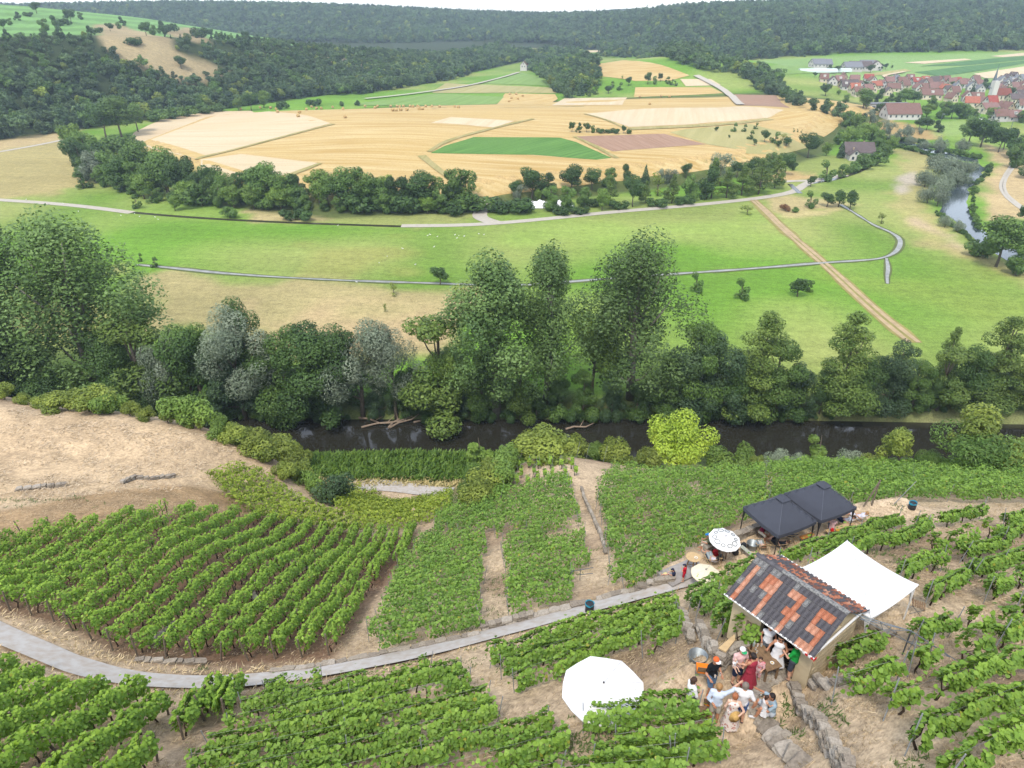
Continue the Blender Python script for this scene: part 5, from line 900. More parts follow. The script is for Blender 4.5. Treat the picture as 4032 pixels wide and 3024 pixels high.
dry_wall([(2822, 2652), (2840, 2622), (2870, 2600), (2915, 2590), (2955, 2583)], .78, .7, 'grey stone wall beneath the plank next to the table', .24, .12, .32)
dry_wall([(3120, 2700), (3140, 2755), (3190, 2830), (3245, 2910), (3290, 2985), (3330, 3060)], .24, .5, 'rough stone wall along the stone steps at the lower right', .24, .11, .32)
dry_wall([(3190, 2700), (3280, 2700), (3340, 2690)], .3, .25, 'half-buried stones at the vine row foot', .4, .18, .3)
dry_wall([(2290, 1925), (2300, 1965), (2335, 2040), (2365, 2110), (2385, 2180)], .2, .25, 'thin upright stone edging of the vineyard stairs', .4, .22, .22)
dry_wall([(3440, 2520), (3500, 2500), (3420, 2470)], .2, .2, 'short dark beam-like stones behind the hut', .5, .2, .25)
dry_wall([(600, 2555), (650, 2515), (690, 2480)], .6, .5, 'tumbledown stone wall among the left vines', .35, .18, .3); dry_wall([(980, 2330), (1010, 2370), (1030, 2410)], .4, .4, 'small stone wall between vine rows of the left block', .35, .18, .3); dry_wall([(1195, 2238), (1240, 2255)], .3, .3, 'pale stones showing between rows of the left block', .35, .18, .3); dry_wall([(425, 2212), (500, 2245)], .35, .3, 'reddish stones showing between the upper left rows', .35, .18, .3); dry_wall([(60, 1932), (140, 1925), (250, 1915)], .3, .25, 'low dry stone wall at the left foot of the bare spur', .5, .22, .4); dry_wall([(480, 1905), (530, 1885), (600, 1890), (680, 1880)], .25, .2, 'collapsed stone wall on the bare spur', .5, .22, .4)
steps = empty('stone_steps', hit(2990, 2700)); tag(steps, 'worn stone steps climbing beside the rough wall', 'steps'); s0 = np.array(steps.location)
for i, (px, py, l, wd_) in enumerate(((2975, 2690, .6, .45), (3000, 2715, .5, .5), (2965, 2735, .5, .4), (3000, 2845, .55, .4), (3020, 2872, .75, .5), (3050, 2905, .8, .5), (3085, 2910, .6, .4), (3065, 2935, .6, .45), (3095, 2955, .7, .5), (3125, 2985, .7, .55), (3150, 3015, .8, .5), (2965, 2780, .55, .4), (2975, 2810, .5, .4))):
    p = hit(px, py); o = bpy.data.objects.new('slab', STN[i % 9]); o.location = [float(c) for c in (p - s0 + np.array([0, 0, .04]))]; o.scale = (l, wd_, .2); o.rotation_euler = (0, 0, .6 + SR.gauss(0, .2)); link(o, steps)
pav = empty('yard_paving', hit(3030, 2660)); tag(pav, 'grey stone paving in front of the hut table', 'paving'); s0 = np.array(pav.location)
for i in range(4):
    for j in range(2):
        p = hit(2990 + i * 27 + j * 14, 2682 - i * 14 + j * 22); o = bpy.data.objects.new('slab', STN[(i * 2 + j) % 9]); o.location = [float(c) for c in (p - s0 + np.array([0, 0, .0]))]; o.scale = (.42, .34, .14); o.rotation_euler = (0, 0, .5); link(o, pav)
# concrete slab platform at the path
PF = [at(a, b, 36.45)[:2] for a, b in ((2588, 2252), (2648, 2308), (2762, 2252), (2748, 2186))]
def prism(name, P, z0, z1, mat, parent=None):
    n = len(P); V = [(p[0], p[1], z0) for p in P] + [(p[0], p[1], z1) for p in P]; ar = sum(P[i][0] * P[(i + 1) % n][1] - P[(i + 1) % n][0] * P[i][1] for i in range(n))
    F = [tuple(range(n))[::-1], tuple(range(n, 2 * n))] + [(i, (i + 1) % n, n + (i + 1) % n, n + i) for i in range(n)]
    return obj(name, mesh_py(name, V, F if ar > 0 else [f[::-1] for f in F]), mat, parent)
o = prism('concrete_platform', PF, 34.6, 36.45, concrete); tag(o, 'grey concrete slab at the path where two children sit', 'platform')
_q = [at(a, b, 44.95)[:2] for a, b in ((2828, 2552), (2858, 2568), (2895, 2520), (2892, 2498))]; o = prism('wooden_board', _q, 44.92, 44.97, wood_l); tag(o, 'pale wooden board lying on the stone wall left of the hut', 'board')

# ------------------------------------------------------------------ canopies and parasols
seam_m = M_('canvas_seam', '6a6e7a', .8, .1, 5)
def gazebo(c, z, rot, S, hgt, rise, mat, legmat, label, vent=True, drop=.22, sag=.06, esag=.10):
    o = empty('gazebo', (c[0], c[1], z), rot); tag(o, label, 'gazebo', 'pop-up gazebos'); n = 10; h = S / 2; V = []; F = []
    for i in range(n + 1):
        for j in range(n + 1):
            x, y = -h + S * i / n, -h + S * j / n; m = max(abs(x), abs(y)) / h; k = min(abs(x), abs(y)) / h; e = 1 - m
            zz = hgt + rise * (1 - m) ** .92 - sag * math.sin(math.pi * m) * (1 - k) - esag * (1 - k * k) * m ** 4 + .012 * math.sin(7 * x + 3 * y) * e; V.append((x, y, zz))
    for i in range(n):
        for j in range(n): a = i * (n + 1) + j; F.append((a, a + n + 1, a + n + 2, a + 1))
    ring = [i * (n + 1) for i in range(n + 1)] + [n * (n + 1) + j for j in range(1, n + 1)] + [i * (n + 1) + n for i in range(n - 1, -1, -1)] + [j for j in range(n - 1, 0, -1)]
    b = len(V)
    for r_ in ring: v = V[r_]; V.append((v[0] * 1.008, v[1] * 1.008, v[2] - drop * (1 + .10 * math.sin(r_ * 1.7))))
    for i in range(len(ring)): j = (i + 1) % len(ring); F.append((ring[i], ring[j], b + j, b + i))
    obj('canopy', mesh_py('canopy', V, F), mat, o)
    for sx in (-1, 1):
        for sy in (-1, 1): MB().tube([(sx * h * (1 - t), sy * h * (1 - t), hgt + rise * t ** .92 + .012) for t in np.linspace(0, .97, 6)], .014, 4).build('seam', seam_m if vent else mat, o)
    if vent:
        s = .34; zt2 = hgt + rise + .05; MB().add([(-s, -s, zt2 - .20), (s, -s, zt2 - .20), (s, s, zt2 - .20), (-s, s, zt2 - .20), (0, 0, zt2 + .06)], [(0, 1, 4), (1, 2, 4), (2, 3, 4), (3, 0, 4)]).build('vent_cap', mat, o)
    for sx in (-1, 1):
        for sy in (-1, 1): x, y = sx * (h - .06), sy * (h - .06); L = MB(); L.box((x, y, (hgt - .02) / 2 - .1), (.045, .045, hgt + .16)); L.add([(x - .1 * sx * 0, y, hgt - .02), (x - .22 * sx, y, hgt - .02), (x, y, .9), (x, y - .22 * sy, hgt - .02)], [(0, 1, 2), (0, 2, 3)]); L.build('leg', legmat, o); MB().box((x, y, -.02), (.12, .12, .02)).build('foot_plate', legmat, o)
    for s in (-1, 1): MB().box((0, s * (h - .06), hgt - .28), (S - .14, .02, .03)).build('truss_bar', legmat, o); MB().box((s * (h - .06), 0, hgt - .29), (.02, S - .14, .03)).build('truss_bar', legmat, o)
    return o
gazebo((16.0, 33.85), 36.2, R(25.5), 2.95, 2.0, 1.3, black_c, black_m, 'black pop-up gazebo nearer the dotted parasol'); gazebo((18.95, 35.2), 36.2, R(25.5), 2.95, 2.0, 1.3, black_c, black_m, 'black pop-up gazebo nearer the blue-lined bin')
gazebo((13.2, 20.45), 43.9, R(33), 3.0, 1.92, .38, white_c, white_m, 'plain white gazebo behind the tiled hut', vent=False, drop=.03, sag=.12, esag=.15)
def parasol(px, py, top, rad, rise, mat, label, n=8, tilt=(0, 0), rings=False, base=True, ground=None):
    zg = ground; p = at(px, py, zg + top); o = empty('parasol', (p[0], p[1], zg)); tag(o, label, 'parasol'); V = [(0, 0, top)]; F = []
    T = Matrix.Rotation(tilt[0], 3, 'X') @ Matrix.Rotation(tilt[1], 3, 'Y'); K = 4
    for r_ in range(1, K + 1):
        for k in range(n * 2):
            a = math.pi * k / n + .2; f = r_ / K; e = (1 if k % 2 == 0 else .955 - .0 * f) ; V.append((math.cos(a) * rad * f * e, math.sin(a) * rad * f * e, top - rise * f ** 1.15 - (0 if k % 2 == 0 else .03 * f)))
    m = n * 2
    for k in range(m): F.append((0, 1 + k, 1 + (k + 1) % m))
    for r_ in range(K - 1):
        for k in range(m): a = 1 + r_ * m; F.append((a + k, a + m + k, a + m + (k + 1) % m, a + (k + 1) % m))
    for k in range(m): v = V[1 + (K - 1) * m + k]; V.append((v[0] * 1.0, v[1] * 1.0, v[2] - .05))
    for k in range(m): a = 1 + (K - 1) * m; F.append((a + k, a + m + k, a + m + (k + 1) % m, a + (k + 1) % m))
    piv = Vector((0, 0, top)); V = [T @ (Vector(v) - piv) + piv for v in V]; cp = obj('canopy', mesh_py('canopy', V, F), mat, o)
    if rings:
        for k in range(n):
            a = 2 * math.pi * (k + .5) / n + .2; c = Vector((math.cos(a) * rad * .66, math.sin(a) * rad * .66, top - rise * .62 ** 1.15 + .02)); mb = MB(); nn = 14; ra = .105 + .03 * (k % 3); nrm = Vector((math.cos(a) * rise, math.sin(a) * rise, rad)).normalized(); u = nrm.cross(Vector((0, 0, 1))).normalized(); v = nrm.cross(u); q = [T @ (c + (u * math.cos(t) + v * math.sin(t) * .85) * ra - piv) + piv for t in np.linspace(0, 2 * math.pi, nn)]; mb.tube(q, .016, 4, False); mb.build('ring_print', M_('ring_ink', '4d5a52', .8, .1, 5), cp)
    MB().tube([(0, 0, -.15), (0, 0, top + .03)], .024, 8).build('pole', white_m if not base else wood_m, o); MB().ball((0, 0, top + .05), .035, 8).build('finial', black_m, o)
    if not rings: [MB().tube([T @ (Vector((math.cos(2 * math.pi * k / n + .2) * rad * f, math.sin(2 * math.pi * k / n + .2) * rad * f, top - rise * f ** 1.15 + .006)) - piv) + piv for f in (.03, .25, .5, .75, 1.0)], .009, 4).build('seam', M_('seam_grey', 'd4d4d8', .8, .05, 5), cp) for k in range(n)]
    for k in range(n): a = 2 * math.pi * k / n / 1 + .2; v = T @ (Vector((math.cos(a) * rad * .97, math.sin(a) * rad * .97, top - rise - .02)) - piv) + piv; MB().tube([(0, 0, top - .06), v], .008, 4).build('rib', black_m, o)
    return o
parasol(2377, 2690, 2.35, 1.52, .34, white_c, 'large plain white octagonal parasol among the vines', ground=41.35)
parasol(2858, 2112, 2.0, .92, .26, white_c, 'white parasol printed with dark rings', 10, tilt=(R(7), R(4)), rings=True, ground=36.2)
parasol(2780, 2243, 1.5, .80, .26, M_('cream_canvas', 'fbf0cf', .8, .04, 3), 'small cream parasol half hidden by vines at the path', ground=36.2)
# ------------------------------------------------------------------ furniture
def bar_table(px, py, z, label, rad=.42, hgt=1.08):
    p = at(px, py, z); o = empty('bar_table', p); tag(o, label, 'table'); MB().lathe([(rad * .97, hgt - .035), (rad, hgt - .02), (rad, hgt), (rad * .98, hgt + .008)], 28).build('table_top', wood_l, o)
    for k in range(3): a = 2.1 * k + .4; MB().tube([(math.cos(a) * .18, math.sin(a) * .18, hgt - .04), (math.cos(a) * .38, math.sin(a) * .38, -.05)], [.04, .034], 6).build('leg', wood_m, o)
    MB().tube([(math.cos(.4) * .27, math.sin(.4) * .27, .4), (math.cos(2.5) * .27, math.sin(2.5) * .27, .4), (math.cos(4.6) * .27, math.sin(4.6) * .27, .4), (math.cos(.4) * .27, math.sin(.4) * .27, .4)], .02, 5).build('brace', wood_m, o); return p
pA = bar_table(2722, 2250, 36.45, 'round bar table with light top beside the boy in red'); pB = bar_table(2853, 2185, 36.2, 'round bar table under the ring-printed parasol', .46, 1.1)
plate_m = M_('plate_china', 'f3efe6', .4, .05, 5); food_m = M_('food_yellow', 'e0b040', .8, .3, 12)
def plate(p, label, r=.1): o = empty('plate', p); tag(o, label, 'plate'); MB().lathe([(r * .55, 0), (r, .018), (r * .98, .024), (r * .5, .008)], 14).build('dish', plate_m, o); MB().ball((0, 0, .025), r * .45, 8, .5).build('food', food_m, o)
plate(pA + np.array([.12, -.08, 1.09]), 'plate with food on the bar table beside the boy')
def bench(px, py, z, rz, L, mat, label, legm=None, hgt=.46, wd_=.25):
    p = at(px, py, z); o = empty('bench', p, rz); tag(o, label, 'bench'); MB().box((0, 0, hgt - .015), (L, wd_, .035)).build('seat', mat, o)
    for s in (-1, 1): mb = MB(); x = s * (L / 2 - .22); mb.tube([(x, -.10, hgt - .03), (x, -.12, .01), (x, .12, .01), (x, .10, hgt - .03)], .014, 6); mb.tube([(x, 0, .2), (x - s * .25, 0, hgt - .03)], .010, 5); mb.build('leg', legm or M_('green_steel', '2f4a3a', .5, .2, 8), o)
    return p
bench(3172, 2132, 36.2, R(24), 1.0, M_('bench_orange', 'cf8a3c', .7, .2, 8), 'short orange-brown beer bench beneath the gazebo edge', wd_=.28); bench(3300, 2098, 36.2, R(22), 2.1, wood_l, 'long pale beer bench under the farther black gazebo', wd_=.27); bench(2937, 2192, 36.2, R(-62), 1.0, M_('bench_grey', 'b9bcab', .8, .2, 8), 'grey-green beer bench by the black backpack')
def deck_chair(px, py, z, rz, mat, label, name='deck_chair'):
    p = at(px, py, z); o = empty(name, p, rz); tag(o, label, 'deck chair')
    for s in (-1, 1): MB().tube([(s * .29, -.52, .02), (s * .29, .58, .80)], .018, 5).build('back_rail', wood_l, o); MB().tube([(s * .25, .50, .02), (s * .25, -.45, .42)], .018, 5).build('seat_rail', wood_l, o); MB().tube([(s * .27, .22, .54), (s * .27, .78, .02)], .014, 5).build('prop', wood_l, o)
    for y, z_ in ((-.52, .03), (.58, .80), (.50, .03), (-.45, .42), (.78, .03)): MB().tube([(-.29, y, z_), (.29, y, z_)], .015, 5).build('cross_bar', wood_l, o)
    ys_ = np.linspace(0, 1, 9); V = []; F = []
    for i, t in enumerate(ys_):
        y = -.45 + 1.03 * t; z_ = .42 + .38 * t - .30 * math.sin(math.pi * t) ** 1.0
        for x in (-.235, -.08, .08, .235): V.append((x, y, z_ - .02 * (abs(x) < .1)))
    for i in range(8):
        for j in range(3): a = i * 4 + j; F.append((a, a + 1, a + 5, a + 4))
    V += [(x, y, z_ - .008) for x, y, z_ in V]; F += [tuple(q + 36 for q in f[::-1]) for f in F]; obj('sling', mesh_py('sling', V, F, True), mat, o); return o
deck_chair(2800, 2218, 36.2, R(197), sling_n, 'deck chair with a sunbather beside the red backpack'); deck_chair(2996, 2162, 36.2, R(185), sling_g, 'grey deck chair holding a bare-backed child'); deck_chair(3062, 2158, 36.2, R(222), sling_n, 'dark deck chair beside the front gazebo leg'); deck_chair(3108, 2122, 36.2, R(215), sling_n, 'empty deck chair under the nearer black gazebo'); deck_chair(3318, 2068, 36.2, R(245), sling_w, 'white deck chair under the farther black gazebo'); deck_chair(3368, 2052, 36.2, R(245), sling_w, 'white deck chair by the outermost gazebo leg')
def tub(px, py, z, r, h, label): p = at(px, py, z); o = empty('zinc_tub', p); tag(o, label, 'tub'); MB().lathe([(r * .80, 0), (r, h), (r * 1.03, h + .01), (r * 1.03, h + .025), (r * .97, h + .02), (r * .78, .03), (.001, .02)], 24, cap=False).build('body', zinc, o, sm=True); [MB().tube([(s * r, -.07, h - .05), (s * r * 1.12, -.06, h - .02), (s * r * 1.12, .06, h - .02), (s * r, .07, h - .05)], .010, 5).build('handle', zinc, o) for s in (-1, 1)]
tub(2744, 2612, h1(*at(2744, 2612, 43.3)[:2]), .34, .42, 'round zinc tub behind the orange cushion'); tub(2960, 2160, 36.2, .34, .42, 'round zinc tub on the terrace by the grey bench')
def bin_(px, py, z, label):
    p = at(px, py, z); o = empty('waste_bin', p); tag(o, label, 'bin', 'bins with blue liners'); MB().lathe([(.19, 0), (.225, .05), (.235, .3), (.225, .62), (.215, .66)], 18).build('barrel', blackp, o); r = random.Random(px); mb = MB(); n = 16; V = []; F = []
    for j, (rr, zz) in enumerate(((.2, .60), (.225, .68), (.245, .70 ), (.25, .60))):
        for k in range(n): a = 2 * math.pi * k / n; q = 1 + r.uniform(-.07, .07); V.append((math.cos(a) * rr * q, math.sin(a) * rr * q, zz + r.uniform(-.035, .035)))
    for j in range(3):
        for k in range(n): F.append((j * n + k, j * n + (k + 1) % n, (j + 1) * n + (k + 1) % n, (j + 1) * n + k))
    V.append((0, 0, .5)); F += [(len(V) - 1, (k + 1) % n, k) for k in range(n)]; obj('liner', mesh_py('liner', V, F), bluebag, o)
    for zz in (.18, .46): MB().lathe([(.232, zz - .012), (.242, zz), (.232, zz + .012)], 18, cap=False).build('hoop', blackp, o)
bin_(2320, 2412, 36.25, 'black barrel bin with blue liner beside the path'); bin_(3586, 2012, 36.0, 'black barrel bin with blue liner at the terrace end')
def pack(px, py, z, mat, label, s=1.0, rz=0.3):
    p = at(px, py, z); o = empty('backpack', p, rz, s); tag(o, label, 'bag'); bm = bmesh.new(); bmesh.ops.create_uvsphere(bm, u_segments=12, v_segments=8, radius=.5)
    for v in bm.verts: v.co = Vector((math.copysign(abs(v.co.x * 2) ** .6 / 2, v.co.x) * .34, math.copysign(abs(v.co.y * 2) ** .6 / 2, v.co.y) * .24, math.copysign(abs(v.co.z * 2) ** .7 / 2, v.co.z) * .46 + .22))
    me = bpy.data.meshes.new('body'); bm.to_mesh(me); bm.free(); obj('body', me, mat, o); MB().box((0, -.13, .16), (.24, .07, .2)).build('pocket', mat, o); MB().tube([(-.08, .12, .42), (-.1, .2, .3), (-.09, .15, .06)], .018, 5).build('strap', black_m, o); MB().tube([(.08, .12, .42), (.1, .2, .3), (.09, .15, .06)], .018, 5).build('strap', black_m, o)
pack(2893, 2182, 36.2, black_m, 'black backpack lying by the grey-green bench', 1.1); pack(2925, 2160, 36.2, M_('bag_dark', '2a3038', .8, .2, 7), 'dark bag leaning on the terrace tub'); pack(2814, 2187, 36.2, M_('bag_red', 'c8202c', .7, .15, 7), 'red backpack beside the deck chair'); pack(2838, 2205, 36.2, blackp, 'black bag under the bar table of the ring-printed parasol', .9, 1.2); pack(3275, 2092, 36.66, redt, 'small red handbag on the long bench', .55)
def slat_chair(px, py, z, rz, label, cushion=None, folded=False):
    p = at(px, py, z); o = empty('folding_chair', p, rz); tag(o, label, 'chair')
    for i in range(6): MB().box((0, -.2 + i * .078, .44), (.42, .058, .018)).build('seat_slat', wood_m, o)
    for i in range(3): MB().box((0, .25 + i * .03, .60 + i * .11), (.42, .018, .075), Matrix.Rotation(R(-15), 3, 'X')).build('back_slat', wood_m, o)
    for s in (-1, 1): MB().tube([(s * .2, -.24, .44), (s * .2, .22, .0)], .011, 5).build('leg', steel_m, o); MB().tube([(s * .2, .34, .88), (s * .2, .2, .44), (s * .2, -.22, .0)], .011, 5).build('leg', steel_m, o)
    if cushion: mb = MB(); mb.box((0, 0, .475), (.42, .42, .05)); mb.build('cushion', cushion, o)
    return o
slat_chair(3606, 2412, 44.0, R(60), 'wooden slatted folding chair by the white gazebo leg'); slat_chair(2760, 2668, h1(*at(2760, 2668, 43.6)[:2]), R(170), 'slatted folding chair with bright orange cushion by the zinc tub', orange_m); slat_chair(2795, 2800, 44.0, R(150), 'folding chair with orange cushion behind the person pointing', orange_m); slat_chair(2755, 2838, 44.0, R(175), 'bare slatted folding chair half hidden by vine leaves')
# the wooden table before the hut
tq = [at(a, b, 44.76) for a, b in ((2946, 2551), (2995, 2529), (3084, 2623), (3017, 2642))]; tb = empty('wooden_table', (float(np.mean([q[0] for q in tq])), float(np.mean([q[1] for q in tq])), 44.0)); tag(tb, 'long dark wooden table before the hut doorway', 'table'); tc = np.array(tb.location); e1 = (tq[3] - tq[0] + tq[2] - tq[1])[:2] / 2; e2 = (tq[1] - tq[0] + tq[2] - tq[3])[:2] / 2; trz = math.atan2(e1[1], e1[0]); tb.rotation_euler = (0, 0, trz); tl_, tw_ = float(np.linalg.norm(e1)), float(np.linalg.norm(e2))
for i in range(4): MB().box((0, (i - 1.5) * tw_ / 4, .745), (tl_ * 1.02, tw_ / 4 - .008, .035)).build('plank', wood_m, tb)
for sx in (-1, 1):
    for sy in (-1, 1): MB().box((sx * (tl_ / 2 - .08), sy * (tw_ / 2 - .07), .36), (.06, .06, .74)).build('leg', wood_m, tb)
MB().box((0, 0, .69), (tl_ - .2, tw_ - .18, .06)).build('apron', wood_m, tb)
glass_m = M_('drink_glass', 'd9dcd4', .1, .1, 5, .5); cup_w = M_('cup_white', 'f6f4ee', .4, .05, 5); beer = M_('drink_amber', 'c98a3a', .2, .2, 9)
def cup(p, mat, label, r=.035, h=.11, fill=None):
    o = empty('cup', p); tag(o, label, 'cup'); MB().lathe([(r * .75, 0), (r, h), (r * .9, h), (r * .68, .008)], 12, cap=False).build('wall', mat, o); MB().lathe([(.001, h * .75), (r * .92, h * .75)], 12, cap=False).build('drink', fill or beer, o)
def ont(u, v): c, s = math.cos(trz), math.sin(trz); x, y = u * tl_, v * tw_; return np.array([tc[0] + c * x - s * y, tc[1] + s * x + c * y, 44.766])
cup(ont(-.42, .1), cup_w, 'white cup at the far end of the wooden table'); cup(ont(-.33, -.15), glass_m, 'glass of amber drink near the table end'); cup(ont(-.38, .3), glass_m, 'clear glass standing by the woman in shorts'); cup(ont(-.2, -.25), glass_m, 'small glass on the left table edge'); plate(ont(.3, .1), 'small amber glass dish near the table front', .075)
for i, (u, v) in enumerate(((-.46, -.3), (-.40, -.38), (-.47, -.1))): o = empty('bottle', ont(u, v)); tag(o, f'{("dark green", "brown", "clear")[i]} bottle grouped at the far table corner', 'bottle'); MB().lathe([(.036, 0), (.038, .16), (.015, .22), (.014, .29)], 10).build('glass_body', M_(f'bottle_{i}', ('2f4a2a', '4a3020', 'b8c4c0')[i], .2, .1, 5, .5), o)
# metal lattice frame right of the hut
fr = empty('lattice_frame', (11.9, 17.2, 44.9)); tag(fr, 'grey metal lattice frame leaning out from the hut roof', 'frame'); f0 = np.array(fr.location)
A1, A2 = at(3345, 2412, 46.3), at(3385, 2435, 46.1); B1 = at(3588, 2484, 46.3); B0 = at(3570, 2525, 45.8); C1, C2 = at(3740, 2588, 45.9), at(3765, 2600, 45.9); G1 = at(3553, 2578, 44.9); G2 = at(3625, 2560, 44.9)
for a, b, r_ in ((A1, B1, .016), (A2, B1, .016), (A2, B0, .012), (B1, C1, .016), (B1, C2, .016), (B0, C1, .012), (B1, G1, .028), (B0, G2, .014), ((A1 + B1) / 2, B0, .01), ((A2 + B0) / 2, B1, .01), (B1, G2, .012), ((B1 + C1) / 2, B0, .01), ((A1 + B1) / 2, (A2 + B0) / 2, .01), ((B1 + C2) / 2, (B0 + C1) / 2, .01)): MB().tube([a - f0, b - f0], r_, 5).build('strut', steel_m, fr)
# handrail by the stairs, stakes on the spur crest, little marker boards
hr = empty('handrail', hit(2250, 2290)); tag(hr, 'bent grey metal handrail at the foot of the vineyard stairs', 'handrail'); q0 = np.array(hr.location)
gA, gB, gC = hit(2232, 2300), hit(2283, 2285), hit(2333, 2280); up = np.array([0, 0, .95])
for a, b in ((gA, gA + up + (gB - gA) * .3), (gA + up + (gB - gA) * .3, gC + up), (gB, gB + up), (gB + up * .5, gC + up * .5)): MB().tube([a - q0, b - q0], .022, 6).build('rail', steel_m, hr)
for i, (px, py) in enumerate(((2140, 1782), (2180, 1780), (2208, 1785), (2228, 1795), (2268, 1805), (2305, 1815), (2375, 1820), (2042, 1840))):
    o = obj('metal_stake', PST['steel'], None, None, hit(px, py)); o.rotation_euler = (0, R(9), 0); o.scale = (1, 1, 1.35); tag(o, f'{ordn(i)} leaning metal stake on the crest of the low spur', 'stake', 'stakes on the spur crest')
for i, (px, py, wh) in enumerate(((3432, 1990, 'upright beside the black gazebo'), (3400, 1995, 'leaning beside the black gazebo'), (3520, 1985, 'slanting grey, left of the terrace bin'))):
    o = obj('end_post', PST['wood' if i < 2 else 'steel'], None, None, hit(px, py)); o.scale = (1.2, 1.2, 1.3); o.rotation_euler = (0, R((2, 16, 28)[i]), 0); tag(o, f'old wooden end post {wh}' if i < 2 else f'vine end post {wh}', 'post')
for px, py, c_, lab in ((1632, 2058, 'efdcae', 'small pale triangular marker among the central vines'), (978, 1950, 'efdcae', 'small pale triangular marker in the yellowish vines'), (2922, 1822, 'f2c81e', 'small yellow triangular marker at the vineyard edge')):
    o = empty('marker', hit(px, py)); tag(o, lab, 'marker'); MB().tube([(0, 0, -.1), (0, 0, 1.7)], .015, 5).build('stake', STEEL, o); MB().add([(-.2, 0, 1.62), (.22, 0, 1.62), (.02, 0, 1.98), (-.2, .03, 1.62), (.22, .03, 1.62), (.02, .03, 1.98)], [(0, 1, 2), (5, 4, 3), (0, 3, 4, 1), (1, 4, 5, 2), (2, 5, 3, 0)]).build('triangle_board', M_('marker_' + c_, c_, .7, .1, 4), o)
# ------------------------------------------------------------------ people: one continuous body grown round a posed skeleton
def surface_nets(v, org, st):
    s = v < 0; nx, ny, nz = v.shape; acc = np.zeros((nx - 1, ny - 1, nz - 1, 3)); cnt = np.zeros((nx - 1, ny - 1, nz - 1))
    def cell(a, dx, dy, dz): return a[dx:nx - 1 + dx, dy:ny - 1 + dy, dz:nz - 1 + dz]
    for ax in range(3):
        for b in range(2):
            for c in range(2):
                o0 = [0, 0, 0]; o1 = [0, 0, 0]; oth = [k for k in range(3) if k != ax]; o0[oth[0]] = o1[oth[0]] = b; o0[oth[1]] = o1[oth[1]] = c; o1[ax] = 1
                v0, v1 = cell(v, *o0), cell(v, *o1); m = (v0 < 0) != (v1 < 0); t = np.where(m, v0 / np.where(m, v0 - v1, 1), 0)
                for k in range(3): acc[..., k] += np.where(m, (t if k == ax else o0[k]), 0)
                cnt += m
    on = cnt > 0; ids = -np.ones(on.shape, int); ids[on] = np.arange(on.sum()); I = np.argwhere(on); V = (I + acc[on] / cnt[on][:, None]) * st + org; F = []
    for ax in range(3):
        a, b = [(1, 2), (2, 0), (0, 1)][ax]; sl0 = [slice(1, -1)] * 3; sl1 = [slice(1, -1)] * 3; sl0[ax] = slice(0, -1); sl1[ax] = slice(1, None); d0, d1 = s[tuple(sl0)], s[tuple(sl1)]; E = np.argwhere(d0 != d1)
        if not len(E): continue
        sg = d0[tuple(E.T)]; G = E.copy(); G[:, a] += 1; G[:, b] += 1; q = []
        for da, db in ((0, 0), (-1, 0), (-1, -1), (0, -1)): g = G.copy(); g[:, a] += da; g[:, b] += db; q.append(ids[tuple(np.clip(g, 0, np.array(ids.shape) - 1).T)])
        q = np.stack(q, 1); q[~sg] = q[~sg][:, ::-1]; F.append(q)
    F = np.vstack(F); F = F[(F >= 0).all(1)]; return V, F
def field(caps, st, k=.03, cut=None, pad=.08):
    P = np.array([c[0] for c in caps] + [c[1] for c in caps], float); r = max(max(c[2], c[3]) for c in caps) + pad; lo, hi = P.min(0) - r, P.max(0) + r; n = np.ceil((hi - lo) / st).astype(int) + 1
    g = np.stack(np.meshgrid(*[lo[i] + st * np.arange(n[i]) for i in range(3)], indexing='ij'), -1); d = np.full(g.shape[:3], 9.0)
    for c in caps:
        a, b, r0, r1 = np.array(c[0], float), np.array(c[1], float), c[2], c[3]; sc_ = np.array(c[4] if len(c) > 4 else (1, 1, 1), float); ab = (b - a) / sc_; q = (g - a) / sc_; t = np.clip((q @ ab) / (ab @ ab + 1e-9), 0, 1)
        e = (np.linalg.norm(q - t[..., None] * ab, axis=-1) - (r0 + (r1 - r0) * t)) * sc_.min(); h = np.clip(.5 + .5 * (d - e) / k, 0, 1); d = d * (1 - h) + e * h - k * h * (1 - h)
    if cut is not None: d = np.maximum(d, cut(g))
    return surface_nets(d, lo, st)
def body_obj(name, caps, mat, par, st=.028, k=.03, cut=None, extra=None, pad=.08):
    V, F = field(caps, st, k, cut); me = mesh_np(name, V, F, None, True) if extra is None else None
    if extra is not None:
        n = len(V); me = bpy.data.meshes.new(name); me.from_pydata([tuple(v) for v in V] + [tuple(v) for v in extra.V], [], [tuple(f) for f in F] + [tuple(i + n for i in f) for f in extra.F]); me.polygons.foreach_set('use_smooth', np.ones(len(me.polygons), bool)); me.update()
    return obj(name, me, mat, par)
SKIN = [M_('skin_light', 'e0ad90', .55, .08, 6, .35), M_('skin_tan', 'c98f6e', .55, .08, 6, .35), M_('skin_pale', 'eabfa6', .55, .08, 6, .35)]
HAIR = {k: M_('hair_' + k, c, .7, .3, 25, .3) for k, c in (('brown', '4a3226'), ('dark', '2b2220'), ('blond', 'b58a58'), ('grey', '8a7e74'), ('ginger', 'b5714a'))}
def cloth(c, c2=None, sc_=9): return M_('cloth_' + c + (c2 or ''), c, .9, .10, sc_, .15, .15, c2=c2)
eye_m = M_('eye_dark', '2a211c', .3, .1, 9); lens_m = M_('sunglass_lens', '1c1a1c', .2, .1, 9, .5)
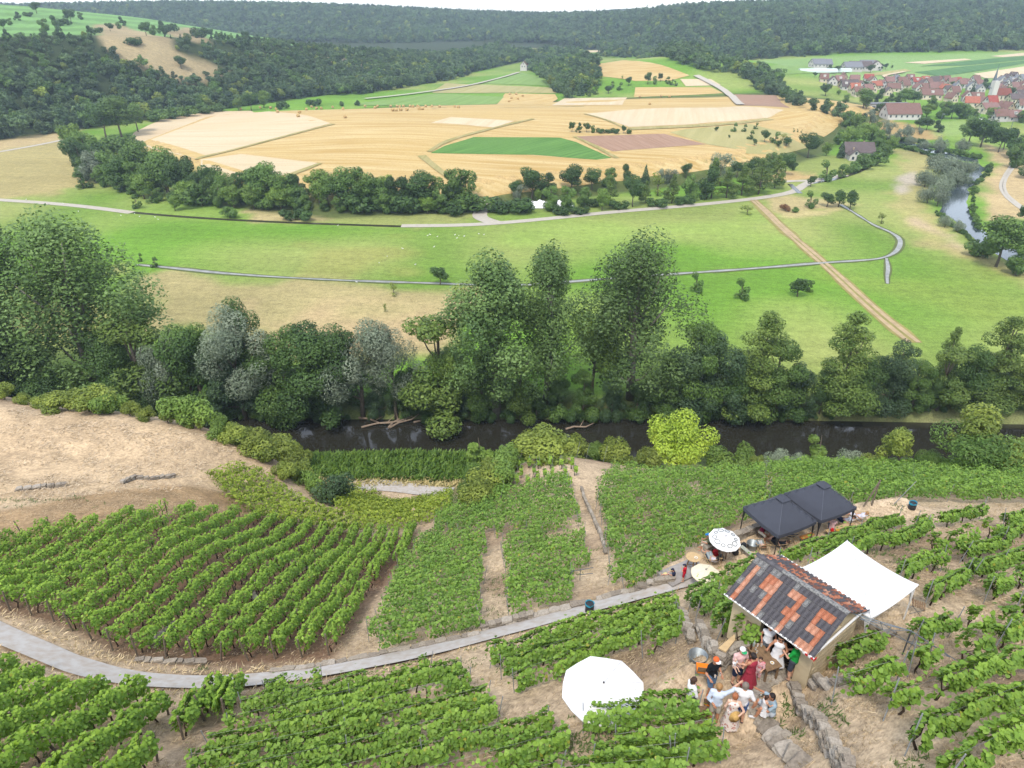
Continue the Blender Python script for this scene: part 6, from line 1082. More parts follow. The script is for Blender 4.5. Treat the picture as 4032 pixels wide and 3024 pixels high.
def person(loc, heading, hgt, label, pose=None, top=None, sleeve=.55, bottom=None, leglen=.85, dress=None, hem=.42, hair='brown', hairlen=0, hat=None, brim=None, sun=False, skin=0, shoes=None, group=None, bun=False, head_turn=0.0, female=False, name='person', extra=None, sling=None):
    k = hgt / 1.75; J = dict(pelvis=(0, 0, .95), chest=(0, 0, 1.32), neck=(0, .01, 1.49), head=(0, .03, 1.625), shL=(-.185, 0, 1.42), shR=(.185, 0, 1.42), elL=(-.25, -.03, 1.14), elR=(.25, -.03, 1.14), haL=(-.24, .10, .92), haR=(.24, .10, .92), hipL=(-.09, 0, .93), hipR=(.09, 0, .93), knL=(-.10, .03, .50), knR=(.10, .03, .50), anL=(-.11, -.02, .085), anR=(.11, -.02, .085))
    if female: J['shL'] = (-.165, 0, 1.41); J['shR'] = (.165, 0, 1.41)
    J.update(pose or {}); J = {a: np.array(b, float) * k for a, b in J.items()}; foot = {}
    for s in 'LR':
        f = J['an' + s] - J['kn' + s]; fw = np.array([0, 1.0, 0]); d = fw - f * (f @ fw) / (f @ f + 1e-9); d = d / (np.linalg.norm(d) + 1e-9); foot[s] = J['an' + s] + d * .17 * k + f / (np.linalg.norm(f) + 1e-9) * .045 * k
    o = empty(name, loc, -R(heading)); tag(o, label, 'person', group); sk = SKIN[skin]; r = lambda x: x * k
    up = J['chest'] - J['pelvis']; side = (J['shR'] - J['shL']); side = side / np.linalg.norm(side); wp = side * .07 * k
    C = [(J['pelvis'] - wp, J['pelvis'] + wp, r(.118), r(.118)), (J['pelvis'], J['chest'], r(.120), r(.128)), (J['pelvis'] + up * .45 - wp * .7, J['pelvis'] + up * .45 + wp * .7, r(.098), r(.098)), (J['chest'] - wp, J['chest'] + wp, r(.115), r(.115)), (J['shL'], J['shR'], r(.062), r(.062)), (J['chest'], J['neck'], r(.085), r(.055)), (J['neck'], J['head'], r(.054), r(.058))]
    if female: C.append((J['chest'] - wp * .9 + np.array([0, .07 * k, -.02 * k]), J['chest'] + wp * .9 + np.array([0, .07 * k, -.02 * k]), r(.062), r(.062)))
    hd = J['head'] + np.array([0, .012, .012]) * k; nf = np.array([math.sin(head_turn), math.cos(head_turn), 0]); C += [(hd - np.array([0, 0, .03]) * k, hd + np.array([0, 0, .035]) * k, r(.088), r(.098)), (hd + nf * .09 * k + np.array([0, 0, .0]), hd + nf * .112 * k + np.array([0, 0, -.025 * k]), r(.012), r(.016)), (hd + nf * .06 * k + np.array([0, 0, -.085 * k]), hd + nf * .075 * k + np.array([0, 0, -.075 * k]), r(.035), r(.035))]
    sd_ = np.array([nf[1], -nf[0], 0])
    for s in (-1, 1): C.append((hd + sd_ * s * .092 * k + np.array([0, 0, -.02 * k]), hd + sd_ * s * .098 * k + np.array([0, 0, .02 * k]), r(.016), r(.02)))
    fx = MB()
    for s in 'LR':
        ha, el = J['ha' + s], J['el' + s]; fd = (ha - el) / (np.linalg.norm(ha - el) + 1e-9); palm = ha + fd * .05 * k
        C += [(J['sh' + s], el, r(.052), r(.042)), (el, ha, r(.041), r(.030)), (ha, palm, r(.034), r(.036)), (J['hip' + s], J['kn' + s], r(.088), r(.060)), (J['kn' + s], J['kn' + s] * .45 + J['an' + s] * .55, r(.058), r(.054)), (J['kn' + s] * .5 + J['an' + s] * .5, J['an' + s], r(.055), r(.038)), (J['an' + s], foot[s], r(.043), r(.030))]
        u = np.cross(fd, np.array([0, 0, 1.0])); u = u / (np.linalg.norm(u) + 1e-9) if np.linalg.norm(u) > .1 else np.array([1.0, 0, 0]); dn = np.cross(u, fd)
        for q, ln_ in ((-1.5, .062), (-.5, .075), (.5, .078), (1.5, .068)): b_ = palm + u * q * .017 * k; fx.tube([b_, b_ + fd * ln_ * .55 * k - dn * .006 * k, b_ + fd * ln_ * .95 * k + dn * .014 * k * (1 if s == 'L' else 1)], [r(.0095), r(.0088), r(.006)], 5)
        b_ = ha + u * .03 * k + fd * .02 * k; fx.tube([b_, b_ + u * .022 * k + fd * .03 * k, b_ + u * .022 * k + fd * .06 * k], [r(.011), r(.0095), r(.007)], 5)
    body_obj('body', C, sk, o, .026 * max(k, .8), .028, extra=fx)
    ey = MB()
    for s in (-1, 1): ey.ball(tuple(hd + nf * .090 * k + sd_ * s * .034 * k + np.array([0, 0, .018 * k])), r(.011), 6)
    ey.box(tuple(hd + nf * .099 * k + np.array([0, 0, -.052 * k])), (r(.045), r(.008), r(.009)), Matrix.Rotation(-head_turn, 3, 'Z')); ey.build('eyes_and_mouth', eye_m, o)
    if sun: mb = MB(); [mb.ball(tuple(hd + nf * .102 * k + sd_ * s * .036 * k + np.array([0, 0, .016 * k])), r(.028), 8, .75) for s in (-1, 1)]; mb.tube([hd + nf * .1 * k - sd_ * .095 * k + np.array([0, 0, .02 * k]) - nf * .09 * k, hd + nf * .112 * k + np.array([0, 0, .022 * k]), hd + nf * .1 * k + sd_ * .095 * k + np.array([0, 0, .02 * k]) - nf * .09 * k], r(.006), 4); mb.build('sunglasses', lens_m, o)
    if hair:
        hc = [(hd + np.array([0, 0, -.02 * k]) - nf * .022 * k, hd + np.array([0, 0, .035 * k]) - nf * .012 * k, r(.100), r(.108))]
        if hairlen: hc.append((hd - nf * .06 * k, hd - nf * .085 * k - np.array([0, 0, hairlen * k]), r(.085), r(.06)))
        if bun: hc.append((hd - nf * .10 * k + np.array([0, 0, .06 * k]), hd - nf * .13 * k + np.array([0, 0, .07 * k]), r(.045), r(.045)))
        body_obj('hair', hc, HAIR[hair], o, .022, .02, cut=lambda g: np.minimum((g - hd) @ nf - r(.045) - np.maximum(0, (g[..., 2] - hd[2] - r(.045))) * 3, r(.2)) if True else None)
    if hat:
        cp = [(hd + np.array([0, 0, .02 * k]), hd + np.array([0, 0, .05 * k]), r(.108), r(.108))]; hz = hd[2] + .035 * k; body_obj('cap', cp, hat, o, .02, .01, cut=lambda g: hz - g[..., 2]); bc = hd + np.array([0, 0, .045 * k]); mb = MB(); n_ = 9; q0 = [bc + (nf * math.cos(t) + sd_ * math.sin(t)) * r(.105) for t in np.linspace(-.95, .95, n_)]; q1 = [bc + nf * (.105 + .085 * math.cos(t * 1.3)) * k * math.cos(t * .3) + sd_ * math.sin(t) * r(.115) + np.array([0, 0, -.012 * k]) for t in np.linspace(-.95, .95, n_)]
        V = q0 + q1; V = V + [v - np.array([0, 0, .01]) for v in V]; mb.add(V, [(i, i + 1, n_ + i + 1, n_ + i) for i in range(n_ - 1)] + [(2 * n_ + i, 3 * n_ + i, 3 * n_ + i + 1, 2 * n_ + i + 1) for i in range(n_ - 1)] + [(n_ + i, n_ + i + 1, 3 * n_ + i + 1, 3 * n_ + i) for i in range(n_ - 1)]); mb.build('cap_brim', brim or hat, o)
    inf = .016 * k
    if top:
        tc_ = [(a[0], a[1], a[2] + inf, a[3] + inf) for a in C[:5]] + [(J['chest'], J['chest'] * .35 + J['neck'] * .65, r(.098), r(.078))]
        if female: tc_.append((C[7][0], C[7][1], C[7][2] + inf, C[7][3] + inf))
        if sleeve:
            for s in 'LR':
                f = min(1, sleeve); tc_.append((J['sh' + s], J['sh' + s] * (1 - f) + J['el' + s] * f, r(.070), r(.064)))
                if sleeve > 1: g_ = sleeve - 1; tc_.append((J['el' + s], J['el' + s] * (1 - g_) + J['ha' + s] * g_, r(.060), r(.050)))
        body_obj('shirt', tc_, top, o, .027, .025)
    if bottom:
        bc_ = [(C[0][0], C[0][1], C[0][2] + inf, C[0][3] + inf), (J['pelvis'], J['pelvis'] + up * .2, r(.13), r(.125))]
        for s in 'LR': f = min(1, leglen); bc_.append((J['hip' + s], J['hip' + s] * (1 - f) + J['kn' + s] * f, r(.108), r(.088 if leglen < 1 else .078)))
        if leglen > 1:
            for s in 'LR': g_ = leglen - 1; bc_.append((J['kn' + s], J['kn' + s] * (1 - g_) + J['an' + s] * g_, r(.074), r(.058)))
        body_obj('trousers' if leglen > 1 else 'shorts', bc_, bottom, o, .027, .03)
    if dress:
        body_obj('dress_bodice', [(a[0], a[1], a[2] + inf, a[3] + inf) for a in C[:4]] + ([(C[7][0], C[7][1], C[7][2] + inf, C[7][3] + inf)] if female else []), dress, o, .027, .03); V = []; F = []; n_ = 24; m_ = 7; hp = J['pelvis']; z0 = hp[2] + .06 * k; z1 = hem * k
        for j in range(m_):
            t = j / (m_ - 1); cc = hp + (((J['knL'] + J['knR']) / 2) - hp) * t * .6
            for i in range(n_): a = 2 * math.pi * i / n_; fl = 1 + .10 * t * math.sin(a * 7 + 1.3); V.append((cc[0] + math.cos(a) * (.165 + .15 * t) * k * fl, cc[1] + math.sin(a) * (.125 + .15 * t) * k * fl, z0 + (z1 - z0) * t + .02 * t * math.sin(a * 5)))
        for j in range(m_ - 1):
            for i in range(n_): F.append((j * n_ + (i + 1) % n_, j * n_ + i, (j + 1) * n_ + i, (j + 1) * n_ + (i + 1) % n_))
        obj('dress_skirt', mesh_py('dress_skirt', V, F, True), dress, o)
        for s in 'LR': MB().tube([J['chest'] + (J['sh' + s] - J['chest']) * .55 + np.array([0, .11 * k, 0]), J['sh' + s] * .62 + J['neck'] * .38 + np.array([0, .0, .05 * k]), J['chest'] + (J['sh' + s] - J['chest']) * .5 + np.array([0, -.12 * k, 0])], r(.012), 5).build('dress_strap', dress, o)
    if shoes:
        for s in 'LR': body_obj('shoe', [(J['an' + s] - np.array([0, 0, .02 * k]), foot[s] + (foot[s] - J['an' + s]) * .08, r(.052), r(.040))], shoes, o, .024, .01, pad=.05)
    return o
def yard(px, py): return at(px, py, 44.0)
def terr(px, py, dz=0): return at(px, py, 36.2 + dz)
fl_m, fl_t, fl_b = nodes('cloth_floral', .9, .15); _vo = fl_t.nodes.new('ShaderNodeTexVoronoi'); _vo.inputs['Scale'].default_value = 11; _tc = fl_t.nodes.new('ShaderNodeTexCoord'); fl_t.links.new(_tc.outputs['Object'], _vo.inputs['Vector']); fl_t.links.new(_mix(fl_t, lin('c98f86'), lin('f3e7df'), _ramp(fl_t, _vo.outputs['Distance'], .28, .42)), fl_b.inputs['Base Color'])
WH, NAVY, BLK, JEAN = cloth('f4f4f6'), cloth('2c3550'), cloth('2a2b30'), cloth('6f8fb0')
YG = 'guests in front of the hut'; TG = 'guests on the terrace'
person(yard(2708, 2806), 75, 1.68, 'woman in white blouse and black skirt, standing left behind the vine', dict(elL=(-.26, .10, 1.15), haL=(-.10, .28, 1.22), elR=(.26, .05, 1.13), haR=(.14, .30, 1.12)), WH, .95, BLK, .55, hair='brown', hairlen=.1, bun=True, female=True, skin=0, group=YG)
person(yard(2790, 2732), 150, 1.80, 'man in black T-shirt, jeans shorts and orange-white cap holding a drink', dict(elL=(-.27, .02, 1.12), haL=(-.16, .26, 1.05), elR=(.30, .0, 1.16), haR=(.34, .24, 1.14), knR=(.12, .12, .50), anR=(.14, .06, .09)), cloth('1f2126'), .6, JEAN, .8, hair='grey', hat=cloth('e8703c'), brim=cloth('f6f2ee'), skin=1, group=YG)
person(yard(2806, 2842), 18, 1.78, 'person in pale blue shirt and beige shorts pointing towards the table', dict(elR=(.42, .22, 1.40), haR=(.56, .46, 1.40), elL=(-.27, -.06, 1.12), haL=(-.08, -.16, .98)), cloth('d6e2f4'), 1.5, cloth('d9d2c4'), .9, hair='blond', bun=True, skin=1, group=YG)
person(yard(2868, 2872), 12, 1.68, 'woman in long floral sundress seen from behind', dict(elR=(.34, -.10, 1.14), haR=(.16, -.22, .98), elL=(-.26, -.02, 1.14), haL=(-.24, .06, .90)), dress=fl_m, hem=.22, hair='ginger', skin=2, female=True, shoes=WH, group=YG)
person(yard(2905, 2842), 15, 1.82, 'man in white shirt and blue shorts lifting a hand to his mouth', dict(elL=(-.34, .14, 1.30), haL=(-.14, .24, 1.50), elR=(.34, -.08, 1.16), haR=(.22, .10, .98)), WH, .75, cloth('4f6fa8'), .9, hair='grey', skin=0, shoes=NAVY, group=YG)
person(yard(3032, 2818), -85, 1.78, 'dark-haired man in grey-blue T-shirt sitting on the step with a glass', dict(pelvis=(0, 0, .22), chest=(0, .02, .60), neck=(0, .05, .77), head=(0, .08, .905), shL=(-.185, .02, .70), shR=(.185, .02, .70), elL=(-.24, .20, .50), haL=(-.16, .42, .46), elR=(.34, .26, .70), haR=(.34, .50, .84), hipL=(-.09, .02, .21), hipR=(.09, .02, .21), knL=(-.16, .40, .52), knR=(.16, .42, .50), anL=(-.16, .52, .10), anR=(.16, .56, .09)), cloth('a9c0cf'), .7, cloth('c9d2dc'), .9, hair='dark', skin=1, shoes=WH, group=YG)
person(yard(2998, 2828), 88, 1.10, 'small girl in white dress leaning on the seated man', dict(haL=(-.16, .34, 1.20), elL=(-.22, .16, 1.22), haR=(.16, .34, 1.20), elR=(.22, .16, 1.22)), dress=WH, hem=.45, hair='brown', hairlen=.12, skin=0, group=YG)
person(yard(2893, 2690), 165, 1.78, 'man in pink shirt, navy shorts and green-white cap carrying a baby', dict(elL=(-.27, .06, 1.14), haL=(-.02, .24, 1.10), elR=(.27, .06, 1.14), haR=(.04, .26, 1.24)), cloth('edc4c0'), .6, NAVY, .95, hair='brown', hat=cloth('f4f4f4'), brim=cloth('2fae6e'), skin=0, shoes=cloth('6a5248'), group=YG)
_by = at(2888, 2632, 45.05); person(_by, 150, .62, 'baby in white shirt held in the arms of the man with the cap', dict(pelvis=(0, 0, .35), chest=(0, .02, .80), neck=(0, .03, 1.0), head=(0, .05, 1.25), shL=(-.2, 0, .94), shR=(.2, 0, .94), elL=(-.3, .16, .7), haL=(-.3, .4, .66), elR=(.3, .16, .7), haR=(.3, .4, .66), hipL=(-.1, 0, .32), hipR=(.1, 0, .32), knL=(-.16, .36, .30), knR=(.16, .36, .30), anL=(-.16, .56, .05), anR=(.16, .56, .05)), WH, .8, None, hair=None, skin=2, group=YG)
person(yard(2940, 2712), -25, 1.70, 'woman in long dark red sundress with bare shoulders', dict(elL=(-.28, .10, 1.20), haL=(-.18, .32, 1.26), elR=(.24, .10, 1.16), haR=(.12, .26, 1.08)), dress=cloth('a8394a'), hem=.30, hair='dark', bun=True, skin=1, female=True, group=YG)
person(yard(2975, 2684), 205, 1.22, 'girl in white and red outfit behind the woman in red', dict(elL=(-.24, .08, 1.16), haL=(-.14, .22, 1.06)), cloth('f0dfe2', 'd8404c', 7), .9, cloth('f2e6e8', 'd04a56', 8), 1.2, hair='brown', hairlen=.16, skin=0, group=YG)
person(at(3006, 2592, 44.02), 195, 1.70, 'woman in white sleeveless top and grey shorts at the hut corner', dict(elL=(-.27, .02, 1.16), haL=(-.22, .24, 1.14), elR=(.26, -.06, 1.14), haR=(.2, .04, .92)), WH, 0, cloth('747b84'), .6, hair='dark', bun=True, female=True, skin=1, sun=False, group=YG)
person(at(3046, 2638, 44.02), 205, 1.72, 'woman in white dress and sunglasses standing in the hut doorway', dict(elL=(-.28, .04, 1.14), haL=(-.14, .24, 1.06), elR=(.30, .0, 1.16), haR=(.36, .20, 1.12)), dress=WH, hem=.40, hair='dark', bun=True, female=True, sun=True, skin=1, group=YG)
person(yard(3108, 2674), -42, 1.80, 'man in bright green T-shirt and dark shorts at the table end', dict(elL=(-.28, .12, 1.16), haL=(-.14, .34, 1.16), elR=(.28, .10, 1.14), haR=(.10, .32, 1.10)), cloth('1f9e44'), .65, cloth('474c58'), .9, hair='brown', skin=0, shoes=cloth('8a7a70'), group=YG)
SIT = dict(pelvis=(0, 0, .12), chest=(0, -.02, .50), neck=(0, .04, .67), head=(0, .09, .80), shL=(-.185, .0, .60), shR=(.185, .0, .60), elL=(-.22, .16, .44), haL=(-.12, .36, .44), elR=(.22, .16, .44), haR=(.12, .36, .44), hipL=(-.09, .02, .11), hipR=(.09, .02, .11), knL=(-.12, .46, .20), knR=(.12, .46, .18), anL=(-.13, .88, .07), anR=(.13, .88, .07))
SEAT = dict(pelvis=(0, 0, .52), chest=(0, .06, .90), neck=(0, .12, 1.06), head=(0, .17, 1.19), shL=(-.185, .08, .99), shR=(.185, .08, .99), elL=(-.26, .20, .78), haL=(-.14, .40, .74), elR=(.26, .20, .78), haR=(.14, .40, .74), hipL=(-.09, .02, .51), hipR=(.09, .02, .51), knL=(-.14, .46, .50), knR=(.14, .46, .50), anL=(-.14, .46, .09), anR=(.14, .48, .09))
LIE = dict(pelvis=(0, 0, .36), chest=(0, -.34, .55), neck=(0, -.46, .68), head=(0, -.54, .80), shL=(-.185, -.42, .62), shR=(.185, -.42, .62), elL=(-.28, -.22, .50), haL=(-.12, .0, .52), elR=(.28, -.22, .50), haR=(.12, .0, .52), hipL=(-.09, .02, .35), hipR=(.09, .02, .35), knL=(-.10, .42, .55), knR=(.10, .42, .55), anL=(-.12, .82, .28), anR=(.12, .82, .28))
person(at(2650, 2275, 36.45), -80, 1.25, 'boy in navy shirt and cap sitting with outstretched legs on the slab', SIT, NAVY, .6, NAVY, .8, hair='brown', hat=NAVY, skin=0, group=TG)
person(at(2690, 2288, 36.45), -65, 1.22, 'boy in red shirt and navy cap standing on the slab', dict(elL=(-.24, .12, 1.16), haL=(-.10, .26, 1.36)), cloth('cf2236'), .7, cloth('c42036'), .9, hair='brown', hat=NAVY, skin=0, group=TG)
for (px, py, rz_, hh, lab, tp, sl_, bt, hr_, sk_) in ((2800, 2218, 197, 1.66, 'sunbather in white top lying in the deck chair by the red backpack', cloth('e6dfe4'), .4, cloth('a9b4b8'), 'dark', 0), (2996, 2162, 185, 1.25, 'bare-backed child lying in the grey deck chair', None, 0, cloth('c8ccd0'), 'ginger', 2), (3062, 2158, 222, 1.74, 'person in dark clothes lying in the deck chair by the gazebo leg', cloth('2b2d36'), .8, cloth('30323c'), 'brown', 0), (3318, 2068, 245, 1.70, 'person in white and navy lying in a white deck chair', cloth('dcdfe8'), .7, NAVY, 'brown', 0), (3368, 2052, 245, 1.70, 'person in pale clothes lying in the outermost white deck chair', cloth('e4e4f0'), .7, cloth('d8d8e4'), 'blond', 0)):
    person(terr(px, py), 180 - rz_, hh, lab, LIE, tp, sl_, bt, .9, hair=hr_, skin=sk_, group=TG)
person(terr(2792, 2168), -72, 1.76, 'man in olive shirt and blue cap sitting on the terrace wall', {a: (b[0], b[1], b[2] - .08) for a, b in SEAT.items()}, cloth('6f7358'), .6, cloth('cfc3b0'), .95, hair='grey', hat=cloth('2f86cf'), skin=1, group=TG)
person(terr(2992, 2118), 150, 1.78, 'man in burgundy polo shirt sitting bent forward by the gazebo', {**SEAT, 'chest': (0, .14, .84), 'neck': (0, .24, .98), 'head': (0, .32, 1.08), 'shL': (-.185, .2, .93), 'shR': (.185, .2, .93), 'elL': (-.24, .36, .74), 'elR': (.24, .36, .74), 'haL': (-.1, .52, .66), 'haR': (.1, .52, .66)}, cloth('7f2340'), .7, cloth('d8cdb8'), .95, hair='grey', skin=1, group=TG)
MB_ = MB(); st_ = empty('stool', terr(2992, 2118)); tag(st_, 'low wooden stool under the man in burgundy', 'stool'); MB().box((0, 0, .40), (.36, .36, .04)).build('seat', wood_d, st_)
for sx in (-1, 1):
    for sy in (-1, 1): MB().box((sx * .14, sy * .14, .19), (.04, .04, .38)).build('leg', wood_d, st_)
dry_wall([(2770, 2178), (2790, 2168), (2812, 2158)], .40, .40, 'block of flat stones the man in the blue cap sits on', .4, .2, .4)
person(terr(3268, 2104), 22, 1.68, 'woman in pale pink top sitting on the long bench, seen from behind', SEAT, cloth('e9c3c4'), .4, cloth('5a5f68'), .95, hair='ginger', bun=True, female=True, skin=2, group=TG)
# hand-held and laid-down small things
hat_o = empty('straw_hat', at(2894, 2822, 44.9)); tag(hat_o, 'straw hat held behind the woman in the floral dress', 'hat'); hat_m = M_('straw_hat', 'd8b06c', .9, .2, 20); hat_o.rotation_euler = (R(75), 0, R(10)); MB().lathe([(.20, 0), (.205, .008), (.10, .012), (.095, .09), (.06, .11), (.001, .112)], 20, cap=False).build('hat_body', hat_m, hat_o, sm=True); MB().lathe([(.099, .015), (.097, .045)], 20, cap=False).build('hat_band', M_('hat_band', '8a5a3a', .9, .1, 9), hat_o)
cup(at(2835, 2660, 45.15), glass_m, 'drink in the hand of the man in black', .035, .11, M_('drink_red', '8a2a1c', .2, .1, 8)); cup(at(2815, 2668, 45.05), cup_w, 'snack cup in the other hand of the man in black'); cup(at(2996, 2738, 44.85), glass_m, 'glass lifted by the seated dark-haired man'); plate(at(3110, 2580, 45.2), 'small plate in the hands of the man in green', .07)
for i, (px, py) in enumerate(((2622, 2262), (2648, 2246))): o = MB().box((0, 0, 0), (.22, .30, .03), Matrix.Rotation(.4, 3, 'Z')).build('picture_book', M_('book_yellow', 'f0e49a', .8, .15, 6), None, at(px, py, 36.47)); tag(o, ('yellow book lying before the boy in navy', 'yellow book lying behind the boy in navy')[i], 'book')
fb = empty('food_bag', terr(3300, 2088, .47)); tag(fb, 'yellow paper of snacks on the long bench', 'snack'); MB().box((0, 0, .02), (.26, .18, .03)).build('paper', food_m, fb); MB().ball((.05, .02, .05), .05, 8, .6).build('snack', food_m, fb)
# ------------------------------------------------------------------ village, farms, lone houses
wallc = [M_('render_white', 'dcd8d0', .85, .08, 2), M_('render_cream', 'e6d9bd', .85, .1, 2), M_('render_grey', 'cfcac2', .85, .1, 2), M_('render_stone', 'b5a288', .9, .15, 2)]
roofc = {'b': M_('roof_brown', '8a6a60', .9, .25, 1.2), 'd': M_('roof_dark', '6e6260', .9, .25, 1.2), 'r': M_('roof_red', 'a8554a', .9, .25, 1.2), 'o': M_('roof_orange', 'b4705a', .9, .25, 1.2), 'g': M_('roof_grey', '85878c', .85, .2, 1.2), 'p': M_('roof_pink', '96746c', .9, .25, 1.2)}
win_m = M_('window_glass', '4a525c', .2, .2, 1, .5)
RN = {'b': 'brown', 'd': 'dark grey-brown', 'r': 'red', 'o': 'orange', 'g': 'grey', 'p': 'faded pink'}
def house(loc, rz, w_, l_, hw, hr, rk, wk, label, group=None, dormer=False, name='house'):
    """w_ along local x (ridge direction), l_ deep; local -y faces the viewer when rz = 0"""
    o = empty(name, loc, rz); tag(o, label, 'house', group); x, y = w_ / 2, l_ / 2
    V = [(-x, -y, -1), (x, -y, -1), (x, y, -1), (-x, y, -1), (-x, -y, hw), (x, -y, hw), (x, y, hw), (-x, y, hw), (-x, 0, hw + hr - .1), (x, 0, hw + hr - .1)]; obj('wall', mesh_py('wall', V, [(0, 1, 5, 4), (2, 3, 7, 6), (1, 2, 6, 9, 5), (3, 0, 4, 8, 7), (4, 5, 9, 8), (6, 7, 8, 9)]), wallc[wk], o)
    e = .45; s = hr / y; mb = MB(); zz = hw - e * s
    for sg in (-1, 1): mb.add([(-x - e, sg * (y + e), zz), (x + e, sg * (y + e), zz), (x + e, 0, hw + hr + .02), (-x - e, 0, hw + hr + .02), (-x - e, sg * (y + e), zz + .22), (x + e, sg * (y + e), zz + .22), (x + e, 0, hw + hr + .24), (-x - e, 0, hw + hr + .24)], [(4, 5, 6, 7) if sg < 0 else (7, 6, 5, 4), (0, 1, 5, 4), (1, 2, 6, 5), (3, 0, 4, 7), (3, 2, 1, 0)])
    rf = mb.build('roof', roofc[rk], o); MB().box((x * .4, y * .25, hw + hr * .9), (.6, .6, 1.6)).build('chimney', wallc[3], rf)
    n = max(1, int(w_ / 3.2))
    for i in range(n):
        xx = -x + (i + .5) * w_ / n; MB().box((xx, -y - .03, hw - 1.5), (1.0, .12, 1.25)).build('window', win_m, o)
    for sg in (-1, 1):
        for q in (-1, 1): MB().box((sg * (x + .03), q * l_ * .2, hw - 1.4), (.12, .95, 1.25)).build('window', win_m, o)
        MB().box((sg * (x + .03), 0, hw + hr * .35), (.12, .9, 1.1)).build('window', win_m, o)
    if dormer: d = MB(); d.box((0, -y * .55, hw + hr * .55), (1.8, 1.8, 1.5)); d.build('dormer', wallc[0], rf)
    return o
def vc(x, y): return 3200 + x / 2.6587, 250 + y / 2.6587
VH = [(110, 192, 8, 'b', 1, 0), (200, 222, 8, 'd', 0, 1), (270, 215, 9, 'p', 0, 0), (315, 178, 10, 'b', 3, 1), (365, 262, 17, 'd', 3, 0), (430, 205, 9, 'p', 0, 0), (485, 270, 7, 'b', 0, 1), (575, 195, 9, 'r', 0, 0), (615, 215, 8, 'b', 0, 1), (650, 270, 11, 'o', 1, 0), (710, 265, 8, 'p', 0, 1), (790, 225, 9, 'p', 0, 0), (835, 292, 12, 'b', 1, 0), (895, 285, 8, 'd', 0, 1), (770, 335, 7, 'd', 1, 1), (955, 275, 8, 'b', 1, 0), (1005, 205, 8, 'b', 0, 0), (1070, 228, 9, 'r', 0, 0), (1165, 215, 8, 'o', 1, 0), (1150, 248, 7, 'd', 0, 1), (1090, 290, 8, 'p', 0, 1), (1160, 295, 11, 'b', 1, 0), (1240, 300, 8, 'p', 1, 0), (1310, 285, 9, 'b', 0, 0), (1375, 300, 9, 'o', 0, 1), (1405, 322, 7, 'd', 0, 0), (1490, 295, 7, 'g', 0, 1), (1545, 255, 8, 'p', 0, 0), (1595, 240, 9, 'p', 0, 1), (1645, 290, 8, 'g', 0, 1), (1735, 250, 10, 'p', 0, 0), (1740, 300, 8, 'g', 0, 1), (1470, 335, 9, 'b', 1, 0), (1225, 375, 18, 'b', 1, 0), (1440, 400, 10, 'b', 1, 1), (1380, 225, 8, 'b', 0, 0), (1445, 240, 8, 'p', 1, 0), (1260, 230, 8, 'd', 0, 0), (1330, 220, 8, 'b', 0, 1), (425, 310, 9, 'o', 1, 0), (460, 345, 8, 'b', 1, 0), (330, 275, 7, 'd', 0, 0), (1600, 400, 9, 'b', 0, 1), (1700, 400, 11, 'b', 1, 0), (1645, 462, 11, 'o', 1, 0), (1790, 440, 9, 'p', 0, 1), (1850, 450, 9, 'r', 0, 0), (2030, 185, 9, 'd', 0, 1), (2085, 180, 8, 'd', 0, 1), (2140, 190, 8, 'g', 0, 0), (2195, 200, 9, 'g', 0, 0), (1965, 220, 8, 'g', 0, 1), (2010, 250, 8, 'g', 0, 1), (2090, 290, 9, 'p', 1, 0), (2180, 270, 9, 'b', 0, 1), (1980, 280, 7, 'd', 0, 1), (2150, 360, 9, 'd', 0, 0), (2115, 420, 13, 'd', 1, 0), (2190, 320, 8, 'b', 0, 1), (2190, 480, 9, 'b', 0, 0), (1820, 520, 14, 'p', 1, 0), (2000, 520, 12, 'b', 3, 1), (1935, 605, 12, 'b', 2, 0), (2080, 600, 12, 'p', 2, 0), (1985, 330, 8, 'b', 0, 1), (1925, 300, 8, 'p', 0, 0), (860, 215, 7, 'g', 0, 1), (920, 225, 8, 'b', 0, 0), (1195, 245, 7, 'b', 0, 0), (1500, 235, 7, 'r', 0, 0), (1690, 215, 8, 'b', 0, 0), (560, 320, 8, 'p', 0, 0), (620, 300, 7, 'd', 1, 1), (2060, 230, 7, 'g', 0, 0), (2120, 240, 8, 'd', 0, 1)]
VH.sort(key=lambda a: a[0]); rv = random.Random(8); vcount = {}
tot = {}
for v in VH: tot[(v[3], v[4])] = tot.get((v[3], v[4]), 0) + 1
WN = ('white', 'cream', 'pale grey', 'stone-coloured')
for (x, y, w_, rk, wk, gb) in VH:
    px, py = vc(x, y); p = hit(px, py); k_ = (rk, wk); n = vcount.get(k_, 0); vcount[k_] = n + 1; sc_ = .74
    lab = (f'{ordn(n)} ' if tot[k_] > 1 else '') + f'{WN[wk]} village house with {RN[rk]} roof' + (', counted from the left' if tot[k_] > 1 else '')
    house(p, (math.pi / 2 if gb else 0) + rv.uniform(-.35, .35), w_ * sc_, (8 if w_ < 13 else 11) * sc_ * rv.uniform(.85, 1.1), rv.uniform(2.6, 3.8), rv.uniform(2.6, 3.6), rk, wk, lab, 'houses of the village', dormer=rv.random() < .15)
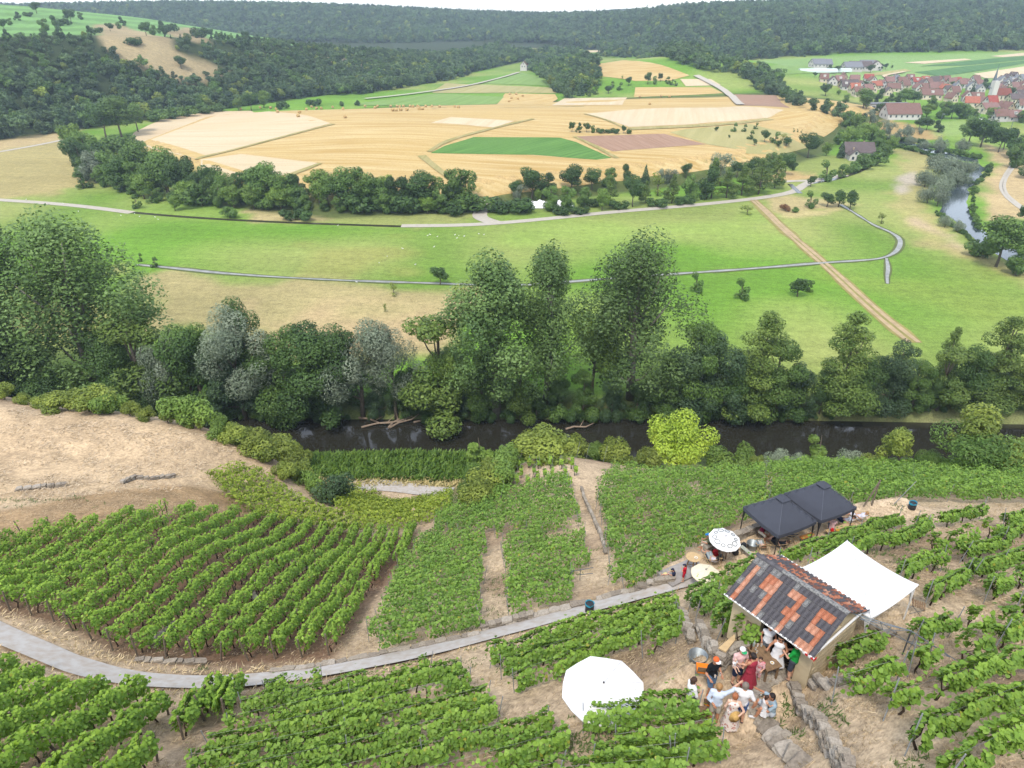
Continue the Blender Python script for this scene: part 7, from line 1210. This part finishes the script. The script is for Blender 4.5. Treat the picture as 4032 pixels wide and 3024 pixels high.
# church
cpx, cpy = vc(1840, 395); p = hit(cpx, cpy); ch = empty('church', p, .1, .62); tag(ch, 'village church with tall slim grey spire and red nave roof', 'church'); MB().box((0, 0, 6.5), (6, 6, 15)).build('tower', wallc[0], ch)
sp = MB(); sp.add([(-3.2, -3.2, 14), (3.2, -3.2, 14), (3.2, 3.2, 14), (-3.2, 3.2, 14), (-1.5, -1.5, 20), (1.5, -1.5, 20), (1.5, 1.5, 20), (-1.5, 1.5, 20), (0, 0, 37)], [(0, 1, 5, 4), (1, 2, 6, 5), (2, 3, 7, 6), (3, 0, 4, 7), (4, 5, 8), (5, 6, 8), (6, 7, 8), (7, 4, 8), (3, 2, 1, 0)]); s_ = sp.build('spire', M_('slate_spire', '6f7a80', .7, .2, 1), ch); MB().tube([(0, 0, 36.8), (0, 0, 39)], .1, 5).build('cross', black_m, s_)
for sx in (-1, 1): MB().box((sx * 1.2, -3.05, 11), (.9, .2, 2.0)).build('belfry_window', win_m, ch)
MB().lathe([(.001, 0), (.9, 0)], 16, (0, 0, 0)).build('clock_face', M_('clock_gold', 'c9a94a', .4, .1, 4), ch).rotation_euler = (R(90), 0, 0); ch.children[-1].location = (0, -3.12, 8)
x, y, hw, hr = 10, 5.5, 7, 6.5; mb = MB(); mb.box((13, 1, 3), (20, 11, 8)); mb.build('nave_wall', wallc[1], ch); mb = MB()
for sg in (-1, 1): mb.add([(2.6, 1 + sg * 6.1, 6.6), (23.6, 1 + sg * 6.1, 6.6), (23.6, 1, 13.6), (2.6, 1, 13.6), (2.6, 1 + sg * 6.1, 6.9), (23.6, 1 + sg * 6.1, 6.9), (23.6, 1, 13.9), (2.6, 1, 13.9)], [(4, 5, 6, 7) if sg < 0 else (7, 6, 5, 4), (0, 1, 5, 4), (1, 2, 6, 5), (3, 0, 4, 7), (3, 2, 1, 0)])
mb.add([(23, -4.4, 7), (23, 6.4, 7), (23, 1, 13.4)], [(0, 1, 2)]); mb.build('nave_roof', M_('roof_nave', '8e5548', .9, .25, 1), ch)
for i in range(4): MB().box((6.5 + i * 4.5, -4.55, 4), (1.2, .2, 3.2)).build('nave_window', win_m, ch)
# sports hall and its flat white neighbour
house(hit(*vc(905, 575)), 0.02, 20, 11, 3.4, 5.2, 'b', 0, 'large white sports hall with big brown roof at the village edge', name='sports_hall'); p = hit(*vc(760, 520)); o = empty('flat_roof_building', p + np.array([4, 14, 0])); tag(o, 'long white flat-roofed building behind the sports hall', 'building'); MB().box((4, 0, 1.5), (26, 7, 5)).build('wall', wallc[0], o); MB().box((4, 0, 4.2), (27, 8, .4)).build('roof', roofc['g'], o)
for i in range(8): MB().box((-7 + i * 3.1, -3.55, 2.2), (2.0, .2, 1.3)).build('window', win_m, o)
house(hit(3370, 618), R(-6), 13, 9, 3.0, 3.6, 'd', 0, 'lone white house with dark roof between ditch and orchard'); house(hit(3358, 625) + np.array([-1, -3, 0]), R(80), 5, 5, 2.6, 2.2, 'd', 0, 'small white annexe before the lone dark-roofed house'); house(hit(2066, 278), R(70), 8, 7, 5.5, 3.5, 'b', 0, 'lone tall white house beside the distant wood')
for i, (x, y, w_, gb) in enumerate(((400, 82, 16, 0), (480, 75, 20, 0), (560, 62, 14, 0), (650, 68, 10, 1), (100, 52, 14, 0), (40, 50, 12, 0))): house(hit(*vc(x, y)), rv.uniform(-.4, .4) + gb * 1.5, w_, 10, 4, 4, 'gdgdgg'[i], (2, 2, 2, 0, 2, 0)[i], f'{ordn(i)} grey farm building of the hamlet beyond the village', 'farm hamlet')
gl_m = M_('greenhouse_film', 'd2e2d6', .3, .1, .5, .5)
for i, x in enumerate((-320, -240, -160, -90)):
    px, py = vc(x + 330, 92 - i * 2); p = hit(px, py); o = empty('greenhouse', p, .03); tag(o, f'{ordn(i)} long pale greenhouse beside the farm hamlet', 'greenhouse', 'greenhouses'); V = []; n_ = 9
    for xx in (-13, 13):
        for a in np.linspace(0, math.pi, n_): V.append((xx, -math.cos(a) * 4, math.sin(a) * 3))
    obj('film_tunnel', mesh_py('film_tunnel', V, [(i_, i_ + 1, n_ + i_ + 1, n_ + i_) for i_ in range(n_ - 1)] + [tuple(range(n_))[::-1], tuple(range(n_, 2 * n_))]), gl_m, o)
vt = [(130, 340, 225, 'hedge0'), (100, 270, 215, 'hedge3'), (545, 275, 195, 'hedge0'), (525, 470, 290, 'hedge2'), (560, 475, 365, 'hedge4'), (675, 410, 280, 'hedge3'), (960, 440, 285, 'hedge2'), (1050, 440, 300, 'hedge0'), (880, 420, 310, 'hedge1'), (790, 430, 330, 'hedge3'), (345, 415, 325, 'hedge1'), (945, 205, 140, 'spruce'), (1215, 255, 198, 'hedge1'), (1465, 265, 195, 'hedge0'), (1540, 285, 220, 'hedge1'), (1660, 345, 225, 'spruce'), (2060, 350, 255, 'hedge0'), (1790, 270, 170, 'hedge3'), (1850, 270, 180, 'hedge3'), (2095, 145, 95, 'hedge0'), (1240, 470, 340, 'hedge1'), (1360, 580, 400, 'hedge1'), (1450, 580, 430, 'hedge0'), (1600, 580, 440, 'hedge1'), (1540, 580, 420, 'hedge1'), (1190, 560, 430, 'hedge4'), (1110, 560, 460, 'hedge1'), (1690, 570, 480, 'hedge1'), (1850, 600, 470, 'hedge4'), (1930, 590, 470, 'hedge1'), (1110, 690, 580, 'hedge0'), (1190, 700, 580, 'hedge0'), (1310, 720, 610, 'hedge3'), (650, 520, 450, 'hedge3'), (710, 540, 430, 'hedge0'), (2180, 620, 500, 'hedge1'), (745, 690, 600, 'hwillow'), (270, 330, 280, 'hedge4'), (420, 280, 245, 'hbush'), (1000, 255, 235, 'hbush'), (1330, 245, 190, 'hedge3'), (820, 200, 170, 'hedge1'), (1580, 340, 300, 'hedge1'), (1900, 640, 600, 'hdbush'), (250, 100, 30, 'hedge0'), (180, 95, 20, 'hedge3'), (320, 90, 40, 'hedge1'), (600, 100, 20, 'hedge0'), (700, 75, 10, 'hedge3'), (760, 60, 5, 'hedge0'), (830, 45, 15, 'hedge1'), (520, 80, 35, 'hedge0'), (20, 145, 95, 'hedge0')]
plant_set([(*vc(x, y), 250 + (t - (y - t) * .18) / 2.6587, k, 1.25) for x, y, t, k in vt], 'among the village houses', 'village trees')
for i, (x, y, t) in enumerate(((915, 432, 385), (1012, 575, 430), (1188, 555, 488), (1325, 670, 530), (1885, 650, 455), (1745, 560, 478), (2070, 695, 510))):
    px, py = vc(x, y); p = hit(px, py); d = ray(px, 250 + t / 2.6587); hh = CAMZ + d[2] * p[1] / d[1] - p[2]; o = empty('floodlight_mast', p); tag(o, f'{ordn(i)} thin floodlight mast at the sports ground, from the left', 'mast', 'floodlight masts'); MB().tube([(0, 0, -.5), (0, 0, hh)], [.16, .09], 6).build('mast', steel_m, o); MB().box((.5, 0, hh), (1.3, .4, .35)).build('lamp_head', zinc, o)
car_c = {'white': white_m, 'silver': zinc, 'red': redt}
def car(px, py, rz, col, label, van=False):
    o = empty('parked_car', hit(px, py), rz); tag(o, label, 'car', 'cars parked by the village'); L, Hh = (5.2, 2.2) if van else (4.3, 1.45); pr = [(-L / 2, .35), (-L / 2, .85), (-L / 2 + .2, Hh - .1), (-L / 2 + .8, Hh), (L * (.28 if van else .12), Hh), (L * (.38 if van else .3), .95), (L / 2, .8), (L / 2, .35)]; V = [(x, s * .85, z) for s in (-1, 1) for x, z in pr]; n = len(pr); obj('body', mesh_py('body', V, [tuple(range(n)), tuple(range(n, 2 * n))[::-1]] + [(i, n + i, n + (i + 1) % n, (i + 1) % n) for i in range(n)]), car_c[col], o); MB().box((L * (.335 if van else .215), 0, (Hh + .9) / 2), (.04, 1.5, .5), Matrix.Rotation(R(40), 3, 'Y')).build('windscreen', win_m, o)
    for sx in (-.31, .31):
        for s in (-1, 1): w_ = MB(); w_.tube([(sx * L, s * .78, .32), (sx * L, s * .92, .32)], .32, 12); w_.build('wheel', blackp, o)
for i, (x, y, c_, vn) in enumerate(((1775, 632, 'silver', 0), (1800, 640, 'white', 0), (1845, 650, 'white', 1), (1868, 640, 'red', 0), (1760, 610, 'white', 1))): car(*vc(x, y), .2 * i, c_, f'{c_} {"van" if vn else "car"} parked at the village edge, {ordn(i)} of the row', bool(vn))
# ------------------------------------------------------------------ hay bales, birds, driftwood, tarpaulin
hb = MB(); hb.tube([(0, -.62, .7), (0, -.55, .7), (0, .55, .7), (0, .62, .7)], [.58, .70, .70, .58], 14); hbm = mesh_py('hay_bale', hb.V, hb.F); hbm.materials.append(field_mat('hay', 'd8bd8a', 'b8965c', 0, .2, .3))
def c7(x, y): return x / 1.58, y / 1.58
def c8(x, y): return 1400 + x / 1.58, y / 1.58
bl = [c7(*q) for q in ((1500, 686), (1620, 676), (1684, 678), (1718, 685), (1728, 703), (1865, 707), (1856, 730), (1907, 688), (1940, 672), (1970, 681), (2000, 681), (2070, 674), (2135, 686), (2148, 736))] + [c8(*q) for q in ((60, 668), (122, 677), (137, 668), (219, 668), (258, 668), (275, 669), (298, 668), (340, 668), (358, 669), (386, 668), (393, 672), (437, 668), (476, 668), (523, 670), (232, 693), (254, 693), (282, 691), (320, 691), (397, 686), (418, 685), (617, 670), (640, 674), (1768, 609), (1900, 605), (1953, 608), (1830, 653), (960, 592), (1000, 592), (1040, 602), (970, 617), (1010, 622), (955, 637))]
bl.sort()
for i, (px, py) in enumerate(bl): p = hit(px, py); o = obj('hay_bale', hbm, None, None, p + np.array([0, 0, .1]), rv.uniform(0, 3)); o.scale = (1.15,) * 3; tag(o, f'round straw bale on the stubble, {ordn(i)} from the left', 'hay bale', 'round bales on the stubble')
Vb, Fb = field([((0, -.22, .62), (0, .15, .70), .10, .15), ((0, .15, .72), (0, .30, .95), .06, .035), ((0, .30, .95), (0, .36, 1.0), .045, .04), ((0, .38, 1.0), (0, .56, .97), .014, .006), ((0, -.22, .62), (0, -.42, .56), .08, .02), ((.05, 0, .6), (.05, 0, .0), .016, .012), ((-.05, 0, .6), (-.05, 0, .0), .016, .012)], .03, .03); bme = mesh_np('bird_body', Vb, Fb, None, True); bme.materials.append(M_('bird_white', 'f6f6f2', .8, .05, 5))
def c5(x, y): return 1100 + x / 1.3012, 900 + y / 1.3012
bd = [c5(*q) for q in ((760, 44), (773, 39), (810, 49), (900, 40), (920, 44), (947, 47), (910, 57), (1022, 35), (1048, 39), (632, 111), (793, 102), (553, 151), (512, 184), (697, 193))] + [c7(*q) for q in ((165, 1249), (395, 1275), (490, 1325), (755, 1350), (840, 1338), (870, 1356), (967, 1359), (987, 1374), (2103, 1412))] + [(1405, 1118), (1530, 1400)]
bd.sort()
for i, (px, py) in enumerate(bd): o = obj('bird', bme, None, None, hit(px, py), rv.uniform(0, 6.28)); o.scale = (.8,) * 3; tag(o, f'white bird standing on the meadow, {ordn(i)} from the left', 'bird', 'white birds on the meadow')
drift = M_('driftwood', 'a4907c', .95, .3, 3)
for i, (px, py, L, rz) in enumerate(((1530, 1698, 9, .25), (1480, 1690, 7, -.5), (1600, 1690, 6, .6), (1720, 1672, 8, .12), (1570, 1680, 5, 1.0), (2280, 1715, 5, .1))):
    p = hit(px, py); o = MB().tube([(-L / 2, 0, .1), (-L / 5, .25, .35), (L / 5, -.1, .4), (L / 2, .2, .9)], [.20, .17, .13, .05], 7).tube([(0, 0, .4), (L / 6, .9, 1.2)], [.08, .03], 5).build('driftwood_trunk', drift, None, (p[0], p[1] - .5, max(p[2], .1)), rz); tag(o, f'{ordn(i)} bleached driftwood trunk on the far bank, from the left', 'driftwood', 'driftwood on the bank')
p = hit(2165, 812); V = []; F = []; n_ = 22
for i in range(n_):
    for j in range(9): x, y = (i / (n_ - 1) - .5) * 17, (j / 8 - .5) * 7; e = min(i, n_ - 1 - i, 3) / 3 * min(j, 8 - j, 2) / 2; V.append((x, y, .15 + e * (1.1 + .5 * math.sin(x * 1.9 + y) + .35 * math.sin(y * 2.7 - x * .7))))
for i in range(n_ - 1):
    for j in range(8): a = i * 9 + j; F.append((a, a + 9, a + 10, a + 1))
o = obj('white_tarpaulin', mesh_py('white_tarpaulin', V, F), white_c, None, p); tag(o, 'crumpled white tarpaulin behind the trees by the field road', 'tarpaulin')
# ------------------------------------------------------------------ the air: even pale haze round the whole place
hm = bpy.data.materials.new('haze_air'); hm.use_nodes = True; ht = hm.node_tree; ht.nodes.remove(ht.nodes['Principled BSDF'])
pv = ht.nodes.new('ShaderNodeVolumePrincipled'); pv.inputs['Color'].default_value = (.66, .82, 1.0, 1); pv.inputs['Density'].default_value = HAZE; pv.inputs['Anisotropy'].default_value = .2
ht.links.new(pv.outputs[0], ht.nodes['Material Output'].inputs['Volume'])
_hb = MB(); _hb.box((0, 1180, 47), (5400, 3000, 104)); haze = _hb.build('haze', hm); tag(haze, 'thin bluish summer haze over the whole valley', 'haze', kind='stuff')
